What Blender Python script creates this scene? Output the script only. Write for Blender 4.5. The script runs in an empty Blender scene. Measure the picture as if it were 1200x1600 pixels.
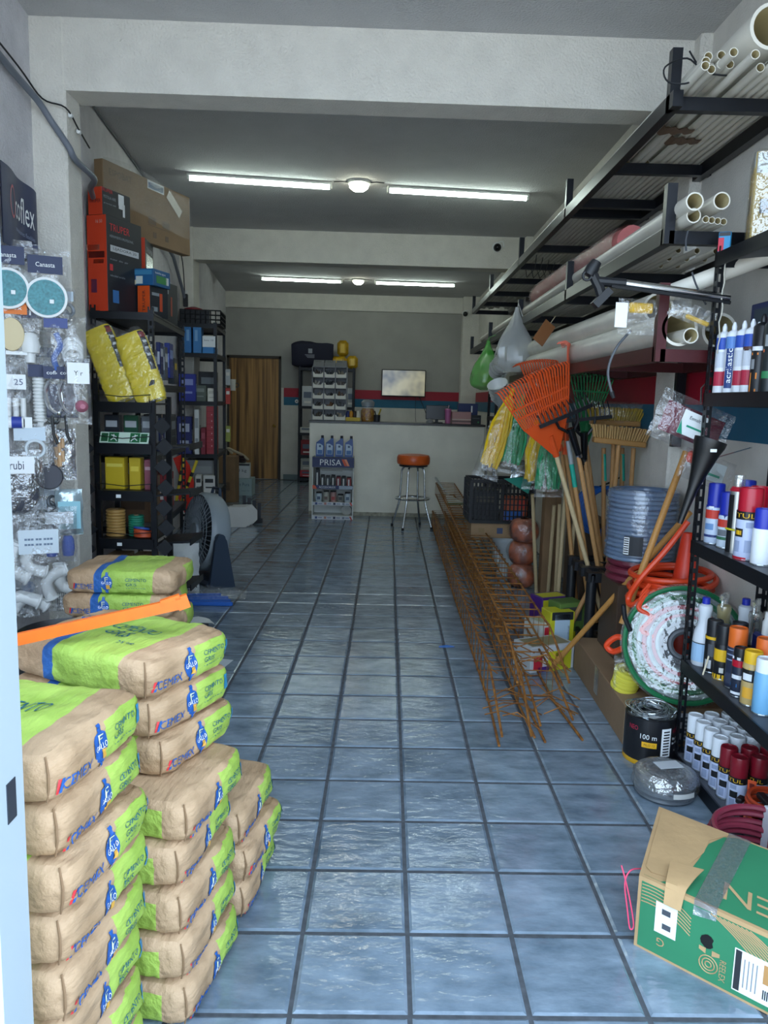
import bpy, math, random
from mathutils import Vector, Matrix, noise

# ---------------------------------------------------------------- camera, sky, exposure
scene = bpy.context.scene
C = scene.collection
PI = math.pi
F_PX, YAW, PITCH, ROLL = 1205.59, -0.00165, -0.14312, 0.02689
CAM = Vector((0.5039, -1.7092, 1.5127))
cam = bpy.data.cameras.new('camera')
cam.sensor_fit = 'VERTICAL'
cam.sensor_height = 36.0
cam.lens = F_PX / 1600 * 36.0
cam.clip_start = 0.05
camo = bpy.data.objects.new('camera', cam)
C.objects.link(camo)
fw = Vector((math.sin(YAW) * math.cos(PITCH), math.cos(YAW) * math.cos(PITCH), math.sin(PITCH)))
rt = Vector((math.cos(YAW), -math.sin(YAW), 0))
up = rt.cross(fw)
r2 = rt * math.cos(ROLL) + up * math.sin(ROLL)
u2 = up * math.cos(ROLL) - rt * math.sin(ROLL)
camo.matrix_world = Matrix(((r2.x, u2.x, -fw.x, CAM.x), (r2.y, u2.y, -fw.y, CAM.y), (r2.z, u2.z, -fw.z, CAM.z), (0, 0, 0, 1)))
scene.camera = camo

world = bpy.data.worlds.new('sky')
scene.world = world
world.use_nodes = True
wn = world.node_tree.nodes
wbg = wn['Background']
wbg.inputs[0].default_value = (0.63, 0.80, 1.0, 1)
wbg.inputs[1].default_value = 3.9

sun = bpy.data.lights.new('sun', 'SUN')          # high behind the building: the pavement outside is sunlit, the shop front in shade
sun.energy = 13.0
sun.angle = 0.01
sun.color = (1.0, 0.93, 0.82)
suno = bpy.data.objects.new('sun', sun)
C.objects.link(suno)
suno.rotation_euler = (math.radians(-32), 0, math.radians(-8))

vs = scene.view_settings
vs.view_transform = 'Standard'
vs.look = 'None'
vs.gamma = 1.0
vs.use_curve_mapping = False
vs.exposure = 0.3

# ---------------------------------------------------------------- materials
def lin(h):
    h = h.lstrip('#')
    o = []
    for i in (0, 2, 4):
        c = int(h[i:i + 2], 16) / 255
        o.append(c / 12.92 if c <= 0.04045 else ((c + 0.055) / 1.055) ** 2.4)
    return (o[0], o[1], o[2], 1.0)

MATS = {}
def M(key, col='#808080', rough=0.55, metal=0.0, var=0.0, scale=8.0, bump=0.0, bscale=60.0, alpha=1.0, spec=0.5, emit=0.0, trans=0.0, stretch=None, col2=None):
    if key in MATS:
        return MATS[key]
    m = bpy.data.materials.new(key)
    m.use_nodes = True
    nt = m.node_tree
    b = nt.nodes['Principled BSDF']
    c = lin(col)
    b.inputs['Base Color'].default_value = c
    b.inputs['Roughness'].default_value = rough
    b.inputs['Metallic'].default_value = metal
    b.inputs['Specular IOR Level'].default_value = spec
    b.inputs['Alpha'].default_value = alpha
    b.inputs['Transmission Weight'].default_value = trans
    if emit:
        b.inputs['Emission Color'].default_value = c
        b.inputs['Emission Strength'].default_value = emit
    tc = None
    if var or bump:
        tc = nt.nodes.new('ShaderNodeTexCoord')
    if var:
        src = tc.outputs['Object']
        if stretch:
            mp = nt.nodes.new('ShaderNodeMapping')
            mp.inputs['Scale'].default_value = stretch
            nt.links.new(src, mp.inputs[0])
            src = mp.outputs[0]
        n = nt.nodes.new('ShaderNodeTexNoise')
        n.inputs['Scale'].default_value = scale
        n.inputs['Detail'].default_value = 5
        nt.links.new(src, n.inputs['Vector'])
        r = nt.nodes.new('ShaderNodeValToRGB')
        r.color_ramp.elements[0].position = 0.3
        r.color_ramp.elements[1].position = 0.7
        c2 = lin(col2) if col2 else tuple(x * (1 - var) for x in c[:3]) + (1,)
        r.color_ramp.elements[0].color = c2
        r.color_ramp.elements[1].color = tuple(min(1, x * (1 + var * 0.5)) for x in c[:3]) + (1,)
        nt.links.new(n.outputs['Fac'], r.inputs[0])
        nt.links.new(r.outputs[0], b.inputs['Base Color'])
    if bump:
        n2 = nt.nodes.new('ShaderNodeTexNoise')
        n2.inputs['Scale'].default_value = bscale
        n2.inputs['Detail'].default_value = 4
        nt.links.new(tc.outputs['Object'], n2.inputs['Vector'])
        bp = nt.nodes.new('ShaderNodeBump')
        bp.inputs['Strength'].default_value = bump
        bp.inputs['Distance'].default_value = 0.01
        nt.links.new(n2.outputs['Fac'], bp.inputs['Height'])
        nt.links.new(bp.outputs[0], b.inputs['Normal'])
    MATS[key] = m
    return m

def film(key='clear_film', col='#dfe6ea', alpha=0.17, rough=0.10, bump=0.8, bscale=35, gl=.8):
    """thin plastic: mostly see-through, with a sheen"""
    if key in MATS: return MATS[key]
    m = bpy.data.materials.new(key)
    m.use_nodes = True
    nt = m.node_tree
    nt.nodes.remove(nt.nodes['Principled BSDF'])
    out = nt.nodes['Material Output']
    tr = nt.nodes.new('ShaderNodeBsdfTransparent')
    gs = nt.nodes.new('ShaderNodeBsdfGlossy'); gs.inputs['Roughness'].default_value = rough
    df = nt.nodes.new('ShaderNodeBsdfDiffuse'); df.inputs['Color'].default_value = lin(col)
    m1 = nt.nodes.new('ShaderNodeMixShader'); m1.inputs[0].default_value = gl
    m2 = nt.nodes.new('ShaderNodeMixShader'); m2.inputs[0].default_value = alpha
    tc = nt.nodes.new('ShaderNodeTexCoord')
    n2 = nt.nodes.new('ShaderNodeTexNoise'); n2.inputs['Scale'].default_value = bscale; n2.inputs['Detail'].default_value = 3
    bp = nt.nodes.new('ShaderNodeBump'); bp.inputs['Strength'].default_value = bump; bp.inputs['Distance'].default_value = .02
    L = nt.links.new
    L(tc.outputs['Object'], n2.inputs['Vector']); L(n2.outputs['Fac'], bp.inputs['Height'])
    L(bp.outputs[0], gs.inputs['Normal'])
    L(df.outputs[0], m1.inputs[1]); L(gs.outputs[0], m1.inputs[2])
    L(tr.outputs[0], m2.inputs[1]); L(m1.outputs[0], m2.inputs[2]); L(m2.outputs[0], out.inputs[0])
    MATS[key] = m
    return m

# ---------------------------------------------------------------- mesh helpers
def rotz(a):
    return Matrix.Rotation(a, 4, 'Z')

class MB:
    """collects shapes; build() links them as ONE mesh object"""
    def __init__(s):
        s.v, s.f, s.mi, s.cur = [], [], [], 0
    def add(s, vs_, fs):
        o = len(s.v)
        s.v += [tuple(p) for p in vs_]
        s.f += [tuple(i + o for i in f) for f in fs]
        s.mi += [s.cur] * len(fs)
        return s
    def hexa(s, p):
        return s.add(p, [(0, 3, 2, 1), (4, 5, 6, 7), (0, 1, 5, 4), (1, 2, 6, 5), (2, 3, 7, 6), (3, 0, 4, 7)])
    def box(s, c, d, m=None):
        x, y, z = d[0] / 2, d[1] / 2, d[2] / 2
        p = [Vector(q) for q in ((-x, -y, -z), (x, -y, -z), (x, y, -z), (-x, y, -z), (-x, -y, z), (x, -y, z), (x, y, z), (-x, y, z))]
        if m is not None:
            p = [m.to_3x3() @ q for q in p]
        return s.hexa([q + Vector(c) for q in p])
    def bx(s, a, b):
        a, b = Vector(a), Vector(b)
        return s.box((a + b) / 2, [abs(t) for t in (b - a)])
    def rbox(s, c, d, r=0.01, m=None):
        """box with chamfered edges"""
        X, Y, Z = d[0] / 2, d[1] / 2, d[2] / 2
        r = min(r, X * .9, Y * .9, Z * .9)
        vv, idx = [], {}
        for sx in (-1, 1):
            for sy in (-1, 1):
                for sz in (-1, 1):
                    for ax in range(3):
                        p = [sx * (X - r), sy * (Y - r), sz * (Z - r)]
                        p[ax] = (sx * X, sy * Y, sz * Z)[ax]
                        idx[(sx, sy, sz, ax)] = len(vv)
                        vv.append(Vector(p))
        fs = []
        def face(keys, n):
            pts = [vv[idx[k]] for k in keys]
            nn = (pts[1] - pts[0]).cross(pts[2] - pts[0])
            ks = keys if nn.dot(Vector(n)) > 0 else keys[::-1]
            fs.append(tuple(idx[k] for k in ks))
        for ax in range(3):
            o = [a for a in range(3) if a != ax]
            for sg in (-1, 1):
                ks = []
                for (i, j) in ((-1, -1), (1, -1), (1, 1), (-1, 1)):
                    t = [0, 0, 0]; t[ax] = sg; t[o[0]] = i; t[o[1]] = j
                    ks.append((t[0], t[1], t[2], ax))
                n = [0, 0, 0]; n[ax] = sg
                face(ks, n)
            for i in (-1, 1):
                for j in (-1, 1):
                    t0 = [0, 0, 0]; t0[ax] = -1; t0[o[0]] = i; t0[o[1]] = j
                    t1 = list(t0); t1[ax] = 1
                    n = [0, 0, 0]; n[o[0]] = i; n[o[1]] = j
                    face([tuple(t0) + (o[0],), tuple(t1) + (o[0],), tuple(t1) + (o[1],), tuple(t0) + (o[1],)], n)
        for sx in (-1, 1):
            for sy in (-1, 1):
                for sz in (-1, 1):
                    face([(sx, sy, sz, 0), (sx, sy, sz, 1), (sx, sy, sz, 2)], (sx, sy, sz))
        if m is not None:
            vv = [m.to_3x3() @ q for q in vv]
        return s.add([q + Vector(c) for q in vv], fs)
    def tube(s, pts, r, n=8, closed=False, caps=True):
        pts = [Vector(p) for p in pts]
        N = len(pts)
        rs = r if isinstance(r, (list, tuple)) else [r] * N
        o = len(s.v)
        prev = None
        vv = []
        for i, p in enumerate(pts):
            if closed:
                t = pts[(i + 1) % N] - pts[i - 1]
            else:
                t = pts[min(i + 1, N - 1)] - pts[max(i - 1, 0)]
            if t.length < 1e-9: t = Vector((0, 0, 1))
            t.normalize()
            if prev is None:
                a = Vector((0, 0, 1)) if abs(t.z) < .9 else Vector((1, 0, 0))
                nrm = (a - t * a.dot(t)).normalized()
            else:
                nrm = prev - t * prev.dot(t)
                nrm = nrm.normalized() if nrm.length > 1e-6 else Vector((1, 0, 0))
            prev = nrm
            b = t.cross(nrm)
            for k in range(n):
                a = 2 * PI * k / n
                vv.append(p + (nrm * math.cos(a) + b * math.sin(a)) * rs[i])
        fs = []
        for i in range(N if closed else N - 1):
            j = (i + 1) % N
            for k in range(n):
                l = (k + 1) % n
                fs.append((i * n + k, i * n + l, j * n + l, j * n + k))
        if caps and not closed:
            fs.append(tuple(range(n))[::-1])
            fs.append(tuple(range((N - 1) * n, N * n)))
        return s.add(vv, fs)
    def cyl(s, p0, p1, r0, r1=None, n=12):
        return s.tube([p0, p1], [r0, r0 if r1 is None else r1], n)
    def bar(s, p0, p1, w, h=None, upv=(0, 0, 1)):
        """rectangular bar from p0 to p1, w across, h along upv"""
        h = h or w
        p0, p1 = Vector(p0), Vector(p1)
        t = (p1 - p0).normalized()
        u = Vector(upv)
        u = u - t * u.dot(t)
        u = u.normalized() if u.length > 1e-5 else Vector((0, 1, 0))
        a = t.cross(u)
        q = []
        for p in (p0, p1):
            for (i, j) in ((-1, -1), (1, -1), (1, 1), (-1, 1)):
                q.append(p + a * i * w / 2 + u * j * h / 2)
        return s.hexa(q)
    def lathe(s, prof, n=16, c=(0, 0, 0), m=None, cap=True):
        vv, fs = [], []
        for (r, z) in prof:
            for k in range(n):
                a = 2 * PI * k / n
                vv.append(Vector((r * math.cos(a), r * math.sin(a), z)))
        P = len(prof)
        for i in range(P - 1):
            for k in range(n):
                l = (k + 1) % n
                fs.append((i * n + k, i * n + l, (i + 1) * n + l, (i + 1) * n + k))
        if cap:
            fs.append(tuple(range(n))[::-1])
            fs.append(tuple(range((P - 1) * n, P * n)))
        if m is not None:
            vv = [m.to_3x3() @ q for q in vv]
        return s.add([q + Vector(c) for q in vv], fs)
    def quad(s, a, b, c, d):
        return s.add([a, b, c, d], [(0, 1, 2, 3)])
    def poly(s, pts, d):
        """prism: polygon pts pushed along vector d"""
        n = len(pts)
        d = Vector(d)
        vv = [Vector(p) for p in pts] + [Vector(p) + d for p in pts]
        fs = [tuple(range(n))[::-1], tuple(range(n, 2 * n))]
        fs += [(i, (i + 1) % n, n + (i + 1) % n, n + i) for i in range(n)]
        return s.add(vv, fs)
    def grid(s, fn, nu, nv):
        """surface fn(u, v), u and v from 0 to 1"""
        vv = [fn(i / nu, j / nv) for j in range(nv + 1) for i in range(nu + 1)]
        w = nu + 1
        return s.add(vv, [(j * w + i, j * w + i + 1, (j + 1) * w + i + 1, (j + 1) * w + i) for j in range(nv) for i in range(nu)])
    def ring(s, c, R, r, ax=(0, 0, 1), n=28, k=8, a0=0, a1=2 * PI):
        q = Vector((0, 0, 1)).rotation_difference(Vector(ax).normalized())
        full = abs(a1 - a0) > 6.28
        pts = [Vector(c) + q @ Vector((R * math.cos(a0 + (a1 - a0) * i / n), R * math.sin(a0 + (a1 - a0) * i / n), 0)) for i in range(n if full else n + 1)]
        return s.tube(pts, r, k, closed=full)
    def text(s, body, o, ux, uy, w, h, off=0.0015, lim=None):
        """flat lettering centred at o, w wide and h tall, along ux and uy"""
        vv, fs = text_data(body)
        ux, uy = Vector(ux).normalized(), Vector(uy).normalized()
        nrm = ux.cross(uy).normalized()
        o = Vector(o)
        return s.add([o + ux * (p[0] * w) + uy * (p[1] * h) + nrm * off for p in vv], fs)
    def build(s, name, mat, parent=None, smooth=False, kind=None, label=None):
        me = bpy.data.meshes.new(name)
        me.from_pydata([tuple(p) for p in s.v], [], s.f)
        for mm in (mat if isinstance(mat, (list, tuple)) else [mat]):
            me.materials.append(mm)
        if any(s.mi):
            me.polygons.foreach_set('material_index', s.mi)
        if smooth:
            me.polygons.foreach_set('use_smooth', [True] * len(me.polygons))
            try:
                me.set_sharp_from_angle(angle=math.radians(42))
            except Exception:
                pass
        me.update()
        o = bpy.data.objects.new(name, me)
        C.objects.link(o)
        if parent is not None:
            o.parent = parent
        if kind: o['kind'] = kind
        if label: o['label'] = label
        return o

TXT = {}
def text_data(body):
    """unit-size lettering: vertices in [-.5, .5] squared"""
    if body not in TXT:
        cu = bpy.data.curves.new('lettering', 'FONT')
        cu.body = body
        cu.resolution_u = 2
        ob = bpy.data.objects.new('lettering', cu)
        me = ob.to_mesh()
        vv = [(p.co.x, p.co.y) for p in me.vertices]
        fs = [tuple(p.vertices) for p in me.polygons]
        ob.to_mesh_clear()
        bpy.data.objects.remove(ob)
        bpy.data.curves.remove(cu)
        x0, x1 = min(p[0] for p in vv), max(p[0] for p in vv)
        y0, y1 = min(p[1] for p in vv), max(p[1] for p in vv)
        vv = [((p[0] - x0) / (x1 - x0) - .5, (p[1] - y0) / (y1 - y0) - .5) for p in vv]
        TXT[body] = (vv, fs)
    return TXT[body]

def tag(o, label, cat, group=None, kind=None):
    o['label'] = label
    o['category'] = cat
    if group: o['group'] = group
    if kind: o['kind'] = kind
    return o

def thing(name, label, cat, loc=(0, 0, 0), rz=0.0, group=None, rot=None):
    o = bpy.data.objects.new(name, None)
    o.empty_display_size = .05
    C.objects.link(o)
    o.location = loc
    o.rotation_euler = rot if rot else (0, 0, rz)
    return tag(o, label, cat, group)

def copy_tree(o, parent=None, loc=None, rz=None, label=None):
    c = o.copy()
    C.objects.link(c)
    if parent is not None: c.parent = parent
    if loc is not None: c.location = loc
    if rz is not None: c.rotation_euler = (0, 0, rz)
    if label: c['label'] = label
    for ch in list(o.children):
        copy_tree(ch, c)
    return c

def struct(o):
    o['kind'] = 'structure'
    return o

def lerp(a, b, t):
    return Vector(a) * (1 - t) + Vector(b) * t

def spline(pts, n=6):
    """smooth path through pts"""
    P = [Vector(p) for p in pts]
    P = [P[0] * 2 - P[1]] + P + [P[-1] * 2 - P[-2]]
    out = []
    for i in range(1, len(P) - 2):
        for k in range(n):
            t = k / n
            a, b, c, d = P[i - 1], P[i], P[i + 1], P[i + 2]
            out.append(0.5 * ((2 * b) + (c - a) * t + (2 * a - 5 * b + 4 * c - d) * t * t + (3 * b - a - 3 * c + d) * t ** 3))
    out.append(P[-2])
    return out

SHEAR = 0.0238                      # the cross walls run a little off square
def lwx(y):                         # the left wall runs askew
    return -1.10 - 0.11 * y
RWX = 2.10
ZC = 3.40
YB = 12.75

# ---------------------------------------------------------------- room shell
plaster = M('white_plaster', '#d6d2c9', .85, var=.10, scale=5, bump=.35, bscale=90)
plaster_r = M('rough_plaster', '#d3d1d4', .9, var=.10, scale=9, bump=1.0, bscale=70)
ceil_m = M('ceiling_plaster', '#bfbfbf', .9, var=.06, scale=4, bump=.9, bscale=80)
red_m = M('red_wall_paint', '#a3122c', .55, var=.1, scale=6)
blue_m = M('blue_wall_paint', '#14607f', .55, var=.1, scale=6)
grout = M('grout', '#4c5158', .9, var=.35, scale=30)
Y0 = -0.55                          # the open shop front

def sy(x):                          # offset of a cross wall at x
    return SHEAR * x

# floor: grout bed with a tile each
fl_ = MB().hexa([(-3.0, Y0 - .1, -.06), (2.3, Y0 - .1, -.06), (2.3, 13, -.06), (-3.0, 13, -.06), (-3.0, Y0 - .1, -.004), (2.3, Y0 - .1, -.004), (2.3, 13, -.004), (-3.0, 13, -.004)])
floor = struct(fl_.build('floor', grout))

def tile_material():
    m = bpy.data.materials.new('blue_grey_glazed_tile')
    m.use_nodes = True
    nt = m.node_tree
    b = nt.nodes['Principled BSDF']
    g = nt.nodes.new('ShaderNodeNewGeometry')
    n = nt.nodes.new('ShaderNodeTexNoise')
    n.inputs['Scale'].default_value = 5.5
    n.inputs['Detail'].default_value = 6
    n.inputs['Roughness'].default_value = .6
    mp = nt.nodes.new('ShaderNodeMapping')
    mp.inputs['Scale'].default_value = (1, 1.9, 1)
    nt.links.new(g.outputs['Position'], mp.inputs[0])
    nt.links.new(mp.outputs[0], n.inputs['Vector'])
    oi = nt.nodes.new('ShaderNodeObjectInfo')
    ad = nt.nodes.new('ShaderNodeMath'); ad.operation = 'MULTIPLY_ADD'
    ad.inputs[1].default_value = .16; ad.inputs[2].default_value = -.08
    nt.links.new(oi.outputs['Random'], ad.inputs[0])
    a2 = nt.nodes.new('ShaderNodeMath'); a2.operation = 'ADD'
    nt.links.new(n.outputs['Fac'], a2.inputs[0]); nt.links.new(ad.outputs[0], a2.inputs[1])
    r = nt.nodes.new('ShaderNodeValToRGB')
    r.color_ramp.elements[0].position = .28; r.color_ramp.elements[0].color = lin('#5a6b7a')
    r.color_ramp.elements[1].position = .74; r.color_ramp.elements[1].color = lin('#8fa0b0')
    nt.links.new(a2.outputs[0], r.inputs[0]); nt.links.new(r.outputs[0], b.inputs['Base Color'])
    n2 = nt.nodes.new('ShaderNodeTexNoise'); n2.inputs['Scale'].default_value = 14; n2.inputs['Detail'].default_value = 3
    nt.links.new(mp.outputs[0], n2.inputs['Vector'])
    bp = nt.nodes.new('ShaderNodeBump'); bp.inputs['Strength'].default_value = .16; bp.inputs['Distance'].default_value = .02
    nt.links.new(n2.outputs['Fac'], bp.inputs['Height']); nt.links.new(bp.outputs[0], b.inputs['Normal'])
    b.inputs['Roughness'].default_value = .13
    b.inputs['Specular IOR Level'].default_value = .85
    return m
tile_m = tile_material()
T, G = .30, .0055
def tile_shape(mb, o):
    a, c = T / 2 - G, T / 2 - G - .009
    def q(s_, z): return [(o[0] + i * s_, o[1] + j * s_ + SHEAR * i * s_, z) for (i, j) in ((-1, -1), (1, -1), (1, 1), (-1, 1))]
    v = q(a, -.012) + q(a, -.0045) + q(c, 0)
    mb.add(v, [(8, 9, 10, 11)] + [(k + i, k + (i + 1) % 4, k + 4 + (i + 1) % 4, k + 4 + i) for k in (0, 4) for i in range(4)])
cells = []
for cx in range(-10, 7):
    for ry in range(-2, 42):
        x = (cx + .5) * T
        y = (ry + .5) * T + SHEAR * x
        if x < lwx(y) - .15 or x > RWX + .15 or y > YB or y < Y0 - .1: continue
        d = Vector((x, y, 0)) - CAM
        w = d.dot(fw)
        if w < .5: seen = 0
        else:
            px, py = 600 + F_PX * d.dot(r2) / w, 800 - F_PX * d.dot(u2) / w
            seen = (-60 < px < 1260 and py < 1680) and not (px < 300 and py > 960) and not (px < 180) and not (px > 1000 and py < 1150)
        cells.append((0 if seen else 1, w, x, y))
cells.sort()
proto = None
rest = MB()
for i, (hid, w, x, y) in enumerate(cells):
    if not hid and i < 296:
        if proto is None:
            mb = MB(); tile_shape(mb, (0, 0, 0))
            proto = mb.build('tile', tile_m, floor)
            t = proto
        else:
            t = proto.copy(); C.objects.link(t)
        t.location = (x, y, random.Random(i).uniform(-.0006, .0006))
    else:
        tile_shape(rest, (x, y))
rest.build('tile_field', tile_m, floor, kind='stuff')

# walls, ceiling, beams, columns
YL0 = Y0
def wall_strip(mb, y0, y1, z0, z1, dx=0.0, th=.2):
    a, b = (lwx(y0) + dx, y0), (lwx(y1) + dx, y1)
    mb.hexa([(a[0] - th, a[1], z0), (a[0], a[1], z0), (b[0], b[1], z0), (b[0] - th, b[1], z0), (a[0] - th, a[1], z1), (a[0], a[1], z1), (b[0], b[1], z1), (b[0] - th, b[1], z1)])
mb = MB(); wall_strip(mb, Y0, YB + .2, -.05, ZC + .05)
struct(mb.build('wall_left', plaster_r))
mb = MB(); mb.bx((RWX, Y0, -.05), (RWX + .2, YB + .3, ZC + .05))
wr = struct(mb.build('wall_right', plaster))
MB().bx((RWX - .004, Y0, 1.535), (RWX + .001, YB, 1.70)).build('painted_band', red_m, wr, label='red painted band')
MB().bx((RWX - .004, Y0, 1.375), (RWX + .001, YB, 1.535)).build('painted_band', blue_m, wr, label='blue painted band')
def cross(mb, x0, x1, y, z0, z1, th):
    mb.hexa([(x0, y + sy(x0), z0), (x1, y + sy(x1), z0), (x1, y + th + sy(x1), z0), (x0, y + th + sy(x0), z0), (x0, y + sy(x0), z1), (x1, y + sy(x1), z1), (x1, y + th + sy(x1), z1), (x0, y + th + sy(x0), z1)])
mb = MB(); cross(mb, -2.8, RWX + .2, YB, -.05, ZC + .05, .2)
wb = struct(mb.build('wall_back', plaster))
mb = MB(); cross(mb, -2.75, RWX, YB - .003, 1.70, ZC, .005); mb.build('upper_wall', M('grey_upper_wall', '#a3a19a', .8, var=.08, scale=3, bump=.3, bscale=60), wb, label='grey upper wall')  # back wall is a darker grey above the coloured bands
for z0, z1, mm, lb in ((1.535, 1.70, red_m, 'red painted band'), (1.385, 1.535, blue_m, 'blue painted band')):
    mb = MB(); cross(mb, -1.43, RWX, YB - .004, z0, z1, .006); mb.build('painted_band', mm, wb, label=lb)
mb = MB(); mb.bx((-3, Y0, ZC), (2.3, YB + .3, ZC + .15))
struct(mb.build('ceiling', ceil_m))
beam_m = M('beam_plaster', '#dad6cc', .85, var=.08, scale=7, bump=.8, bscale=80)
mb = MB(); cross(mb, lwx(2.6) - .1, RWX + .1, 2.55, 3.05, ZC + .02, .21)
struct(mb.build('beam', beam_m))
mb = MB(); cross(mb, lwx(7.5) - .1, RWX + .1, 7.43, 3.05, ZC + .02, .25)
struct(mb.build('beam', beam_m))
mb = MB(); cross(mb, lwx(12.4) - .1, RWX + .1, YB - .05, 3.12, ZC + .02, .1)
struct(mb.build('beam', beam_m))
mb = MB(); mb.rbox((-1.36, 2.615, 1.7), (.32, .20, 3.42), .012)
struct(mb.build('column', beam_m))
mb = MB(); mb.rbox((lwx(7.5) + .02, 7.5, 1.7), (.3, .3, 3.42), .012)
struct(mb.build('column', beam_m))
mb = MB(); mb.rbox((RWX, 2.66, 1.7), (.12, .3, 3.42), .012)
struct(mb.build('column', beam_m))
mb = MB(); mb.rbox((RWX, 7.55, 1.7), (.16, .3, 3.42), .012)
struct(mb.build('column', beam_m))
mb = MB(); mb.rbox((RWX - .12, YB - .06, 1.7), (.34, .3, 3.42), .012)
struct(mb.build('column', beam_m))
# speckled concrete pilaster strip low on the right wall
mb = MB(); mb.bx((RWX - .05, 2.52, 0), (RWX + .01, 2.82, 1.37))
struct(mb.build('trim_1', M('speckled_terrazzo', '#b9b6b0', .8, var=.35, scale=140)))
# tile skirting at the back
mb = MB(); cross(mb, -1.43, 1.9, YB - .012, 0, .10, .014)
struct(mb.build('baseboard_back', M('skirting_tile', '#6f7f80', .3, var=.15)))
# pavement outside the open front
pav = M('concrete_pavement', '#a5a39d', .9, var=.2, scale=3)
struct(MB().bx((-9, -12, -.08), (9, Y0 - .1, -.02)).build('pavement', pav))

# wooden door in the back wall
dw = bpy.data.materials.new('striped_wood_veneer')
dw.use_nodes = True
nt = dw.node_tree
b = nt.nodes['Principled BSDF']
tc = nt.nodes.new('ShaderNodeTexCoord')
mp = nt.nodes.new('ShaderNodeMapping'); mp.inputs['Scale'].default_value = (11, 1, .35)
nz = nt.nodes.new('ShaderNodeTexNoise'); nz.inputs['Scale'].default_value = 1.6; nz.inputs['Detail'].default_value = 5
cr = nt.nodes.new('ShaderNodeValToRGB')
cr.color_ramp.elements[0].position = .36; cr.color_ramp.elements[0].color = lin('#4a3119')
cr.color_ramp.elements[1].position = .62; cr.color_ramp.elements[1].color = lin('#ad8148')
nt.links.new(tc.outputs['Object'], mp.inputs[0]); nt.links.new(mp.outputs[0], nz.inputs['Vector'])
nt.links.new(nz.outputs['Fac'], cr.inputs[0]); nt.links.new(cr.outputs[0], b.inputs['Base Color'])
b.inputs['Roughness'].default_value = .45
dx0, dx1, dyy = -2.46, -1.49, YB + SHEAR * -1.98
door = struct(MB().bx((dx0 + .03, dyy - .03, .01), (dx1 - .03, dyy + .02, 2.22)).build('door_1', dw))
fr = MB()
fr.bx((dx0 - .01, dyy - .045, 0), (dx0 + .03, dyy + .02, 2.26)); fr.bx((dx1 - .03, dyy - .045, 0), (dx1 + .01, dyy + .02, 2.26)); fr.bx((dx0 - .01, dyy - .045, 2.22), (dx1 + .01, dyy + .02, 2.27))
fr.build('door_frame', M('dark_door_frame', '#3a332c', .6), door)
MB().lathe([(.022, 0), (.026, .02), (.012, .045), (.03, .06), (.03, .085), (.005, .095)], 12, (dx1 - .1, dyy - .03, 1.0), Matrix.Rotation(PI / 2, 4, 'X')).build('door_knob', M('brass', '#9a7a3a', .3, .9), door, smooth=True)

# white metal post of the shop front
wp = M('white_painted_steel', '#b4c2ca', .45)
mb = MB()
mb.bx((-.20, -.56, 0), (-.108, -.46, 2.6))
mb.bx((-.235, -.575, 0), (-.19, -.45, 2.6))
post = struct(mb.build('trim_2', wp))
MB().bx((-.112, -.52, .80), (-.1065, -.49, .87)).build('lock_plate', M('steel_dark', '#59616e', .4, .8), post)

# ceiling lamps: four tubes and two round lamps
lamp_m = M('lit_tube', '#eefff6', .5, emit=21)
hous_m = M('lamp_housing', '#c8ccc8', .5)
def tube_lamp(x0, x1, y0, y1, label):
    o = Vector(((x0 + x1) / 2, (y0 + y1) / 2, ZC))
    a = math.atan2(y1 - y0, x1 - x0)
    L = math.hypot(x1 - x0, y1 - y0)
    t = thing('tube_lamp', label, 'lamp', o, a, 'tube lamps on the ceiling')
    MB().rbox((0, 0, -.012), (L, .075, .024), .006).build('housing', hous_m, t)
    MB().cyl((-L / 2 + .02, 0, -.042), (L / 2 - .02, 0, -.042), .019, n=10).build('tube', lamp_m, t)
    for s_ in (-1, 1):
        MB().rbox((s_ * (L / 2 - .012), 0, -.036), (.024, .044, .05), .004).build('end_cap', hous_m, t)
tube_lamp(-1.274, -.043, 5.24, 5.42, 'lit white tube lamp near the cardboard box, front row')
tube_lamp(.443, 1.725, 5.47, 5.62, 'lit white tube lamp near the pipe rack, front row')
tube_lamp(-1.553, -.277, 10.80, 10.92, 'lit white tube lamp above the wooden door, rear row')
tube_lamp(.242, 1.526, 10.92, 11.0, 'lit white tube lamp above the television, rear row')
def round_lamp(x, y, label):
    t = thing('round_lamp', label, 'lamp', (x, y, ZC), 0, 'round ceiling lamps')
    MB().lathe([(.10, 0), (.10, -.02), (.085, -.028)][::-1], 20).build('base', hous_m, t)
    MB().lathe([(.005, -.085), (.05, -.078), (.08, -.055), (.088, -.028)], 20).build('globe', M('lit_globe', '#fdffe8', .5, emit=22), t, smooth=True)
    for s_ in (-1, 1):
        MB().tube([(s_ * .10, 0, -.01), (s_ * .15, 0, -.004), (s_ * .22, .01, -.006)], .004, 5).build('cable', M('black_cable', '#15161a', .5), t)
round_lamp(.197, 5.36, 'lit round ceiling lamp in the front row')
round_lamp(-.02, 10.86, 'lit round ceiling lamp in the rear row')

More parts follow.
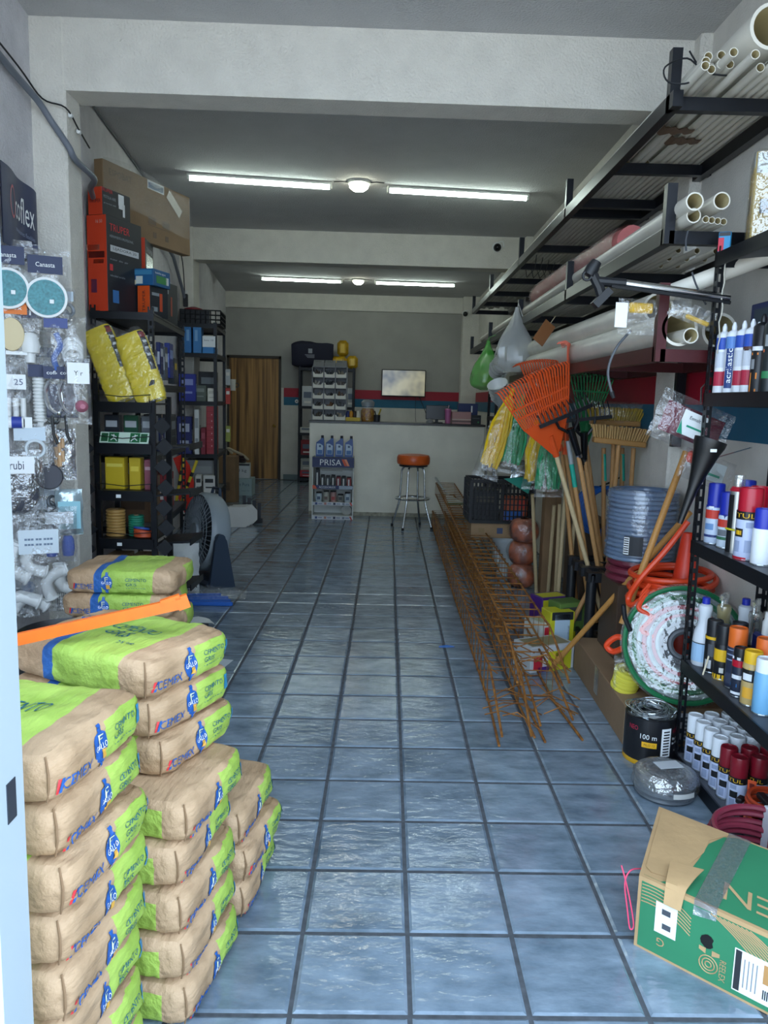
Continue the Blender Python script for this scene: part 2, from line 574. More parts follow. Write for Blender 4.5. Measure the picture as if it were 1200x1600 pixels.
# ---------------------------------------------------------------- cement sacks
SL, SW, ST = .48, .36, .112
def sack_map(u, v, w, seed, off=0.0):
    """a point of the unit cube's skin -> the sack's surface"""
    n = 9.0
    r = (abs(u) ** n + abs(v) ** n + abs(w) ** n) ** (1 / n)
    a, b, c = u / r, v / r, w / r
    bul = (1 - (a * a) ** 1.5) * (1 - (b * b) ** 1.5)
    crown = 1 + (.08 if c > 0 else -.06) * bul - .08 * max(abs(a), abs(b)) ** 6
    p = Vector((a * SL / 2, b * SW / 2, c * ST / 2 * crown))
    pinch = 1 - .035 * abs(c) ** 3
    p.x *= pinch; p.y *= pinch
    nr = Vector((a ** 7 / SL, b ** 7 / SW, c ** 7 / ST)).normalized()
    q = Vector((p.x * 9, p.y * 9, p.z * 16 + seed * 7.3))
    wr = noise.noise(q) * .007 + noise.noise(Vector((p.x * 26 + seed, p.y * 26, p.z * 40))) * .0042
    crease = noise.noise(Vector((p.x * 60 + p.y * 22, p.y * 14 - p.x * 8, p.z * 30 + seed * 3)))
    wr -= max(0, .16 - abs(crease)) * .022 * (1 if max(abs(a), abs(b)) > .8 else .5)
    return p + nr * (wr + off)

def sack_mesh(seed):
    mb = MB()
    nx, ny, nz = 34, 26, 10
    def face(fn, nu, nv):
        mb.grid(lambda i, j: sack_map(*fn(i * 2 - 1, j * 2 - 1), seed), nu, nv)
    face(lambda i, j: (i, j, 1), nx, ny); face(lambda i, j: (-i, j, -1), nx, ny)
    face(lambda i, j: (i, -1, j), nx, nz); face(lambda i, j: (-i, 1, j), nx, nz)
    face(lambda i, j: (1, i, j), ny, nz); face(lambda i, j: (-1, -i, j), ny, nz)
    return mb

def sack_material(flip):
    """printed paper: bare kraft, a lime band and a blue strap"""
    m = bpy.data.materials.new('printed_kraft_paper_b' if flip else 'printed_kraft_paper')
    m.use_nodes = True
    nt = m.node_tree
    L = nt.links.new
    b = nt.nodes['Principled BSDF']
    b.inputs['Roughness'].default_value = .62
    tc = nt.nodes.new('ShaderNodeTexCoord')
    sp = nt.nodes.new('ShaderNodeSeparateXYZ')
    L(tc.outputs['Object'], sp.inputs[0])
    def math_(op, a, b_=None, c_=None):
        n = nt.nodes.new('ShaderNodeMath'); n.operation = op
        for k, t in enumerate((a, b_, c_)):
            if t is None: continue
            if isinstance(t, (int, float)): n.inputs[k].default_value = t
            else: L(t, n.inputs[k])
        return n.outputs[0]
    X, Y, Z = sp.outputs[0], sp.outputs[1], sp.outputs[2]
    def rng(s, a, c):
        return math_('MULTIPLY', math_('GREATER_THAN', s, a), math_('LESS_THAN', s, c))
    xs = math_('ADD', X, math_('MULTIPLY', math_('MULTIPLY', Y, Y), .55))
    green = rng(xs, -.055, .165)
    strap = rng(xs, -.09, -.055)
    if flip:                                      # its plain back is up
        side = math_('LESS_THAN', Z, .030)
        green = math_('MULTIPLY', rng(xs, -.02, .185), side)
        strap = math_('MULTIPLY', rng(xs, -.055, -.02), side)
    patch = math_('MULTIPLY', math_('MULTIPLY', rng(Y, .012, .17), rng(Z, -.04, .042)), math_('GREATER_THAN', X, .205))
    nz = nt.nodes.new('ShaderNodeTexNoise'); nz.inputs['Scale'].default_value = 7; nz.inputs['Detail'].default_value = 7
    L(tc.outputs['Object'], nz.inputs['Vector'])
    def ramp(c0, c1):
        r = nt.nodes.new('ShaderNodeValToRGB')
        r.color_ramp.elements[0].position = .35; r.color_ramp.elements[1].position = .7
        r.color_ramp.elements[0].color = lin(c0); r.color_ramp.elements[1].color = lin(c1)
        L(nz.outputs['Fac'], r.inputs[0]); return r.outputs[0]
    def mix(f, a, b_):
        n = nt.nodes.new('ShaderNodeMix'); n.data_type = 'RGBA'
        L(f, n.inputs[0]); L(a, n.inputs[6]); L(b_, n.inputs[7]); return n.outputs[2]
    col = ramp('#9c7e5e', '#c4a482')
    gr = ramp('#8fae44', '#b2cf60')
    col = mix(green, col, gr)
    col = mix(strap, col, ramp('#1b4f92', '#2a68ae'))
    col = mix(patch, col, gr)
    L(col, b.inputs['Base Color'])
    mp = nt.nodes.new('ShaderNodeMapping'); mp.inputs['Rotation'].default_value = (0, 0, .6); mp.inputs['Scale'].default_value = (30, 9, 30)
    L(tc.outputs['Object'], mp.inputs[0])
    n2 = nt.nodes.new('ShaderNodeTexNoise'); n2.inputs['Scale'].default_value = 1; n2.inputs['Detail'].default_value = 5
    L(mp.outputs[0], n2.inputs['Vector'])
    bp = nt.nodes.new('ShaderNodeBump'); bp.inputs['Strength'].default_value = .9; bp.inputs['Distance'].default_value = .014
    L(n2.outputs['Fac'], bp.inputs['Height']); L(bp.outputs[0], b.inputs['Normal'])
    return m
print_blue = M('print_blue', '#245aa6', .5)
print_red = M('print_red', '#d8333a', .5)
print_dark = M('print_dark_green', '#1c5f6e', .5)
print_white = M('print_white', '#eef2f2', .5)
print_gold = M('print_gold', '#d9a544', .5)

def wrap(parent, name, mat, body, face, cu, cv, w, h, seed, shear=0.0, shape=None, off=.0022):
    """print on the sack: lettering or an outline carried over the crumpled surface"""
    if shape is None:
        vv, fs = text_data(body)
    else:
        vv, fs = shape
    out = []
    for p in vv:
        a = cu + (p[0] + shear * p[1]) * w
        c = cv + p[1] * h
        if face == 'end': out.append(sack_map(1, a / (SW / 2), c / (ST / 2), seed, off))
        elif face == 'front': out.append(sack_map(a / (SL / 2), -1, c / (ST / 2), seed, off))
        else: out.append(sack_map(a / (SL / 2), c / (SW / 2), 1, seed, off))
    return MB().add(out, fs).build(name, mat, parent)

disc = ([(r_ * math.cos(2 * PI * k / 20), r_ * math.sin(2 * PI * k / 20)) for r_ in (.5, .34, .17, .01) for k in range(20)], [(i * 20 + k, i * 20 + (k + 1) % 20, i * 20 + 20 + (k + 1) % 20, i * 20 + 20 + k) for i in range(3) for k in range(20)])
def gridsq(n=6):
    vv = [(i / n - .5, j / n - .5) for j in range(n + 1) for i in range(n + 1)]
    return (vv, [(j * (n + 1) + i, j * (n + 1) + i + 1, (j + 1) * (n + 1) + i + 1, (j + 1) * (n + 1) + i) for j in range(n) for i in range(n)])
SQ = gridsq()
slash = ([(-.5, -.5), (-.1, -.5), (.5, .5), (.1, .5)], [(0, 1, 2, 3)])

def sack_print(root, face, seed, dz=0.0):
    if face == 'end':
        cx, lg, tx, k = -.105, -.012, .092, 1.0
    else:
        cx, lg, tx, k = -.150, -.050, .080, 1.1
    wrap(root, 'lettering', print_blue, 'CEMEX', face, cx + .012, -.02 + dz, .092 * k, .025, seed)
    wrap(root, 'slash_mark', print_red, None, face, cx - .046 * k, -.02 + dz, .018, .029, seed, shape=slash)
    wrap(root, 'slash_mark', print_blue, None, face, cx - .037 * k, -.02 + dz, .018, .029, seed, shape=slash)
    wrap(root, 'emblem', print_blue, None, face, lg, 0 + dz, .052, .070, seed, shape=disc)
    wrap(root, 'emblem_bar', print_gold, None, face, lg + .008, -.018 + dz, .016, .02, seed, shape=SQ, off=.0036)
    wrap(root, 'emblem_letter', M('pale_print', '#c9d3b0', .5), 'F', face, lg, .017 + dz, .014, .022, seed, off=.0040)
    wrap(root, 'emblem_text', print_white, 'GALLO', face, lg, .001 + dz, .044, .013, seed, off=.0044)
    wrap(root, 'emblem_tip', print_blue, None, face, lg, .040 + dz, .012, .014, seed, shape=SQ)
    wrap(root, 'emblem_tip', print_blue, None, face, lg, -.040 + dz, .012, .014, seed, shape=SQ)
    wrap(root, 'lettering', print_dark, 'CEMENTO', face, tx - .005, .016 + dz, .082 * k, .015, seed)
    wrap(root, 'lettering', print_dark, 'GRIS', face, tx - .025, -.006 + dz, .040 * k, .015, seed)
    wrap(root, 'small_print', print_dark, '- -- --- -- - -- --', face, tx - .005, -.023 + dz, .082, .002, seed)
    if face == 'end':
        wrap(root, 'blue_seal', M('seal_blue', '#2f7fa4', .5), None, face, .150, .006 + dz, .022, .046, seed, shape=SQ)

sack_mats = [sack_material(False), sack_material(True)]
protos = []
for seed, flip, faces in ((1, 0, ('end', 'top')), (2, 0, ('end', 'top')), (3, 1, ('end',)), (4, 1, ('end',)), (5, 0, ('front',))):
    r = sack_mesh(seed).build('cement_sack', sack_mats[flip], smooth=True)
    for f in faces:
        if f == 'top':
            wrap(r, 'lettering', print_dark, 'CEMENTO', 'top', .045, .01, .15, .042, seed, shear=.1)
            wrap(r, 'lettering', print_dark, 'GRIS', 'top', .03, -.045, .08, .042, seed, shear=.1)
            wrap(r, 'lettering', print_dark, '25 kg', 'top', .10, -.10, .06, .018, seed)
            wrap(r, 'lettering', print_blue, 'CEMEX', 'top', -.165, .06, .10, .03, seed)
        else:
            sack_print(r, f, seed, -.014 if flip else 0)
    if flip or seed in (1, 2):
        # the folded flap at the near corner of the label end
        fl2 = MB()
        pts = [sack_map(1, -1 + .02, t, seed, .004) for t in (-.9, -.3, .3, .9)]
        fl2.tube(pts, [.002, .003, .003, .002], 5)
        fl2.build('folded_edge', M('kraft_edge', '#8a6d50', .8), r, smooth=True)
    protos.append(r)
used = set()
SACKG = 'grey cement sacks'
def place_sack(k, loc, rz, label):
    if k in used:
        o = copy_tree(protos[k])
    else:
        o = protos[k]; used.add(k)
    o.location = loc; o.rotation_euler = (0, 0, rz)
    tag(o, label, 'sack', SACKG)
    return o
H = .108
ordn = ['lowest', 'second', 'third', 'fourth', 'fifth', 'sixth', 'seventh', 'eighth', 'ninth']
def centre(corner, rz):             # centre from the near right corner
    m = Matrix.Rotation(rz, 3, 'Z')
    return Vector(corner) + m @ Vector((-SL / 2, SW / 2, 0))
# stack by the white post (its label ends face the aisle)
lst = [(-.07, -.44, -9, 3), (-.065, -.44, -8, 2), (-.075, -.435, -9, 3), (-.062, -.42, -8, 2), (-.07, -.415, -10, 3), (-.06, -.42, -9, 0), (-.075, -.40, -8, 2), (-.08, -.415, -9, 1)]
for i, (x, y, a, k) in enumerate(lst):
    c = centre((x, y, 0), math.radians(a))
    nm = 'topmost' if i == len(lst) - 1 else ordn[i] + ' from the floor'
    place_sack(k, (c.x, c.y, H * i + ST / 2), math.radians(a), 'cement sack, %s, in the stack beside the white post' % nm)
mst = [(.07, -.06, -10, 2), (.062, -.05, -9, 3), (.05, -.03, -11, 2), (.04, -.01, -9, 3), (.055, .01, -12, 2), (-.035, .11, -20, 0), (-.06, .095, -22, 1), (-.065, .085, -24, 0)]
for i, (x, y, a, k) in enumerate(mst):
    c = centre((x, y, 0), math.radians(a))
    nm = 'topmost' if i == len(mst) - 1 else ordn[i] + ' from the floor'
    place_sack(k, (c.x, c.y, H * i + ST / 2), math.radians(a), 'cement sack, %s, in the tall stack under the orange bar' % nm)
for i, (x, y, a, k) in enumerate([(.135, .33, -6, 3), (.14, .335, -9, 0), (.12, .35, -7, 2)]):
    c = centre((x, y, 0), math.radians(a))
    nm = ['lowest', 'middle', 'topmost'][i]
    place_sack(k, (c.x, c.y, H * i + ST / 2), math.radians(a), 'cement sack, %s in the low stack of three on the tiles' % nm)
for i in range(7):
    x = (-.635, -.65, -.63, -.645, -.64, -.66, -.635)[i]
    nm = 'topmost' if i == 6 else ordn[i] + ' from the floor'
    place_sack(4, (x, 1.72 + .015 * math.sin(i * 2), H * i + ST / 2), math.radians((-1, 2, -2, 1, 0, 2, -1)[i]), 'cement sack, %s, in the rear stack before the display stand' % nm)

# orange bar lying across the middle stack
orange_m = M('orange_paint', '#f2701a', .45, var=.12, scale=25)
pa, pb = Vector((-.60, .12, .855)), Vector((-.035, .30, .962))
t = thing('pry_bar', 'long orange painted bar with hooked tip lying across the cement sacks', 'bar', pa)
mb = MB()
mb.bar((0, 0, 0), pb - pa, .016, .030)
mb.build('shaft', orange_m, t)
d = (pb - pa).normalized()
mb = MB()
e = pb - pa
mb.bar(e - d * .012, e + d * .018 + Vector((0, 0, .004)), .018, .036)
mb.bar(e - d * .005 + Vector((0, 0, .02)), e - d * .055 + Vector((0, .0, .014)), .018, .012)
mb.build('hooked_tip', orange_m, t)

# black drum between the stacks
t = thing('plastic_drum', 'black plastic drum half hidden between the cement stacks', 'drum', (-.70, 1.12, 0))
MB().lathe([(.155, 0), (.165, .01), (.17, .35), (.175, .60), (.18, .615), (.17, .62), (.162, .60), (.155, .30), (.0, .295)], 30).build('body', M('drum_black', '#14161a', .45), t, smooth=True)
for z_ in (.22, .48): MB().ring((0, 0, z_), .1735, .006, n=30, k=6).build('hoop', M('drum_black'), t, smooth=True)

# ---------------------------------------------------------------- generic builders
blk = M('black_steel', '#14171d', .4, .3, var=.15, scale=20)
blk_p = M('black_plastic', '#121419', .5)
white_p = M('white_plastic', '#e2e4e2', .4)
pvc_m = M('pvc_white', '#ddd9cd', .38, var=.08, scale=6)
kraft = M('cardboard', '#9c7f5e', .8, var=.12, scale=7, bump=.15, bscale=50)
kraft_d = M('cardboard_brown', '#86694a', .8, var=.15, scale=6, bump=.15, bscale=50)
clear = film()
clear_g = film('grey_film', '#aab2b8', .32)
chrome = M('chrome', '#d5d8da', .12, 1.0)
steel = M('galvanised_wire', '#9aa0a4', .3, .9)
pc = {}
def P(col, rough=.5):
    """plain print or paint of a colour"""
    k = 'paint_' + col.lstrip('#') + ('' if rough == .5 else '_%d' % (rough * 100))
    return M(k, col, rough)

def decal(parent, face, d, u, v, w, h, mat, body=None, off=.0012, name=None, z0=0.0):
    """print on a box of size d whose base centre is the origin; u, v from the face centre"""
    if face == 'f': o, ux, uy = Vector((u, -d[1] / 2, d[2] / 2 + v)), (1, 0, 0), (0, 0, 1)
    elif face == 'r': o, ux, uy = Vector((d[0] / 2, u, d[2] / 2 + v)), (0, 1, 0), (0, 0, 1)
    elif face == 'l': o, ux, uy = Vector((-d[0] / 2, -u, d[2] / 2 + v)), (0, -1, 0), (0, 0, 1)
    else: o, ux, uy = Vector((u, v, d[2])), (1, 0, 0), (0, 1, 0)
    o = o + Vector((0, 0, z0))
    ux, uy = Vector(ux), Vector(uy)
    n = ux.cross(uy)
    mb = MB()
    if body:
        mb.text(body, o, ux, uy, w, h, off + .0008)
        return mb.build(name or 'lettering', mat, parent)
    a, c = ux * w / 2, uy * h / 2
    p = [o - a - c, o + a - c, o + a + c, o - a + c]
    mb.poly([q + n * .0002 for q in p], n * off)
    return mb.build(name or 'printed_panel', mat, parent)

def pbox(name, label, cat, loc, d, rz=0.0, mat=None, prints=(), group=None, rot=None, flaps=False, r=.003):
    t = thing(name, label, cat, loc, rz, group, rot)
    MB().rbox((0, 0, d[2] / 2), d, r).build('body', mat or kraft, t)
    for p in prints:
        decal(t, p[0], d, p[1], p[2], p[3], p[4], p[5], p[6] if len(p) > 6 else None)
    if flaps:
        MB().bx((-.0015, -d[1] / 2 + .002, d[2] - .0005), (.0015, d[1] / 2 - .002, d[2] + .0006)).build('flap_seam', M('seam_dark', '#4a3a28', .9), t)
        MB().bx((-.025, -d[1] / 2 - .0012, d[2] * .72), (.025, d[1] / 2 + .0012, d[2] + .0012)).build('tape', film('parcel_tape', '#b39a72', .6, .25, .2), t)
    return t

def bag_mesh(w, h, b, seed=0, nu=9, nv=12, squash=.5, crumple=.012, top=1.0):
    mb = MB()
    def side(sg):
        def fn(u, v):
            e = (1 - abs(2 * u - 1) ** 2.5) * (1 - abs(2 * v - 1) ** 3)
            ww = w * (squash + (1 - squash) * min(1, 1.6 * (1 - v))) if top < 1 else w
            p = Vector(((u - .5) * ww, sg * b * e, (v - .5) * h))
            nn = noise.noise(Vector((p.x * 28 + seed * 5.1, p.z * 28, sg * 3 + seed)))
            n2 = noise.noise(Vector((p.x * 70 + seed, p.z * 60, sg)))
            p.y += (nn * crumple + n2 * crumple * .5) * (.3 + e)
            p.x += noise.noise(Vector((p.z * 20 + seed, 3, seed))) * crumple * .5
            return p
        return fn
    mb.grid(side(-1), nu, nv)
    f = side(1)
    mb.grid(lambda u, v: f(1 - u, v), nu, nv)
    return mb

def metal_rack(name, label, loc, rz, depth, length, zs, height, slots=True, cat='shelf', lip=.045):
    """steel rack; local x across its depth, local y along it"""
    t = thing(name, label, cat, loc, rz)
    for ix, x in enumerate((.0, depth)):
        for iy, y in enumerate((.0, length)):
            sx, sy_ = (1 if ix == 0 else -1), (1 if iy == 0 else -1)
            mb = MB()
            if slots:
                k = int(height / .05)
                # flange across x, with a row of key slots
                for (a, b) in ((0, .010), (.026, .036)):
                    mb.bx((x + sx * a, y, 0), (x + sx * b, y + sy_ * .003, height))
                for i in range(k + 1):
                    z = i * .05
                    mb.bx((x + sx * .009, y, z - .010), (x + sx * .027, y + sy_ * .003, min(height, z + .010)))
                for (a, b) in ((0, .010), (.026, .036)):
                    mb.bx((x, y + sy_ * a, 0), (x + sx * .003, y + sy_ * b, height))
                for i in range(k + 1):
                    z = i * .05
                    mb.bx((x, y + sy_ * .009, z - .010), (x + sx * .003, y + sy_ * .027, min(height, z + .010)))
            else:
                mb.bx((x, y, 0), (x + sx * .036, y + sy_ * .003, height))
                mb.bx((x, y, 0), (x + sx * .003, y + sy_ * .036, height))
            mb.build('post', blk, t)
    for z in zs:
        s_ = MB().bx((.004, .004, z - .018), (depth - .004, length - .004, z)).build('shelf_board', M('shelf_board_grey', '#4b4f56', .5, var=.1), t)
        mb = MB()
        mb.bx((-.002, -.002, z - lip), (depth + .002, .006, z + .003)); mb.bx((-.002, length - .006, z - lip), (depth + .002, length + .002, z + .003))
        mb.bx((-.002, 0, z - lip), (.006, length, z + .003)); mb.bx((depth - .006, 0, z - lip), (depth + .002, length, z + .003))
        mb.bx((depth + .002, 0, z - .012), (depth + .007, length, z - .004))
        mb.build('shelf_rim', blk, s_)
    return t

# ---------------------------------------------------------------- left wall: banner, conduit, hanging packs
WA = math.atan(.11)
bn = thing('banner', 'navy banner with white lettering hung on the front left wall', 'banner', (-1.322, 2.20, 2.36), PI / 2 + WA)
navy = P('#1c2950')
def banner_pt(u, v, off=0.0):       # u along the wall away from the camera, v up
    return Vector(((u - .5) * .46, -.012 - .012 * math.sin(u * 9) * (.4 + .6 * u) - off, (v - .5) * .36 - .03 * (u - .3)))
mb = MB(); mb.grid(lambda u, v: banner_pt(u, v), 18, 6); mb.grid(lambda u, v: banner_pt(1 - u, v, -.004), 18, 6)
mb.build('cloth', navy, bn, smooth=True)
vv, fs = text_data('coflex')
MB().add([banner_pt(.60 + .50 * p[0], .60 + .34 * p[1], .003) for p in vv], fs).build('lettering', print_white, bn)
vv, fs = text_data('conexiones flexibles')
MB().add([banner_pt(.60 + .50 * p[0], .30 + .06 * p[1], .003) for p in vv], fs).build('small_print', P('#8793b5'), bn)
ringv = [(math.cos(2 * PI * k / 24) * r_, math.sin(2 * PI * k / 24) * r_) for r_ in (.5, .42) for k in range(24)]
MB().add([banner_pt(.26 + .16 * p[0], .6 + .42 * p[1], .003) for p in ringv], [(k, (k + 1) % 24, 24 + (k + 1) % 24, 24 + k) for k in range(24)]).build('ring_mark', P('#c0606a'), bn)

cond = thing('conduit', 'sagging grey conduit running along the left wall to the column', 'pipe', (-1.32, 2.1, 3.0))
pts = [(-1.27, 1.7, 3.04), (-1.29, 2.0, 3.01), (-1.315, 2.25, 3.0), (-1.30, 2.42, 2.96), (-1.26, 2.49, 2.88), (-1.185, 2.50, 2.77), (-1.172, 2.56, 2.72), (-1.175, 2.82, 2.70), (-1.30, 3.1, 2.72), (-1.40, 3.4, 2.74)]
MB().tube([Vector(p) - cond.location for p in spline(pts, 5)], .017, 10).build('tube', M('conduit_grey', '#6c727c', .5), cond, smooth=True)
pts = [(-1.27, 1.7, 3.09), (-1.315, 2.25, 3.055), (-1.30, 2.47, 2.99), (-1.19, 2.49, 2.955), (-1.17, 2.6, 2.89), (-1.17, 2.75, 2.84)]
MB().tube([Vector(p) - cond.location for p in spline(pts, 5)], .0045, 6).build('wire', M('black_cable', '#15161a', .5), cond, smooth=True)
for p in ((-1.18, 2.53, 2.93), (-1.175, 2.62, 2.88)):
    MB().rbox(Vector(p) - cond.location, (.02, .03, .02), .004).build('clip', white_p, cond)
cb = thing('ceiling_cable', 'thin cable fixed along the edge of the ceiling on the left', 'cable', (-1.5, 3.0, 3.38))
MB().tube([Vector((lwx(y) + .012, y, 3.385 - .004 * math.sin(y * 5))) - cb.location for y in (2.8, 3.4, 4, 4.6, 5.2, 6, 6.8, 7.3)], .007, 6).build('wire', M('grey_cable', '#5b6064', .6), cb)

teal = M('teal_nozzle_plate', '#3f8b93', .4, var=.35, scale=90)
FACE = .42
PK = 'packs hanging on the left wall'
def hook(t, h, w):
    MB().tube([(0, .0, h / 2 - .012), (0, .05, h / 2 - .006), (0, .12, h / 2 - .01)], .0025, 5).build('hook', chrome, t)
def card(t, w, h, z, mat, body=None, tm=None, y=-.004, tw=.7, th=.3):
    MB().bx((-w / 2, y - .001, z - h / 2), (w / 2, y + .001, z + h / 2)).build('header_card', mat, t)
    if body:
        MB().text(body, (0, y - .001, z), (1, 0, 0), (0, 0, 1), w * tw, h * th, .001).build('lettering', tm or print_white, t)
def pack(label, loc, w, h, b=.02, rz=FACE, bag=None, seed=0, cat='pack', name='hanging_pack'):
    t = thing(name, label, cat, loc, rz, PK)
    t.scale = (1.18, 1.18, 1.18)
    bag_mesh(w, h, b, seed + 3).build('plastic_bag', bag or clear, t, smooth=True)
    hook(t, h, w)
    return t
RX = Matrix.Rotation(PI / 2, 4, 'X')
def showerhead(label, loc, seed):
    t = pack(label, loc, .19, .33, .035, seed=seed)
    card(t, .13, .07, .10, navy, 'Canasta', y=-.03, tw=.55, th=.25)
    # head faces the room
    MB().lathe([(.02, -.07), (.03, -.03), (.078, -.012), (.082, 0), (.08, .006)], 28, (.0, -.038, -.03), RX).build('shower_head', white_p, t, smooth=True)
    MB().lathe([(.070, 0), (.069, .003)], 28, (.0, -.044, -.03), RX).build('nozzle_plate', teal, t)
    MB().rbox((.02, -.0485, -.045), (.016, .002, .016), .001).build('sticker', print_white, t)
    MB().cyl((0, .0, -.05), (.0, .01, -.15), .016, .013, 10).build('arm', white_p, t)
showerhead('teal round shower head in a blue-carded pack beside the column', (-1.162, 2.12, 1.993), 1)
showerhead('teal round shower head pack cut by the photo edge under the banner', (-1.312, 2.05, 2.023), 2)
t = pack('white bell-shaped shower head hanging between the two teal ones', (-1.276, 2.16, 2.071), .12, .25, .03, seed=3)
card(t, .1, .06, .09, navy)
MB().lathe([(.012, .05), (.02, .03), (.04, 0), (.052, -.04), (.05, -.05)], 18, (0, -.02, 0)).build('shower_head', white_p, t, smooth=True)
t = pack('cream oval soap dish on orange-topped card at the photo edge', (-1.303, 2.05, 1.802), .12, .24, .02, seed=4)
card(t, .12, .05, .085, P('#e2771f'), 'coflex', y=-.02)
MB().lathe([(.048, 0), (.046, .012), (.03, .016)], 20, (0, -.014, -.02), Matrix.Rotation(PI / 2, 4, 'X') @ Matrix.Scale(1.4, 4, (0, 1, 0))).build('dish', P('#d8c69c'), t, smooth=True)
MB().bx((-.055, -.012, -.10), (.055, -.010, -.085)).build('price_strip', print_white, t)
t = pack('white valve kit with PP lettering on navy card', (-1.241, 2.1, 1.792), .13, .26, .03, seed=5)
card(t, .10, .055, .085, navy, 'PP', y=-.026, tw=.6, th=.6)
mb = MB(); mb.lathe([(.035, -.05), (.04, -.02), (.03, .02), (.02, .03)], 14, (0, -.01, -.03)); mb.cyl((0, -.01, -.08), (0, -.01, -.12), .02, n=10)
mb.build('valve', white_p, t, smooth=True)
t = pack('blue and white tap kit in clear bag below the shower heads', (-1.121, 2.12, 1.736), .10, .25, .03, seed=6)
card(t, .09, .04, .09, P('#3a4a86'), y=-.02)
mb = MB(); mb.tube(spline([(0, -.01, .05), (.015, -.012, 0), (-.01, -.012, -.05), (.0, -.012, -.1)], 4), .012, 8); mb.build('tap_body', P('#3e63ad'), t, smooth=True)
t = pack('white rolled hose in clear bag touching the yellow roll', (-1.059, 2.16, 1.725), .11, .26, .035, seed=7)
mb = MB()
for k in range(3): mb.ring((0, -.01, -.03 + k * .018), .035, .009, (0, 1, .25), 20, 6)
mb.build('rolled_hose', white_p, t, smooth=True)
t = pack('bag of white plastic tubes with printed white label', (-1.315, 2.05, 1.514), .13, .26, .03, seed=8)
card(t, .11, .06, .035, print_white, 'A   25', P('#3c4a70'), y=-.03, tw=.8, th=.4)
for k in range(4): MB().cyl((-.042 + k * .028, -.012, -.03), (-.042 + k * .028, -.012, -.115), .011, n=10).build('tube', white_p, t, smooth=True)
t = pack('grey drain fitting with yellow dot sticker in clear bag', (-1.294, 2.14, 1.532), .10, .24, .03, seed=9)
MB().lathe([(.03, -.06), (.038, -.03), (.04, 0), (.03, .01)], 14, (0, -.01, -.03), RX).build('fitting', P('#6a6e74'), t, smooth=True)
MB().lathe([(.017, 0), (.016, .002)], 14, (-.01, -.042, .035), RX).build('sticker', P('#d6a63a'), t)
t = pack('tall white coiled waste hose hanging vertically below navy card', (-1.221, 2.14, 1.471), .09, .32, .03, seed=10)
card(t, .085, .05, .12, navy, y=-.03)
mb = MB()
for k in range(13): mb.ring((0, -.012, .085 - k * .014), .020, .0075, (0, 0, 1), 14, 6)
mb.tube(spline([(0, -.012, -.09), (0, -.014, -.125), (.02, -.02, -.14), (.035, -.02, -.125)], 4), .016, 8)
mb.build('waste_hose', white_p, t, smooth=True)
for k, (lx, lb) in enumerate((((-1.135, 2.12, 1.505), 'navy mixer hose pack nearer the white coiled hose'), ((-1.077, 2.14, 1.506), 'navy mixer hose pack beside the pink pack'))):
    t = pack(lb, lx, .085, .24, .03, seed=11 + k)
    card(t, .085, .05, .085, navy, 'coflex', y=-.024)
    mb = MB(); mb.tube(spline([(-.02, -.014, .05), (-.035, -.02, 0), (-.02, -.02, -.06), (.015, -.02, -.08), (.03, -.02, -.02), (.015, -.015, .04)], 4), .009, 8)
    mb.build('hose', chrome, t, smooth=True)
    MB().rbox((0, -.006, -.03), (.07, .008, .14), .004).build('back_card', P('#1a2140'), t)
    MB().tube([(-.015, -.01, -.09), (-.01, -.01, -.17), (.004, -.01, -.21)], .006, 6).build('black_strap', blk_p, t)
t = pack('pink fitting in clear blister with white bird-print card', (-1.013, 2.1, 1.517), .10, .27, .025, seed=14, rz=.5)
card(t, .085, .085, .075, print_white, 'Y r', P('#20242c'), y=-.022, tw=.4, th=.22)
MB().lathe([(.012, -.04), (.026, -.01), (.024, .02), (.01, .035)], 14, (.01, -.016, -.06), RX).build('fitting', P('#b26a7c'), t, smooth=True)
extra = [
    ('clear bag of grey couplings half behind the teal shower head', (-1.118, 2.2, 1.891), .10, .22, '#7d848c', 'ring'),
    ('navy-carded clear bag of black washers above the pink pack', (-1.058, 2.22, 1.603), .09, .16, '#2a2e36', 'ring'),
    ('clear bag with white float ball near the post', (-1.376, 2.12, 1.622), .11, .20, '#d6d9da', 'ball'),
    ('clear bag of white nipples behind the PP kit', (-1.247, 2.24, 1.631), .11, .20, '#cfd2d0', 'tube'),
    ('grey bag of steel flanges behind the dowels', (-1.248, 2.26, 0.927), .11, .20, '#6b727a', 'ring'),
    ('black wire brush pack behind the blue fittings', (-1.258, 2.26, 0.74), .10, .20, '#24262c', 'tube'),
    ('clear bag with small blue tap at the foot of the elbows', (-1.304, 2.06, 0.514), .10, .16, '#3b6fae', 'ball'),
    ('dark hose washer bag between cloth pack and dowels', (-1.224, 2.24, 1.358), .09, .18, '#30343c', 'ring'),
    ('clear bag of white couplings above the elbows', (-1.304, 2.2, 0.85), .13, .22, '#b9bec2', 'tube'),
]
for k, (lb, lc, w, h, c_, kd) in enumerate(extra):
    t = pack(lb, lc, w, h, .028, seed=40 + k)
    card(t, w * .85, .04, h / 2 - .035, navy if k % 2 else P('#b9c6d2'), y=-.02)
    for j in range(3):
        mb = MB()
        if kd == 'ring': mb.ring((.02 * (j - 1), -.012 - .004 * j, -.03 + .025 * j), .024, .008, (.2 * j, -1, .2), 16, 6)
        elif kd == 'ball': mb.lathe([(.0, -.03), (.022, -.02), (.03, 0), (.022, .02), (.0, .03)], 14, (.02 * (j - 1), -.012, -.035 + .03 * j), cap=False)
        else: mb.cyl((.026 * (j - 1), -.012, -.06), (.026 * (j - 1) + .006, -.014, .03), .011, n=10)
        mb.build('fitting', P(c_, .35), t, smooth=True)
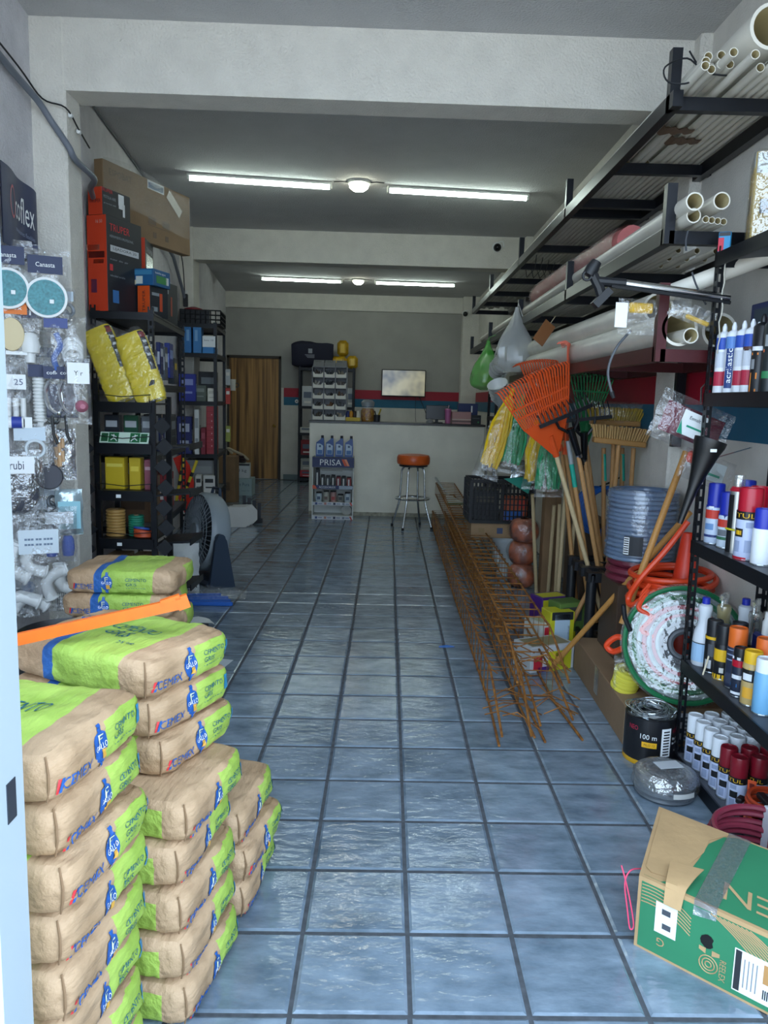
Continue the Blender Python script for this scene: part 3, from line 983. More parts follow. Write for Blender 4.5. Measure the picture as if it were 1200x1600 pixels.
# second band
t = thing('hanging_pack', 'blue and white cylinder can lying on the wall hook', 'pack', (-1.297, 2, 1.363), FACE, PK)
MB().cyl((-.09, 0, 0), (.045, 0, 0), .028, n=16).build('can', P('#2b3f9c'), t, smooth=True)
MB().cyl((.045, 0, 0), (.052, 0, 0), .03, n=16).build('rim', white_p, t)
MB().cyl((-.03, 0, 0), (.0, 0, 0), .0286, n=16).build('label_band', print_white, t)
MB().bx((.058, -.012, -.026), (.09, -.010, .026)).build('price_card', print_white, t)
hook(t, .08, .1)
t = pack('folded white cloth pack with clear ring, above the dark disc', (-1.232, 2.05, 1.255), .13, .16, .02, seed=16, rz=.3)
card(t, .12, .055, .045, P('#c8d6e0'), y=-.02)
MB().ring((.02, -.024, -.015), .035, .007, (0, 1, .2), 20, 6).build('ring', P('#d4dde2'), t, smooth=True)
t = pack('blue bag of pale wooden dowels hanging by the diamond plates', (-1.144, 2.2, 1.2), .11, .22, .02, seed=17, bag=film('blue_film', '#2f4f86', .5))
mb = MB()
for k in range(7): mb.cyl((-.02 + .012 * (k % 3), -.02, -.07 + .02 * k), (-.026 + .014 * (k % 3), -.022, -.02 + .018 * k), .008, n=7)
mb.build('dowels', P('#c9a47c'), t, smooth=True)
t = pack('bag with dark grey flat hose and copper strip', (-1.203, 2.12, 1.188), .11, .28, .02, seed=18)
MB().lathe([(.05, -.01), (.055, 0), (.05, .01)], 20, (.02, -.01, -.08), RX).build('flat_hose', P('#3b3c46'), t, smooth=True)
MB().cyl((-.01, -.025, .06), (-.012, -.025, -.06), .005, n=6).build('copper_strip', P('#9c6f55', .3), t)
t = pack('large dark grey rubber disc in a bag with white header', (-1.279, 2, 1.055), .20, .30, .035, seed=19, bag=clear_g)
card(t, .13, .07, .09, print_white, 'rubi', P('#1c2950'), y=-.034, tw=.4, th=.5)
MB().lathe([(.07, -.016), (.08, 0), (.07, .012), (.03, .018)], 26, (0, -.01, -.03), RX).build('rubber_disc', P('#43454e'), t, smooth=True)
t = pack('silver foil bag with pale blue print hanging by the diamond plates', (-1.117, 2.2, 0.905), .11, .20, .025, seed=20, bag=M('foil', '#bcd0d6', .22, .6, bump=.5, bscale=30))
card(t, .09, .12, -.01, P('#8fc3cf'), y=-.03)
MB().bx((-.02, -.0325, -.01), (.0, -.0315, .006)).build('red_mark', print_red, t)
t = pack('clear bag with a pair of blue fittings below the foil bag', (-1.136, 2.12, 0.802), .14, .24, .03, seed=21)
card(t, .11, .05, .075, P('#c5ccd2'), y=-.028)
for s_ in (-1, 1): MB().lathe([(.022, -.05), (.026, -.02), (.024, .02), (.016, .035)], 12, (s_ * .032, -.012, -.04)).build('fitting', P('#2c52b4'), t, smooth=True)
def elbow(mb, c, a, s_=1.0):
    m = Matrix.Rotation(a, 3, 'Y')
    pts = [Vector(c) + m @ (Vector(p) * s_) for p in ((0, 0, .09), (0, 0, .05), (.004, 0, .02), (.02, 0, -.004), (.05, 0, -.01), (.09, 0, -.01))]
    mb.tube(pts, [.026 * s_, .024 * s_, .024 * s_, .024 * s_, .024 * s_, .026 * s_], 12)
    mb.ring(pts[0], .026 * s_, .006 * s_, pts[1] - pts[0], 14, 6); mb.ring(pts[-1], .026 * s_, .006 * s_, pts[-1] - pts[-2], 14, 6)
t = pack('big clear bag of white pipe elbows with printed sheet, lowest by the post', (-1.188, 2, 0.678), .27, .42, .06, seed=22)
card(t, .15, .10, .10, P('#cfdbe2'), '=== == ===', P('#6d7f94'), y=-.055)
for c, a in (((-.06, -.02, 0), .3), ((.02, -.02, -.06), 1.2), ((-.05, -.01, -.13), 2.2), ((.07, -.01, -.10), .1)):
    mb = MB(); elbow(mb, c, a); mb.build('pipe_elbow', white_p, t, smooth=True)
t = pack('clear bag of white pipe tees partly behind the white post', (-1.304, 1.95, 0.621), .20, .36, .05, seed=23)
for c, a in (((-.02, -.02, .05), .5), ((.01, -.02, -.07), 2.0)):
    mb = MB(); elbow(mb, c, a, 1.1); mb.build('pipe_tee', white_p, t, smooth=True)
t = pack('small wire mesh strainer pack hanging lowest near the rear sacks', (-1.144, 2.15, 0.462), .06, .12, .012, seed=24)
mb = MB()
for k in range(6): mb.bar((-.02 + k * .008, -.012, -.05), (-.02 + k * .008, -.012, .03), .002); mb.bar((-.022, -.0125, -.05 + k * .016), (.022, -.0125, -.05 + k * .016), .002)
mb.build('wire_mesh', P('#3a3d44'), t)

# ---------------------------------------------------------------- rack against the left wall, boxes on top
RA = Vector((lwx(3.42) + .03, 3.42, 0))
metal_rack('steel_rack', 'black steel rack against the left wall under the orange boxes', RA, WA, .40, 1.35, (.12, .62, 1.10, 1.58, 2.04), 2.08)
def onA(x, y, z):
    return RA + Matrix.Rotation(WA, 3, 'Z') @ Vector((x, y, 0)) + Vector((0, 0, z))
ora = P('#d9431f'); bkp = P('#1b222b'); org2 = P('#e0561c')
d = (.15, .36, .60)
pbox('tool_box', 'tall orange and black tool box, largest on the rack', 'box', (-1.335, 3.60, 2.04), d, -.33, bkp, [
    ('f', 0, 0, .149, .598, ora), ('f', -.03, .10, .10, .035, P('#e8b0a0')), ('f', -.005, .055, .125, .04, P('#3a1420')), ('f', .01, .012, .08, .025, bkp), ('f', -.03, -.14, .045, .085, P('#2b4a8c')), ('f', .02, .26, .05, .02, P('#c9a59a'), '16 50'),
    ('r', -.05, .23, .20, .045, print_red, 'TRUPER'), ('r', -.03, .175, .24, .016, P('#9aa4ac'), 'HERRAMIENTA PROFESIONAL'), ('r', 0, .10, .29, .04, P('#c9cdd0')), ('r', 0, .10, .24, .022, bkp, 'LIJADORA 20'),
    ('r', -.06, .03, .18, .016, P('#9aa4ac'), 'motor  alto  par'), ('r', -.08, -.07, .15, .014, P('#9aa4ac'), 'velocidad variable'), ('r', -.14, -.02, .03, .04, print_red), ('r', -.10, -.20, .06, .08, P('#3a78b8'))])
d = (.11, .28, .17)
pbox('tool_box', 'small orange and black box with spray gun picture, atop the tall one', 'box', (-1.355, 3.57, 2.642), d, -.33, bkp, [
    ('f', 0, 0, .108, .168, ora), ('f', 0, .0, .085, .022, bkp, 'TRUPER'),
    ('r', -.10, .07, .12, .022, print_red, 'TRUPER'), ('r', -.07, .03, .12, .018, P('#9aa4ac'), 'PISTOLA AIRE'), ('r', -.07, -.01, .12, .012, P('#9aa4ac'), 'gravedad 600'), ('r', .045, .04, .055, .07, print_white), ('r', .07, -.02, .02, .08, print_white), ('r', .045, -.005, .05, .02, print_white)])
d = (1.02, .07, .44)
cbm = M('big_carton', '#8f7556', .8, var=.14, scale=5, bump=.2, bscale=40)
t = pbox('cardboard_box', 'big brown carton wrapped in film, highest on the left rack', 'box', (-1.285, 4.12, 2.60), d, 1.245, cbm, [
    ('f', -.33, .155, .24, .042, P('#5f4b36'), 'ESPOBAT'), ('f', .07, .185, .20, .06, P('#d8dfe4')), ('f', .07, .182, .18, .04, P('#2d5f92')),
    ('f', .02, -.06, .09, .05, P('#6b5540')), ('f', .19, -.06, .09, .05, P('#6b5540')), ('f', .105, -.095, .27, .004, P('#6b5540')), ('f', .05, -.155, .04, .04, P('#6b5540')), ('f', .20, -.155, .04, .04, P('#6b5540'))])
mb = MB(); o = Vector((.30, -.0365, .34)); m = Matrix.Rotation(.6, 3, 'Y')
mb.poly([o + m @ Vector(p) for p in ((-.10, 0, -.035), (.10, 0, -.035), (.10, 0, .035), (-.10, 0, .035))], (0, -.0015, 0)); mb.build('sticker', P('#d5d0c2'), t)
mb = MB()
mb.grid(lambda u, v: Vector(((u - .5) * 1.02, -.0385 - .003 * abs(noise.noise(Vector((u * 9, v * 12, 1)))), .30 + (v - .5) * .30 + .03 * math.sin(u * 5))), 16, 8)
mb.build('stretch_film', film('carton_film', '#c3c8c4', .14, gl=.4), t, smooth=True)
d = (.13, .30, .26)
pbox('tool_box', 'orange-ended black box behind the tall one, under the carton', 'box', onA(.20, .62, 2.04 + .302), d, WA, bkp, [('f', 0, 0, .128, .258, ora), ('r', 0, .06, .22, .03, P('#9aa4ac'), 'TRUPER'), ('r', 0, -.02, .24, .10, M('foil_shine', '#9aa2a4', .25, .7))])
d = (.22, .46, .30)
pbox('tool_case_box', 'long black box with small red mark, at the end of the top shelf', 'box', onA(.26, .72, 2.04), d, WA - .2, bkp, [('r', .02, .08, .05, .03, P('#8d979e')), ('r', .10, -.02, .03, .14, P('#a5462f')), ('r', -.10, .10, .12, .015, P('#8d979e'), 'PROFESIONAL')])
d = (.10, .20, .20)
pbox('tool_box', 'small upright orange box with black lettering on the shelf edge', 'box', onA(.345, .30, 2.04), d, -.35, bkp, [('f', 0, 0, .098, .198, org2), ('r', -.04, .05, .08, .02, P('#8d979e')), ('r', .02, .0, .03, .12, P('#c64a26')), ('r', -.05, -.05, .06, .03, P('#8d979e'))])
mb = MB().text('TRUPER', (0, 0, 0), (0, 0, 1), (-1, 0, 0), .14, .022, .0)
t = bpy.data.objects['tool_box.003']
MB().text('TRUPER', (0, -.1005, .10), (0, 0, 1), (-1, 0, 0), .14, .022, .0018).build('lettering', bkp, t)
d = (.17, .22, .11)
pbox('pump_box', 'blue box with green leaf print balanced on the small orange box', 'box', onA(.33, .31, 2.242), d, -.25, P('#1d5c8c'), [('f', -.02, -.02, .05, .05, P('#d0d8d2')), ('f', 0, .03, .15, .03, P('#3f86b0')), ('f', -.06, -.035, .03, .03, P('#c9bfa0')), ('r', 0, -.01, .14, .05, P('#3f8a4c')), ('r', -.02, .03, .13, .018, print_white, 'bomba agua'), ('r', .07, -.01, .03, .05, print_white)])

# goods on the rack's shelves
small = [
    # name, label, x, y, level, size, colour, accent
    ('glue_bottle', 'white glue bottle with yellow cap on the upper left rack shelf', .33, .10, 1.58, (.06, .06, .2), '#d8d8d0', '#d8b02c'),
    ('parts_pack', 'blue blister pack behind the yellow rolls', .34, .26, 1.58, (.05, .12, .24), '#20336a', '#aab4c8'),
    ('parts_pack', 'dark blue hanging pack high on the left rack', .36, .44, 1.66, (.03, .13, .22), '#1b2a66', '#c8ced8'),
    ('parts_pack', 'grey fitting pack next to the dark blue one', .36, .62, 1.62, (.03, .12, .24), '#5b626c', '#d6dade'),
    ('parts_pack', 'royal blue glove pack at the rack end', .36, .82, 1.64, (.04, .16, .26), '#27388c', '#8fa0d0'),
    ('parts_pack', 'yellow-labelled tape pack at the rack end', .35, 1.05, 1.60, (.05, .14, .2), '#3a4048', '#d2b13a'),
    ('spray_bottle', 'teal bottle low behind the rack post', .32, .14, 1.10, (.07, .07, .24), '#2c6b70', '#d8d8d0'),
    ('parts_box', 'green box on the middle left rack shelf', .25, .36, 1.10, (.14, .18, .2), '#2d6b4c', '#d5dcd0'),
    ('parts_box', 'navy box with white panel on the middle rack shelf', .26, .62, 1.10, (.16, .2, .24), '#1d2a58', '#cfd4dc'),
    ('parts_box', 'black box on the middle rack shelf end', .26, .98, 1.10, (.2, .28, .26), '#1c2026', '#7d858c'),
    ('parts_box', 'brown carton on the lower left rack shelf', .2, .4, .62, (.24, .4, .3), '#7a5c40', '#5a4430'),
    ('parts_box', 'red box on the lower left rack shelf', .24, .95, .62, (.2, .3, .28), '#8c2a2e', '#d8c8c0'),
]
for (nm, lb, x, y, z, d, c1, c2) in small:
    if nm in ('glue_bottle', 'spray_bottle'):
        t = thing(nm, lb, 'bottle', onA(x, y, z), WA)
        r_ = d[0] / 2
        MB().lathe([(r_ * .9, 0), (r_, .01), (r_, d[2] * .6), (r_ * .5, d[2] * .78), (r_ * .35, d[2] * .8)], 14).build('body', P(c1, .35), t, smooth=True)
        MB().lathe([(r_ * .42, d[2] * .8), (r_ * .4, d[2])], 12).build('cap', P(c2, .4), t, smooth=True)
        MB().lathe([(r_ * 1.01, d[2] * .15), (r_ * 1.01, d[2] * .45)], 14, cap=False).build('label_band', P('#d9c14a' if nm == 'glue_bottle' else '#dfe4e0'), t)
    else:
        pbox(nm, lb, 'box' if 'box' in nm else 'pack', onA(x, y, z), d, WA, P(c1, .3 if 'pack' in nm else .55), [('r', 0, d[2] * .18, d[1] * .7, d[2] * .25, P(c2)), ('r', 0, -d[2] * .15, d[1] * .6, d[2] * .05, P(c2), 'ref 20 mm'), ('f', 0, 0, d[0] * .7, d[2] * .4, P(c2))])

# ---------------------------------------------------------------- display stand with diamond plates
DS = Vector((-1.10, 3.02, 0))
t = thing('display_stand', 'black display stand hung with diamond plates behind the rear sacks', 'stand', DS)
for sx in (-.172, .172):
    for y in (0, .34):
        MB().bx((sx - .017, y - .012, 0), (sx + .017, y + .012, 1.60 if y == 0 else 1.50)).build('post', blk, t)
for z in (.33, .62, .92, 1.21, 1.46):
    tr = MB()
    tr.bx((-.172, -.03, z - .012), (.172, .34, z)); tr.bx((-.172, -.036, z - .06), (.172, -.028, z + .004))
    tr = tr.build('tray', blk, t)
    mb = MB()
    mb.tube([(-.165, -.04, z), (-.165, -.045, z + .05), (0, -.05, z + .035), (.165, -.045, z + .05), (.165, -.04, z)], .003, 5)
    mb.tube([(-.165, .0, z + .05), (-.165, -.045, z + .05)], .003, 5); mb.tube([(.165, .0, z + .05), (.165, -.045, z + .05)], .003, 5)
    mb.build('wire_rail', blk, tr)
    if z < 1.4:
        s2 = MB()
        s2.hexa([(.19, -.02, z - .03), (.40, -.02, z - .01), (.40, .30, z - .01), (.19, .30, z - .03), (.19, -.02, z - .02), (.40, -.02, z), (.40, .30, z), (.19, .30, z - .02)])
        s2.bx((.395, -.02, z - .03), (.402, .30, z + .01))
        s2.build('side_tray', blk, t)
for sx, x in ((-1, -.235), (1, .245)):
    for k in range(7):
        z = 1.325 - k * .125 - (.02 if sx < 0 else 0)
        m = Matrix.Rotation(PI / 4, 4, 'Y') @ Matrix.Rotation(.12 * ((k % 3) - 1), 4, 'Z')
        p_ = MB().rbox((x + .012 * (k % 2), -.06 + .004 * k, z), (.078, .006, .078), .002, m).build('diamond_plate', M('matt_black_card', '#171a1f', .7), t)
        MB().tube([(x, -.06 + .004 * k, z + .052), (x, -.055, z + .072)], .0025, 5).build('link', chrome, p_)
MB().bx((-.05, -.040, .88), (-.02, -.037, .90)).build('price_tag', print_white, t)
MB().bx((-.05, -.040, .58), (-.02, -.037, .60)).build('price_tag', print_white, t)
# goods on the stand
ex = thing('exit_sign', 'green and white emergency exit sign plate on the stand', 'sign', DS + Vector((0, -.025, 1.215)), 0, rot=(-.45, 0, 0))
MB().rbox((0, 0, .035), (.30, .008, .072), .002).build('plate', P('#cfe6d4'), ex)
for (x0, x1) in ((-.14, -.10), (.10, .14)): MB().bx((x0, -.0056, .008), (x1, -.004, .062)).build('green_stripe', P('#1e5a36'), ex)
for sx in (-1, 1):
    MB().bx((sx * .065 - .03, -.0056, .004), (sx * .065 + .03, -.004, .066)).build('green_field', P('#1d6b40'), ex)
    mb = MB()
    for (a, b_) in (((0, .055), (0, .03)), ((0, .045), (sx * -.018, .038)), ((0, .045), (sx * .015, .05)), ((0, .03), (sx * .016, .016)), ((0, .03), (sx * -.014, .022)), ((sx * -.014, .022), (sx * -.022, .010))):
        mb.bar((sx * .065 + a[0], -.0065, a[1]), (sx * .065 + b_[0], -.0065, b_[1]), .005, .002, (0, 1, 0))
    mb.build('running_figure', print_white, ex)
pbox('sponge_pack', 'wide yellow pack on the middle stand tray', 'pack', DS + Vector((-.09, .10, .921)), (.12, .08, .20), 0, P('#c7ac1d'), [('f', 0, .05, .10, .02, P('#e0cf58'))])
pbox('sponge_pack', 'narrow yellow pack on the middle stand tray', 'pack', DS + Vector((.035, .10, .921)), (.07, .08, .20), 0, P('#bfa51c'), [('f', 0, .03, .05, .03, P('#d9c444'))])
pbox('parts_box', 'dusty pink box on the middle stand tray', 'box', DS + Vector((.125, .10, .921)), (.06, .08, .19), 0, P('#8c4a58'), [('f', 0, .04, .05, .02, P('#c09aa0'))])
def spool(name, label, loc, r_, h, mat, n=9, cat='spool'):
    t = thing(name, label, cat, loc)
    mb = MB()
    for k in range(n): mb.ring((0, 0, h * (k + .5) / n), r_, h / n * .56, (0, 0, 1), 22, 6)
    mb.lathe([(r_ * .98, 0), (r_ * .98, h)], 18)
    mb.build('cord', mat, t, smooth=True)
    mb = MB(); mb.lathe([(r_ * .35, h), (r_ * .35, h + .004)], 12); mb.build('core', kraft, t)
    return t
spool('twine_spool', 'golden twine spool on the lower stand tray', DS + Vector((-.10, .09, .621)), .05, .17, P('#b08a4c'))
spool('twine_spool', 'green twine spool on the lower stand tray', DS + Vector((.02, .12, .621)), .042, .13, P('#1f7c62'))
t = thing('cord_hank', 'orange and blue cord hank on the lower stand tray', 'cord', DS + Vector((.09, .04, .635)))
mb = MB(); [mb.ring((0, 0, .014 * k), .05, .011, (.2 * math.sin(k), .1, 1), 20, 6) for k in range(3)]; mb.build('cord', P('#c2502a'), t, smooth=True)
MB().ring((-.01, 0, .046), .045, .008, (.1, .2, 1), 20, 6).build('inner_cord', P('#2a4fa0'), t, smooth=True)
for k, (x, lb, c_) in enumerate(((-.12, 'dark tool pack standing on the second stand tray', '#2a2f36'), (0, 'green-topped tool pack on the second stand tray', '#25503a'), (.11, 'grey clip pack on the second stand tray', '#6a7076'))):
    pbox('tool_pack', lb, 'pack', DS + Vector((x, .14, 1.211)), (.09, .06, .17), 0, P(c_, .3), [('f', 0, .03, .07, .04, P('#aab0b4')), ('f', 0, -.04, .05, .02, P('#8a9096'), 'pinza')])
for k, (x, lb) in enumerate(((-.09, 'brown carton on the lowest stand tray by the wall'), (.07, 'brown carton on the lowest stand tray by the aisle'))):
    pbox('parts_box', lb, 'box', DS + Vector((x, .12, .331)), (.13, .18, .17), 0, kraft, [('f', 0, .0, .07, .04, P('#cfc8b8'))])

# yellow cloth rolls leaning on the stand
yel = M('yellow_cloth', '#f2da24', .55, var=.12, scale=14)
def cloth_roll(label, base, top, w, seed):
    base, top = Vector(base), Vector(top)
    d = top - base
    L = d.length
    t = thing('cloth_roll', label, 'roll', base)
    q = Vector((0, 0, 1)).rotation_difference(d.normalized())
    t.rotation_mode = 'QUATERNION'; t.rotation_quaternion = q
    def sh(u, v, o=0.0):
        a = 2 * PI * u
        ca, sa = math.cos(a), math.sin(a)
        x = (abs(ca) ** .55) * (1 if ca > 0 else -1) * w / 2
        y = (abs(sa) ** .55) * (1 if sa > 0 else -1) * .042
        e = 1 - .12 * (abs(2 * v - 1) ** 6)
        wr = .0035 * noise.noise(Vector((x * 12, v * 34, seed + sa))) + .002 * noise.noise(Vector((x * 40, v * 60, seed)))
        return Vector((x * e + wr + o * ca, y * e + wr * 2 + o * sa, v * L))
    mb = MB(); mb.grid(lambda u, v: sh(u, v), 40, 44); mb.lathe([(.05, .002), (.05, .003)], 8); mb.build('cloth', yel, t, smooth=True)
    mb = MB()
    mb.grid(lambda u, v: sh(.83 + u * .12, .40 + v * .58, .003), 8, 24)
    mb.build('label_strip', P('#17181c'), t, smooth=True)
    mb = MB(); mb.grid(lambda u, v: sh(.835 + u * .11, .88 + v * .08, .004), 5, 3); mb.build('red_panel', P('#8c1f28'), t)
    for k in range(3):
        mb = MB(); mb.grid(lambda u, v: sh(.85 + u * .08, .60 + k * .1 + v * .035, .0045), 4, 2); mb.build('printed_panel', P('#cfd2d2'), t)
    mb = MB(); mb.grid(lambda u, v: sh(u, -.03 + v * 1.10, .006 - .01 * max(0, v - .9) * 10), 36, 22); mb.build('plastic_wrap', clear, t, smooth=True)
    mb = MB(); mb.cyl((0, 0, L - .004), (0, 0, L + .004), .03, n=10); mb.build('roll_end', yel, t)
cloth_roll('yellow cloth roll in plastic leaning on the stand, nearer the column', (-1.115, 3.06, 1.47), (-1.30, 3.14, 1.90), .185, 1)
cloth_roll('yellow cloth roll in plastic leaning on the stand, nearer the aisle', (-.93, 3.03, 1.47), (-1.09, 3.11, 1.87), .19, 2)

# ---------------------------------------------------------------- fan, bags and cartons along the left aisle
fan_g = M('fan_grey', '#8c969c', .4); fan_d = M('fan_dark', '#2c3a4c', .45)
t = thing('floor_fan', 'grey round floor fan with dark blue base beside the display stand', 'fan', (-1.0, 4.58, 0), -.95)
# local: the grille faces -y, tilted up a little
fc = Vector((0, .02, .40))
FT = Matrix.Rotation(PI / 2 - .12, 4, 'X')
MB().lathe([(.305, .075), (.325, .04), (.325, -.06), (.30, -.09), (.285, -.085), (.285, .065)], 40, fc, FT, cap=False).build('housing_ring', fan_g, t, smooth=True)
mb = MB()
def fp(r_, a, z): return fc + FT.to_3x3() @ Vector((r_ * math.cos(a), r_ * math.sin(a), z))
for k in range(44):
    a = 2 * PI * k / 44
    mb.tube([fp(.07, a, .085), fp(.18, a + .10, .095), fp(.30, a + .16, .070)], .0032, 4)
for r_ in (.12, .18, .24): mb.tube([fp(r_, 2 * PI * k / 36, .092) for k in range(36)], .003, 4, closed=True)
mb.build('front_grille', M('grille_grey', '#8a949a', .45), t)
MB().lathe([(.075, .08), (.07, .105), (.01, .112)], 20, fc, FT).build('hub_cap', fan_g, t, smooth=True)
bl = MB()
for k in range(5):
    a = 2 * PI * k / 5
    bl.add([fp(.05, a - .3, .0), fp(.26, a - .25, -.02), fp(.28, a + .25, .02), fp(.05, a + .5, .03)], [(0, 1, 2, 3)])
    bl.add([fp(.05, a - .3, -.004), fp(.26, a - .25, -.024), fp(.28, a + .25, .016), fp(.05, a + .5, .026)], [(3, 2, 1, 0)])
bl.build('blades', M('blade_grey', '#56616a', .4), t)
MB().lathe([(.295, -.085), (.1, -.10), (.1, -.13)], 30, fc, FT).build('back_cover', M('fan_back', '#4a545c', .5), t, smooth=True)
for s_ in (-1, 1):
    mb = MB()
    mb.poly([(s_ * .335, -.10, 0), (s_ * .335, .12, 0), (s_ * .335, .05, .38), (s_ * .335, .02, .43), (s_ * .335, -.02, .43), (s_ * .335, -.045, .38)], (s_ * .035, 0, 0))
    mb.build('side_support', fan_d, t)
    MB().cyl((s_ * .325, 0, .40), (s_ * .378, 0, .40), .035, n=16).build('pivot_knob', fan_d, t, smooth=True)
MB().rbox((0, .01, .025), (.70, .24, .05), .02).build('base', fan_d, t)
mb = MB(); mb.tube([fp(.30, 1.25, -.06), fp(.37, 1.4, -.06), fp(.37, 1.75, -.06), fp(.30, 1.9, -.06)], .014, 8); mb.build('carry_handle', fan_d, t, smooth=True)

t = thing('product_bag', 'white plastic bag with green print and Kim lettering beside the fan', 'bag', (-1.03, 4.02, 0), .3)
bag_mesh(.26, .40, .09, 31, 12, 14, crumple=.03).build('bag_body', M('white_bag', '#cfd3d2', .4, bump=.4, bscale=25), t, smooth=True).location = (0, 0, .205)
MB().text('Kim', (.04, -.125, .10), (1, 0, .35), (-.35, 0, 1), .12, .06, .004).build('lettering', P('#23262a'), t)
mb = MB(); mb.poly([(-.09, -.118, .28), (.0, -.122, .26), (.07, -.118, .19), (-.06, -.122, .20)], (0, .05, 0)); mb.build('green_print', P('#22a060'), t)
t = thing('pipe_bundle', 'blue plastic strips in a clear bag lying on the floor', 'bundle', (-.80, 3.84, 0), .12)
for k in range(6):
    MB().rbox((-.01 * k, -.09 + .03 * k, .016 + .012 * (k % 3)), (.40 - .02 * k, .022, .03), .006, rotz(.06 * (k % 3 - 1))).build('strip', P('#2b62b8', .35), t)
b_ = bag_mesh(.54, .26, .055, 33, 12, 8, crumple=.02).build('plastic_bag', clear, t, smooth=True)
b_.rotation_euler = (PI / 2, 0, 0); b_.location = (.02, 0, .06)
t = thing('loose_tray', 'black tray with white paper lying on the floor by the rear sacks', 'tray', (-.76, 3.16, 0), .5)
mb = MB(); mb.rbox((0, 0, .012), (.22, .16, .024), .004); mb.bx((-.11, -.08, .024), (.11, -.07, .05)); mb.bx((-.11, .07, .024), (.11, .08, .05)); mb.build('tray_body', blk_p, t)
mb = MB(); mb.grid(lambda u, v: Vector(((u - .5) * .2 + .06, (v - .5) * .15, .03 + .03 * math.sin(u * 3) + .01 * noise.noise(Vector((u * 4, v * 4, 0))))), 8, 6); mb.grid(lambda u, v: Vector(((.5 - u) * .2 + .06, (v - .5) * .15, .029 + .03 * math.sin((1 - u) * 3) + .01 * noise.noise(Vector(((1 - u) * 4, v * 4, 0))))), 8, 6)
mb.build('paper', P('#dfe3e4'), t, smooth=True)
o = MB().bx((-.07, -.09, 0), (.07, .09, .0012)).build('paper_sheet', P('#c7d0d8'))
o.location = (-.44, 2.52, 0.0006); o.rotation_euler = (0, 0, -.2); tag(o, 'single pale paper sheet on the tiles beside the sacks', 'paper')
o = MB().add([(-.05, -.012, .001), (-.01, -.02, .001), (.05, -.008, .004), (.045, .012, .002), (.0, .016, .006), (-.045, .008, .001), (-.05, -.012, 0), (-.01, -.02, 0), (.05, -.008, .002), (.045, .012, 0), (.0, .016, .004), (-.045, .008, 0)], [(0, 1, 2, 3, 4, 5), (11, 10, 9, 8, 7, 6)] + [(i, (i + 1) % 6 + 0, 6 + (i + 1) % 6, 6 + i)[::-1] for i in range(6)]).build('plastic_scrap', P('#1668c0', .35))
o.location = (.91, 2.95, .0008); tag(o, 'small crumpled blue plastic scrap on the middle of the floor', 'scrap')

# octagonal bins and cartons further back
for k in range(3):
    t = thing('bin', 'white octagonal plastic tray, %s of the nested three on the floor' % ['nearest', 'middle one', 'rearmost'][k], 'bin', (-1.24 + .02 * k, 7.22 + .10 * k, 0), .25, 'octagonal trays')
    pts = [(-.17, -.02, .06), (-.11, -.02, 0.0), (.11, -.02, 0.0), (.17, -.02, .06), (.17, -.02, .17), (.11, -.02, .24), (-.11, -.02, .24), (-.17, -.02, .17)]
    MB().poly(pts, (0, .04, 0)).build('tray_body', M('tray_white', '#c9c8c4', .4), t)
    mb = MB()
    for x in (-.08, -.03, .02, .07): mb.bx((x, -.026, .01), (x + .006, -.019, .15))
    mb.build('ribs', M('tray_white', '#c9c8c4', .4), t)
t = thing('bracket', 'black folded metal bracket leaning on the white trays', 'bracket', (-1.12, 7.52, 0), .3)
mb = MB()
for k in range(4): mb.bx((-.1 + .06 * k, 0, 0), (-.06 + .06 * k, .015, .34 - .03 * k))
mb.bx((-.1, 0, .0), (.14, .015, .06)); mb.build('plate', blk, t)
pbox('cardboard_box', 'tall narrow brown carton on the floor by the rear rack', 'box', (-1.80, 9.5, 0), (.26, .28, .66), 0, kraft_d, [('f', .0, -.1, .1, .12, P('#5f4a34')), ('f', .0, .1, .02, .3, P('#7d6144'))])
pbox('cardboard_box', 'white lower carton stacked before the wooden door', 'box', (-1.73, 10.3, 0), (.32, .3, .27), 0, P('#9aaeae'), [('f', .0, .04, .24, .05, P('#3d5568'), 'Kurz Pura'), ('f', -.08, -.06, .06, .05, P('#3d5568')), ('f', .06, -.06, .12, .02, P('#3d5568'), 'caja 12')])
pbox('cardboard_box', 'small white upper carton stacked before the wooden door', 'box', (-1.76, 10.3, .272), (.27, .26, .22), .1, P('#c4c8c8'), [('f', .0, .0, .18, .06, P('#4a525a'), '20 kg'), ('f', 0, .095, .27, .03, P('#22252a'))])
t = thing('cable_roll', 'dark cable roll with beige hose on top of the white cartons', 'coil', (-1.80, 10.3, .495))
mb = MB(); [mb.ring((0, 0, .025 + k * .035), .10, .02, (0, .1, 1), 22, 8) for k in range(3)]; mb.build('cable', P('#2c1c22', .3), t, smooth=True)
MB().tube(spline([(-.1, 0, .14), (-.16, -.02, .22), (-.05, -.05, .18), (.08, -.05, .12), (.16, -.06, .05)], 5), .02, 8).build('hose', P('#b3a78e'), t, smooth=True)

# ---------------------------------------------------------------- second rack on the left with its goods
RB = Vector((lwx(7.0) + .035, 6.98, 0))
metal_rack('steel_rack', 'black steel rack further back on the left, before the wooden door', RB, WA, .42, 1.0, (.42, .86, 1.45, 1.98, 2.30), 2.32, slots=False)
def onB(x, y, z):
    return RB + Matrix.Rotation(WA, 3, 'Z') @ Vector((x, y, 0)) + Vector((0, 0, z))
t = thing('wire_crate', 'black wire crate on the very top of the rear left rack', 'crate', onB(.24, .3, 2.30), WA)
mb = MB()
for z in (.0, .05, .10, .15): mb.tube([(-.22, -.26, z), (.22, -.26, z), (.22, .26, z), (-.22, .26, z)], .008, 5, closed=True)
for k in range(9):
    x = -.22 + .055 * k
    mb.tube([(x, -.26, 0), (x, -.26, .15)], .006, 4)
for k in range(8):
    y = -.26 + .074 * k
    mb.tube([(.22, y, 0), (.22, y, .15)], .006, 4)
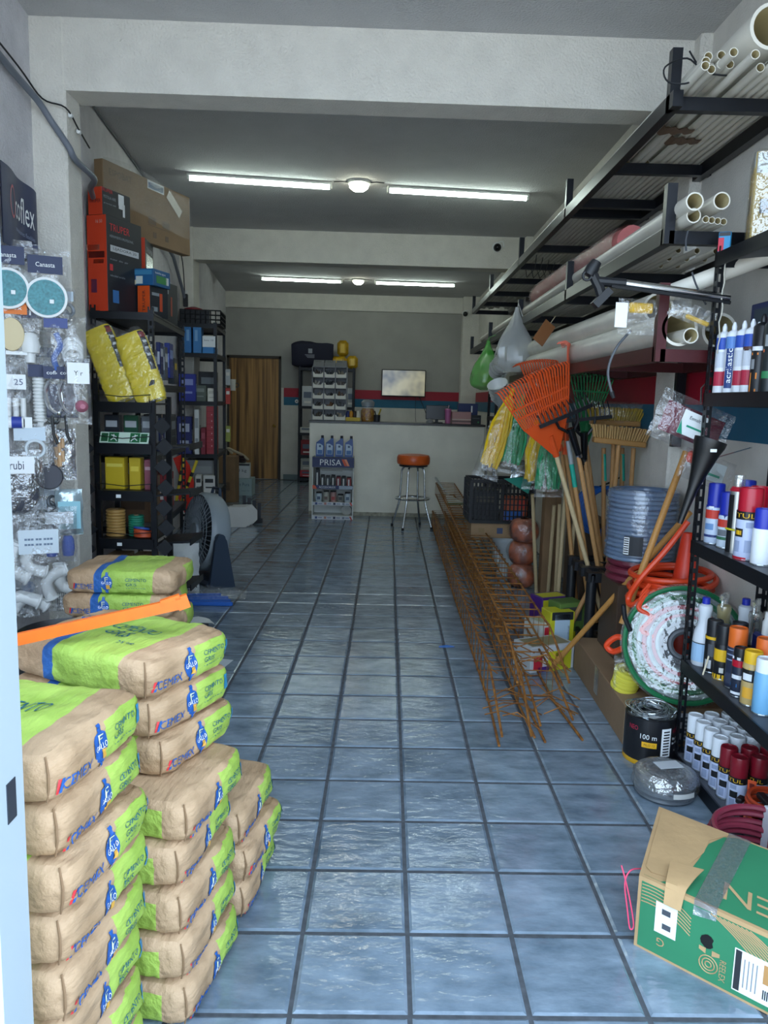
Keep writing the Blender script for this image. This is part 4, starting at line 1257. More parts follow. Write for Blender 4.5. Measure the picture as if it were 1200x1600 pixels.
mb.bx((-.22, -.26, 0), (.22, .26, .01)); mb.bx((-.22, -.257, .0), (.1, -.25, .15))
mb.build('basket', blk, t)
t = thing('cooking_pot', 'dark red round pot upside down in the top crate', 'pot', onB(.14, .22, 2.312))
MB().lathe([(.12, 0), (.12, .10), (.10, .17), (.03, .19)], 20).build('dome', P('#7c1420', .4), t, smooth=True)
blu = P('#2a6ca8')
pbox('ledger_box', 'light blue upright box nearest the wall on the rear rack', 'box', onB(.10, .08, 1.98), (.09, .2, .28), WA, blu, [('f', .01, .05, .03, .12, P('#6ea0cc'))])
pbox('ledger_box', 'light blue upright box beside its twin on the rear rack', 'box', onB(.21, .08, 1.98), (.09, .2, .28), WA, P('#3176b2'), [('f', -.01, .05, .03, .12, P('#6ea0cc'))])
pbox('label_box', 'white-labelled blue box at the front of the rear rack', 'box', onB(.335, .12, 1.98), (.14, .24, .19), WA, P('#2a78b8'), [('f', 0, .035, .14, .12, P('#dfe4e8')), ('r', 0, .035, .22, .12, P('#c9d2da')), ('f', 0, .05, .10, .02, P('#6c7884'), 'lote 18')])
lvl = [
    ('blue_glove_pack', 'royal blue glove pack bulging from the rear rack', .10, .02, 1.45, (.18, .1, .3), '#232f92', '#8894d0'),
    ('white_cup', 'white paper cup on the rear rack edge', .36, .06, 1.45, (.09, .09, .15), '#d8d6cc', '#b8b6ac'),
    ('grey_box', 'grey green box on the middle of the rear rack', .22, .16, 1.45, (.14, .14, .18), '#5c665c', '#8a928a'),
    ('dark_pack', 'dark tool pack high on the rear rack', .28, .4, 1.45, (.2, .2, .34), '#22262c', '#7a8288'),
    ('red_box', 'tall red drawer box on the rear rack', .36, .07, .86, (.12, .12, .54), '#a2303a', '#c8606a'),
    ('folder', 'white folder leaning on the rear rack', .20, .06, .86, (.05, .2, .5), '#c9ccce', '#8c9298'),
    ('red_folder', 'dark red folder leaning next to the white one', .27, .06, .86, (.05, .2, .30), '#7c1c30', '#a04858'),
    ('navy_pack', 'navy bolt pack on the rear rack beside the stand', .06, .04, .86, (.16, .1, .42), '#1c2668', '#a8b0c8'),
    ('white_box', 'small white box with black picture low on the rear rack', .33, .06, .42, (.13, .14, .20), '#d0cfcb', '#2a2c30'),
    ('white_box', 'narrow white box beside the picture box low on the rear rack', .21, .06, .42, (.07, .14, .20), '#c8c7c3', '#3a3c40'),
    ('grey_bowl_box', 'grey moulded tray on the low rear rack shelf', .22, .3, .42, (.34, .3, .36), '#8a8d8c', '#9ea1a0'),
]
for (nm, lb, x, y, z, d, c1, c2) in lvl:
    pbox(nm, lb, 'box' if 'box' in nm else ('cup' if 'cup' in nm else ('folder' if 'folder' in nm else 'pack')), onB(x, y, z), d, WA, P(c1), [('f', 0, d[2] * .2, d[0] * .7, d[2] * .22, P(c2)), ('f', 0, -d[2] * .18, d[0] * .6, d[2] * .08, P(c2)), ('r', 0, 0, d[1] * .6, d[2] * .3, P(c2))] if nm != 'red_box' else
        [('f', 0, -.21 + .07 * k, .11, .004, P('#6c1820')) for k in range(7)] + [('f', 0, -.175 + .07 * k, .012, .012, P('#d8a0a0')) for k in range(6)])
t = thing('hi_vis_vest', 'red plastic vest strip hanging between the two left racks', 'vest', (-1.42, 5.6, .50), .3)
mb = MB(); mb.poly([(-.10, 0, .42), (-.02, -.02, .46), (.05, -.03, .36), (.09, -.03, .2), (.08, -.03, .02), (.0, -.01, -.1), (-.06, 0, .05), (-.02, 0, .2)], (0, .03, 0)); mb.build('sheet', M('red_film', '#d8392f', .3), t)
for k in range(3):
    t = thing('marker_rod', '%s yellow-black marker rod beside the red vest' % ['first', 'second', 'third'][k], 'rod', (-1.52 + .05 * k, 5.5, .52), 0, 'marker rods', (0, .18 * k, 0))
    MB().cyl((0, 0, 0), (0, 0, .42), .014, n=8).build('shaft', P('#d8c02a'), t)
    for z in (.06, .16, .26): MB().cyl((0, 0, z), (0, 0, z + .04), .0146, n=8).build('black_band', blk_p, t)
# hanging things on the far post of the rear rack
for k, (z, c_, lb) in enumerate(((1.52, '#c23a2c', 'red hang tag on the far post of the rear rack'), (1.75, '#b9bdbd', 'grey clip strip on the far post of the rear rack'), (1.05, '#9ba046', 'olive hang tag low on the far rack post'))):
    t = thing('hang_tag', lb, 'tag', onB(.45, .98, z), WA)
    MB().rbox((0, 0, 0), (.06, .02, .20), .004).build('card', P(c_), t)
    MB().bx((-.02, -.012, .02), (.02, -.010, .06)).build('print_patch', P('#e0dcd2'), t)
    MB().tube([(0, 0, .1), (0, .01, .14)], .003, 5).build('hook', chrome, t)
t = thing('wall_mug', 'white enamel mug hanging near the wooden door', 'mug', (-2.28, 12.25, 1.62))
MB().lathe([(.05, 0), (.055, .2), (.05, .2), (.046, .01)], 16).build('cup', P('#cfcfc8'), t, smooth=True)
MB().ring((.07, 0, .1), .035, .008, (0, 1, 0), 14, 6).build('handle', P('#33363a'), t)

# cables on the wall above the rear rack
t = thing('junction_box', 'white wall junction box with grey conduit above the rear left rack', 'box', (lwx(7.1) + .05, 7.1, 2.62), PI / 2 + WA)
MB().rbox((.12, -.03, 0), (.09, .05, .13), .006).build('box_body', P('#c8cac6'), t)
MB().tube([(-1.4, -.02, .38), (-.6, -.02, .30), (-.1, -.03, .06), (.02, -.04, -.04)], .018, 8).build('conduit', M('conduit_grey', '#6c727c', .5), t, smooth=True)
MB().tube(spline([(-1.2, -.02, .48), (-.5, -.02, .42), (-.1, -.03, .38), (.0, -.04, .1), (.02, -.04, -.08)], 5), .006, 6).build('wire', M('black_cable', '#15161a', .5), t)
MB().rbox((.02, -.05, -.06), (.05, .05, .14), .006).build('switch', blk_p, t)

# ---------------------------------------------------------------- counter
cnt_m = M('counter_paint', '#ebe7d8', .6, var=.10, scale=3, bump=.1)
t = thing('counter', 'long cream painted counter with thin dark top at the back', 'counter', (.63, 8.40, 0), SHEAR)
MB().rbox((0, .22, .605), (2.28, .44, 1.21), .006).build('body', cnt_m, t)
MB().bx((-1.15, -.015, 1.21), (1.15, .46, 1.235)).build('worktop', M('dark_laminate', '#2b2826', .35), t)
MB().bx((-1.14, -.004, 0), (1.14, .0, .05)).build('scuffed_foot', M('scuffed_paint', '#a8a493', .8, var=.4, scale=18), t)
CT = 1.236

# parts bins on the counter
t = thing('bin_rack', 'grey rack of fifteen small parts bins on the counter', 'rack', (-.275, 8.62, CT), SHEAR)
rk = M('bin_rack_grey', '#7e8084', .5)
mb = MB()
for k in range(4): mb.bx((-.225 + .15 * k - .006, -.05, 0), (-.225 + .15 * k + .006, .16, .70))
mb.bx((-.225, .15, 0), (.225, .16, .76)); mb.bx((-.225, -.04, .69), (.225, .16, .70))
for k in range(5): mb.bx((-.225, -.04, .138 * k), (.225, .15, .138 * k + .006))
mb.build('frame', rk, t)
for k in range(3):
    hd = MB(); hd.hexa([(-.22 + .15 * k, -.06, .69), (-.08 + .15 * k, -.06, .69), (-.08 + .15 * k, .12, .78), (-.22 + .15 * k, .12, .78), (-.22 + .15 * k, -.06, .70), (-.08 + .15 * k, -.06, .70), (-.08 + .15 * k, .12, .79), (-.22 + .15 * k, .12, .79)])
    hd = hd.build('header', rk, t)
    MB().text('TORNILLO', (-.15 + .15 * k, -.062, .745), (1, 0, 0), (0, .45, .9), .09, .02, .04).build('lettering', P('#2e3136'), hd)
cc = ['#6c6258', '#4c4a48', '#a89c88', '#3a3630', '#7c5a40', '#55585e', '#8a8478', '#2e2c2c', '#6a4a34', '#9a968c', '#44484c', '#78706a', '#5a5048', '#3c4044', '#a09888']
for r_ in range(5):
    for c_ in range(3):
        bi = MB()
        x, z = -.15 + .15 * c_, .138 * r_ + .008
        bi.bx((x - .062, -.07, z), (x + .062, .12, z + .006)); bi.bx((x - .066, -.075, z), (x - .060, .12, z + .07)); bi.bx((x + .060, -.075, z), (x + .066, .12, z + .07))
        bi.bx((x - .062, -.078, z), (x + .062, -.07, z + .042)); bi.hexa([(x - .066, -.078, z + .042), (x - .04, -.078, z + .042), (x - .04, -.07, z + .042), (x - .066, -.07, z + .042), (x - .066, -.078, z + .068), (x - .06, -.078, z + .068), (x - .06, -.07, z + .068), (x - .066, -.07, z + .068)])
        bi.hexa([(x + .04, -.078, z + .042), (x + .066, -.078, z + .042), (x + .066, -.07, z + .042), (x + .04, -.07, z + .042), (x + .06, -.078, z + .068), (x + .066, -.078, z + .068), (x + .066, -.07, z + .068), (x + .06, -.07, z + .068)])
        b_ = bi.build('bin', M('bin_cream', '#d9d5c6', .45), t)
        rg = random.Random(r_ * 3 + c_)
        hp = MB()
        for k in range(7):
            hp.cyl((x + rg.uniform(-.045, .045), rg.uniform(-.05, .04), z + .02), (x + rg.uniform(-.045, .045), rg.uniform(-.05, .04), z + rg.uniform(.05, .10)), .012, n=6)
        hp.build('hardware', P(cc[r_ * 3 + c_], .35), b_)
# odds and ends on the counter
t = thing('candy_box', 'flat yellow box of small goods on the counter beside the bins', 'box', (.045, 8.55, CT), 0)
MB().rbox((0, 0, .025), (.19, .12, .05), .004).build('tray', P('#c7a81a'), t)
for k, c_ in enumerate(('#24306c', '#c98a20', '#3a2c24', '#d8d2c0')):
    MB().lathe([(.028, 0), (.03, .03), (.02, .075), (.006, .085)], 10, (-.07 + .045 * k, .0, .05)).build('sweet', P(c_), t, smooth=True)
t = thing('candy_jar', 'clear jar with yellow and red sweets beside the yellow box', 'jar', (.235, 8.6, CT))
MB().lathe([(.075, 0), (.085, .02), (.09, .14), (.07, .17)], 18).build('sweets', M('mixed_sweets', '#b08a1c', .5, var=.9, scale=35, col2='#7c1a22'), t, smooth=True)
MB().lathe([(.08, 0), (.09, .02), (.095, .15), (.078, .19), (.078, .23), (.0, .235)], 18).build('jar_glass', clear, t, smooth=True)
MB().lathe([(.08, .20), (.09, .25), (.06, .28), (.0, .285)], 16).build('cover', P('#8f979c', .3), t, smooth=True)
t = thing('tool_cup', 'dark cup with yellow-handled tools on the counter', 'cup', (.36, 8.58, CT))
MB().lathe([(.04, 0), (.045, .09), (.04, .09), (.036, .01)], 12).build('cup', P('#1d1f24'), t, smooth=True)
MB().cyl((0, 0, .02), (.05, -.01, .17), .01, n=8).build('tool', P('#b8a026'), t)
MB().cyl((0, 0, .02), (-.03, .0, .14), .008, n=8).build('tool', P('#26282c'), t)
t = thing('tumbler', 'tall pink tumbler on the counter near the monitor', 'cup', (1.295, 8.55, CT))
MB().lathe([(.035, 0), (.043, .16), (.045, .17), (.045, .19), (.02, .2)], 16).build('body', P('#b86a9a', .3), t, smooth=True)
MB().cyl((0, 0, .19), (.01, 0, .24), .006, n=6).build('straw', P('#e0c8d8'), t)
t = thing('monitor', 'low dark screen standing on the counter behind the tumbler', 'monitor', (1.16, 8.72, CT))
MB().rbox((0, 0, .14), (.30, .03, .19), .006).build('panel', P('#14161a', .3), t); MB().bx((-.02, -.01, 0), (.02, .02, .06)).build('stand', blk_p, t); MB().rbox((0, 0, .006), (.16, .1, .012), .003).build('foot', blk_p, t)
pbox('paper_box', 'pale pink box on the counter beside the tumbler', 'box', (1.47, 8.58, CT), (.25, .2, .16), 0, P('#b98a86'), [('f', 0, -.045, .25, .02, P('#6c5654')), ('f', 0, -.02, .25, .012, P('#d8c8c0'))])
pbox('receipt_printer', 'small black printer at the counter end', 'printer', (1.66, 8.56, CT), (.13, .16, .12), 0, blk_p, [('f', 0, .02, .09, .01, P('#4a4e54')), ('f', .03, -.03, .02, .02, P('#2f8a4c'))])
pbox('blue_box', 'navy blue box with white figure behind the printer', 'box', (1.57, 8.75, CT), (.26, .14, .27), 0, P('#1c2f66'), [('f', .05, .06, .02, .09, print_white)])
t = thing('router', 'white desk gadget with dome on the counter', 'gadget', (1.06, 8.55, CT))
MB().lathe([(.05, 0), (.05, .02), (.03, .05), (.005, .06)], 14).build('dome', P('#8c9092'), t, smooth=True)

# PRISA stand
nav = P('#24305e')
t = thing('product_stand', 'white product stand with navy PRISA header before the counter', 'stand', (-.17, 8.02, 0), SHEAR)
wst = M('stand_white', '#d2d4cf', .45)
for sx in (-.262, .250): MB().bx((sx, -.02, 0), (sx + .012, .26, .79)).build('side_panel', wst, t)
MB().bx((-.25, .25, 0), (.25, .26, .79)).build('back_panel', wst, t)
for z in (.05, .215, .42, .77): MB().bx((-.25, -.01, z - .008), (.25, .25, z)).build('shelf_board', wst, t)
hd = MB().bx((-.262, -.032, .665), (.262, -.02, .79)).build('header', nav, t)
MB().text('PRISA', (-.03, -.033, .727), (1, 0, 0), (0, 0, 1), .27, .075, .001).build('lettering', print_white, hd)
for k in range(2):
    MB().poly([(.105 + .033 * k, -.0335, .77), (.135 + .033 * k, -.0335, .77), (.175 + .033 * k, -.0335, .685), (.145 + .033 * k, -.0335, .685)], (0, .001, 0)).build('slash_mark', P('#d4542a') if k == 0 else P('#e8906a'), hd)
sp = MB().bx((-.255, -.03, .388), (.255, -.02, .435)).build('strip', nav, t)
MB().text('ACCESORIOS', (-.07, -.031, .412), (1, 0, 0), (0, 0, 1), .21, .026, .001).build('lettering', print_white, sp)
MB().bx((.08, -.032, .39), (.25, -.0305, .433)).build('info_panel', P('#9aa6b4'), sp)
MB().poly([(-.255, -.0315, .434), (-.225, -.0315, .434), (-.195, -.0315, .389), (-.255, -.0315, .389)], (0, .001, 0)).build('slash_mark', P('#d4542a'), sp)
for z in (.18, .0):
    sp = MB().bx((-.255, -.03, z), (.255, -.02, z + .042)).build('strip', P('#c9ccd2'), t)
    for k, c_ in enumerate(('#3a4a78', '#b07a6c', '#2c3550', '#7a8090')):
        MB().bx((-.22 + .115 * k, -.032, z + .008), (-.19 + .115 * k, -.0305, z + .036)).build('icon', P(c_), sp)
        MB().bx((-.18 + .115 * k, -.032, z + .014), (-.13 + .115 * k, -.0305, z + .03)).build('caption', P('#8f98ac'), sp)
    MB().poly([(.215, -.0315, z + .041), (.235, -.0315, z + .041), (.255, -.0315, z + .001), (.235, -.0315, z + .001)], (0, .001, 0)).build('slash_mark', P('#c2402c'), sp)
MB().bx((-.14, .0, .615), (.12, .012, .622)).build('hang_rail', P('#8f8f86'), t)
def on_stand(x, y, z): return Vector((-.17 + x, 8.02 + y, z))
for k in range(7):
    x = -.20 + .067 * k
    c_ = ['#20242e', '#2a2c30', '#3a3e44', '#26282c', '#7c2430', '#202428', '#8c3034'][k]
    h = [.21, .13, .12, .13, .12, .12, .11][k]
    t2 = thing('accessory_pack', '%s black-topped accessory pack on the upper shelf of the product stand' % ['tallest', 'second', 'third', 'fourth', 'red-bodied fifth', 'sixth', 'red-based last'][k], 'pack', on_stand(x, .06, .42), 0, 'packs on the product stand')
    MB().rbox((0, 0, h / 2), (.055, .04, h), .005).build('body', P(c_), t2)
    MB().bx((-.012, -.0215, .01), (.006, -.02, h * .8)).build('label_strip', P('#c9ccc8'), t2)
    MB().rbox((0, 0, h + .008), (.05, .035, .016), .004).build('cap', blk_p, t2)
for k in range(5):
    x = -.18 + .092 * k
    c_ = ['#b3c2cc', '#a8a69c', '#b08a84', '#8c8e88', '#b9c4cc'][k]
    h = [.12, .14, .14, .10, .125][k]
    t2 = thing('sealant_tin', '%s pale labelled tin on the lower shelf of the product stand' % ['blue-grey first', 'cream second', 'rosy third', 'short grey fourth', 'blue-white last'][k], 'tin', on_stand(x, .07, .215), 0, 'tins on the product stand')
    MB().lathe([(.038, 0), (.04, .004), (.04, h - .02), (.034, h - .012)], 16).build('body', P(c_, .4), t2, smooth=True)
    MB().lathe([(.036, h - .012), (.036, h + .004)], 16).build('lid', blk_p, t2)
    MB().bx((-.02, -.0415, .03), (.02, -.039, .07)).build('label_patch', P(['#4a5a74', '#6a5a54', '#a03c3a', '#4c5054', '#5a6a80'][k]), t2)
t2 = thing('tape_roll', 'round grey tape roll on the bottom shelf of the product stand', 'roll', on_stand(.175, .05, .05))
MB().lathe([(.03, -.025), (.065, -.025), (.065, .025), (.03, .025)], 20, (0, 0, .066), RX).build('tape', P('#a9aaa4'), t2, smooth=True)
MB().lathe([(.028, -.02), (.028, .02)], 14, (0, 0, .066), RX).build('core', P('#2c2e32'), t2)
for k in range(4):
    t2 = thing('oil_bottle', '%s blue oil bottle standing on the product stand' % ['leftmost', 'second', 'third', 'rightmost'][k], 'bottle', (-.345 + .122 * k, 8.10, .791), .0, 'blue oil bottles')
    ob = P('#14468c', .35)
    MB().poly([(-.05, -.03, 0), (.05, -.03, 0), (.053, -.03, .12), (.048, -.03, .20), (.045, -.03, .235), (.012, -.03, .235), (.008, -.03, .22), (-.046, -.03, .18), (-.052, -.03, .12)], (0, .06, 0)).build('body', ob, t2)
    MB().cyl((.028, 0, .235), (.028, 0, .268), .017, n=12).build('cap', P('#0c1226'), t2, smooth=True)
    MB().poly([(-.038, -.031, .03), (.035, -.031, .03), (.04, -.031, .14), (.0, -.031, .165), (-.038, -.031, .165)], (0, .001, 0)).build('label_patch', P('#b9cbdc'), t2)
    MB().bx((-.012, -.0335, .12), (.014, -.032, .145)).build('emblem', P('#20406c'), t2)
    MB().bx((-.03, -.0335, .035), (.03, -.032, .085)).build('label_base', P('#3f6aa4'), t2)

# bar stool
t = thing('bar_stool', 'chrome bar stool with orange round seat before the counter', 'stool', (.825, 7.52, 0), .35)
MB().lathe([(.17, .765), (.19, .775), (.197, .80), (.197, .855), (.185, .88), (.12, .89), (.0, .892)], 32).build('seat', M('orange_vinyl', '#cf5a1e', .35), t, smooth=True)
MB().lathe([(.165, .745), (.172, .75), (.172, .768), (.15, .77)], 28).build('seat_ring', blk_p, t, smooth=True)
for k in range(4):
    a = PI / 4 + k * PI / 2
    def lp(r_, z): return (r_ * math.cos(a), r_ * math.sin(a), z)
    MB().tube(spline([lp(.06, .738), lp(.115, .735), lp(.145, .69), lp(.15, .60), lp(.165, .36), lp(.185, .26), lp(.26, .02)], 4), .0125, 10).build('leg', chrome, t, smooth=True)
    MB().cyl(lp(.262, .0), lp(.259, .03), .016, n=10).build('rubber_foot', blk_p, t)
MB().ring((0, 0, .36), .205, .012, n=40, k=8).build('foot_ring', chrome, t, smooth=True)
MB().ring((0, 0, .36), .165, .006, n=36, k=6).build('inner_ring', chrome, t, smooth=True)

# ---------------------------------------------------------------- back wall things
t = thing('television', 'wall television with pale screen above the counter', 'television', (.775, YB + .0, 1.84), SHEAR)
MB().rbox((0, -.05, 0), (.81, .06, .49), .008).build('casing', blk_p, t)
sc = bpy.data.materials.new('pale_screen'); sc.use_nodes = True
nt = sc.node_tree; b = nt.nodes['Principled BSDF']
tc = nt.nodes.new('ShaderNodeTexCoord'); nz = nt.nodes.new('ShaderNodeTexNoise'); nz.inputs['Scale'].default_value = 3; nz.inputs['Detail'].default_value = 2
cr = nt.nodes.new('ShaderNodeValToRGB'); cr.color_ramp.elements[0].position = .35; cr.color_ramp.elements[0].color = lin('#6f7478'); cr.color_ramp.elements[1].position = .62; cr.color_ramp.elements[1].color = lin('#d2cfae')
nt.links.new(tc.outputs['Object'], nz.inputs['Vector']); nt.links.new(nz.outputs['Fac'], cr.inputs[0]); nt.links.new(cr.outputs[0], b.inputs['Emission Color'])
b.inputs['Emission Strength'].default_value = .42; b.inputs['Base Color'].default_value = (.02, .02, .02, 1); b.inputs['Roughness'].default_value = .15  # screen has a faint, mottled pale emission
MB().bx((-.39, -.083, -.225), (.39, -.080, .23)).build('screen', sc, t)
MB().tube(spline([(.30, -.02, -.24), (.42, -.01, -.5), (.60, -.02, -.95), (.9, -.02, -.8)], 6), .006, 6).build('cable', blk_p, t)
MB().tube([(.23, -.02, -.24), (.24, -.01, -.6), (.28, -.02, -.9)], .004, 5).build('cable', blk_p, t)
t = thing('socket', 'round white wall socket on the blue painted band', 'socket', (-1.19, YB + SHEAR * -1.19 - .006, 1.46))
MB().lathe([(.035, 0), (.032, .012), (.01, .016)], 16, (0, 0, 0), RX).build('plate', white_p, t)
MB().lathe([(.012, .014), (.012, .018)], 10, (0, 0, 0), RX).build('hole', P('#3a3a3a'), t)
def dome(label, loc):
    t = thing('security_camera', label, 'camera', loc)
    MB().lathe([(.055, 0), (.055, .02), (.045, .03)], 18, (0, 0, 0), RX).build('base', white_p, t)
    MB().lathe([(.044, .025), (.044, .05), (.03, .075), (.005, .085)], 18, (0, 0, -.01), RX).build('eye', P('#101216', .2), t, smooth=True)
    MB().tube(spline([(.0, 0, .05), (.06, -.01, .06), (.08, -.01, 0)], 4), .006, 6).build('cable', white_p, t)
dome('dark security camera on the rear ceiling beam', (1.70, 7.43 + SHEAR * 1.7 - .002, 3.285))
dome('small security camera high on the column at the back', (1.845, YB - .215, 3.1))
# rack behind the counter
metal_rack('steel_rack', 'black steel rack at the back wall behind the parts bins', (-1.11, 12.28, 0), 0, 1.0, .34, (.08, .50, .90, 1.38, 2.06), 2.08, slots=False)
t = thing('duffel_bag', 'dark navy bag with small white emblem on the back rack', 'bag', (-.88, 12.44, 2.065), .05)
mb = MB()
def duf(u, v):
    a = 2 * PI * u
    ca, sa = math.cos(a), math.sin(a)
    x = (v - .5) * .74 * (1 - .02 * math.sin(a * 2))
    e = 1 - .18 * abs(2 * v - 1) ** 5
    r1 = (abs(ca) ** .5) * (1 if ca > 0 else -1) * .15 * e
    r2_ = (abs(sa) ** .6) * (1 if sa > 0 else -1) * (.225 + .015 * math.sin(v * 7)) * e
    return Vector((x, r1, .235 + r2_ + .012 * noise.noise(Vector((x * 8, ca * 2, sa * 2)))))
mb.grid(duf, 28, 20); mb.poly([duf(k / 14, 0) for k in range(14)], (.004, 0, 0)); mb.poly([duf(k / 14, 1) for k in range(14)], (-.004, 0, 0))
mb.build('bag_body', M('navy_cloth', '#0d1128', .8), t, smooth=True)
MB().bx((-.07, -.168, .25), (.0, -.155, .33)).build('emblem', P('#8f939c'), t)
for k in range(3): MB().bx((-.13 + .02 * k, -.168, .215 - .022 * k), (.04, -.155, .227 - .022 * k)).build('caption', P('#7c808c'), t)
for k, (x, z, lb) in enumerate(((-.335, 2.28, 'upper yellow wrapped pack on the back rack'), (-.40, 2.065, 'lower yellow wrapped pack beside the navy bag'), (-.16, 2.065, 'end yellow wrapped pack on the back rack corner'))):
    t = thing('wrapped_pack', lb, 'pack', (x, 12.42, z), 0, 'yellow wrapped packs')
    s_ = ((.20, .2, .28), (.28, .2, .215), (.2, .2, .23))[k]
    mb = MB(); mb.rbox((0, 0, s_[2] / 2), s_, .05); mb.build('pack_body', M('yellow_wrap', '#b38c12', .3, var=.3, scale=12), t, smooth=True)
    MB().rbox((0, -.005, s_[2] / 2), (s_[0] * .5, s_[1] + .006, s_[2] * .7), .02).build('inner_shape', P('#c9a41e', .3), t)
for (x, z, d, c_, lb) in ((-.95, 1.38, (.2, .2, .36), '#b9bcc0', 'white box with blue print on the back rack'), (-.18, 1.38, (.12, .2, .34), '#a8acb0', 'grey white pack at the right of the back rack'), (-.98, .90, (.2, .24, .1), '#c0bfb8', 'flat white box on the back rack'), (-.95, .50, (.22, .24, .27), '#7c1622', 'dark red bundle on the back rack'), (-.95, .10, (.24, .24, .12), '#b02a38', 'red and white lowest box on the back rack'), (-.95, .222, (.22, .22, .22), '#a8aaa4', 'grey picture box low on the back rack')):
    pbox('stored_box', lb, 'box', (x, 12.42, z), d, 0, P(c_), [('f', 0, .02, d[0] * .7, d[2] * .3, P('#5a6478')), ('f', 0, -d[2] * .3, d[0] * .6, d[2] * .1, P('#e0dcd8'))])

# ---------------------------------------------------------------- pipe racks on the right wall
rk_m = M('rack_black', '#12151c', .35, .4)
redp = M('red_oxide_paint', '#4a161a', .4, .2, var=.2)
XO, XI = 1.60, 2.07
def pipe_rack(label, z, ys, crosses, ups, m, uph=.20, y0=1.5, y1=8.8):
    t = thing('pipe_rack', label, 'rack', (XO, y0, z))
    o = Vector((XO, y0, z))
    def b(n, a, c, w, h, mm=m): MB().bar(Vector(a) - o, Vector(c) - o, w, h).build(n, mm, t)
    b('outer_rail', (XO, y0, z), (XO, y1, z), .04, .06)
    b('inner_rail', (XI, y0, z), (XI, y1, z), .04, .06)
    for y in crosses: b('crossbar', (XO, y, z - .005), (XI + .03, y, z - .005), .04, .05)
    for y in ups:
        MB().bar(Vector((XO, y, z - .03)) - o, Vector((XO, y, z + uph)) - o, .04, .04, (0, 1, 0)).build('upright', m, t)
    return t
pipe_rack('high black pipe rack on the right wall, topmost of three', 2.71, 0, (1.56, 2.41, 3.10, 3.35, 4.48, 5.28, 6.1, 7.0, 7.9, 8.78), (1.56, 3.36, 5.10, 7.02, 8.78), rk_m)
pipe_rack('black pipe rack on the right wall, middle of three', 2.19, 0, (1.5, 2.5, 3.4, 4.6, 5.8, 7.0, 8.8), (1.5, 3.21, 5.0, 6.93, 8.8), rk_m)
t = pipe_rack('dark red pipe rack on the right wall, lowest of three', 1.73, 0, (1.5, 2.45, 3.4, 4.6, 5.2), (1.5,), redp, .28, 1.5, 5.3)
for y in (2.45, 4.6):
    MB().bar((XI - XO - .02, y - 1.5, -.42), (XI - XO - .02, y - 1.5, .02), .05, .035, (0, 1, 0)).build('wall_bracket', rk_m, t)

pvc_in = M('pvc_inside', '#c2b58c', .6)
def pvc(label, x, z, r_, y0, y1, tilt=0.0, n=14, mat=None, group='white pipes on the racks', name='pvc_pipe', dx=0.0):
    """hollow pipe along the room, its near end open"""
    t = thing(name, label, 'pipe', (x, y0, z), 0, group)
    L = y1 - y0
    a = Vector((0, 0, 0)); b = Vector((dx, L, tilt))
    d = (b - a).normalized()
    mb = MB()
    mb.tube([a, b], r_, n, caps=False)
    q = Vector((0, 0, 1)).rotation_difference(d)
    vv, fs = [], []
    for rr, dd in ((r_, 0), (r_ * .84, 0), (r_ * .84, .35), (0.0001, .35)):
        for k in range(n): vv.append(a + q @ Vector((rr * math.cos(2 * PI * k / n), rr * math.sin(2 * PI * k / n), dd)))
    for i in range(1):
        for k in range(n): fs.append((i * n + k, (i + 1) * n + k, (i + 1) * n + (k + 1) % n, i * n + (k + 1) % n))
    mb.add(vv, fs)
    p_ = mb.build('pipe_wall', mat or pvc_m, t, smooth=True)
    m2 = MB(); m2.add(vv, [(i * n + k, (i + 1) * n + k, (i + 1) * n + (k + 1) % n, i * n + (k + 1) % n) for i in (1, 2) for k in range(n)]); m2.build('bore', pvc_in, t)
    return t
rg = random.Random(5)
names = ['first', 'second', 'third', 'fourth', 'fifth', 'sixth', 'seventh', 'eighth', 'ninth', 'tenth', 'eleventh', 'twelfth', 'thirteenth', 'fourteenth']
ZU = 2.745
for k in range(13):
    x = 1.635 + k * .034
    pvc('%s thin white pipe from the aisle lying on the topmost rack' % names[k], x, ZU + .017, .0165, 1.28 + rg.uniform(-.05, .12) if k not in (2, 3, 5) else 2.0 + .25 * (k % 3), 8.7 + rg.uniform(-.2, .1))
bun = [(1.667, 1.4, 2.821), (1.723, 1.42, 2.835), (1.72, 1.3, 2.786), (1.655, 1.41, 2.791), (1.699, 1.45, 2.802), (1.75, 1.4, 2.787), (1.652, 1.38, 2.743), (1.717, 1.4, 2.744)]
pos = ['top of the bundle, nearest the post', 'top of the bundle, second', 'top of the bundle, sticking out furthest', 'left of the bundle middle', 'centre of the bundle', 'right of the bundle middle', 'bottom of the bundle, nearest the post', 'bottom of the bundle, second']
for p_, lb in zip(bun, pos):
    pvc('thin white pipe, open end at the ' + lb, p_[0], max(p_[2], ZU + .05), .0165, p_[1], 7.4)
pvc('fat white pipe above the thin ones on the topmost rack', 1.865, 2.90, .082, 1.33, 7.8, n=28)
for k in range(3):
    pvc('thin white pipe near the wall on the topmost rack, %s' % ['upper one', 'middle one', 'lower one'][k], 1.945 + .03 * (k % 2), 2.80 + .035 * (k == 0) - .0 * k, .0165, 1.15 + .03 * k, 7.2)
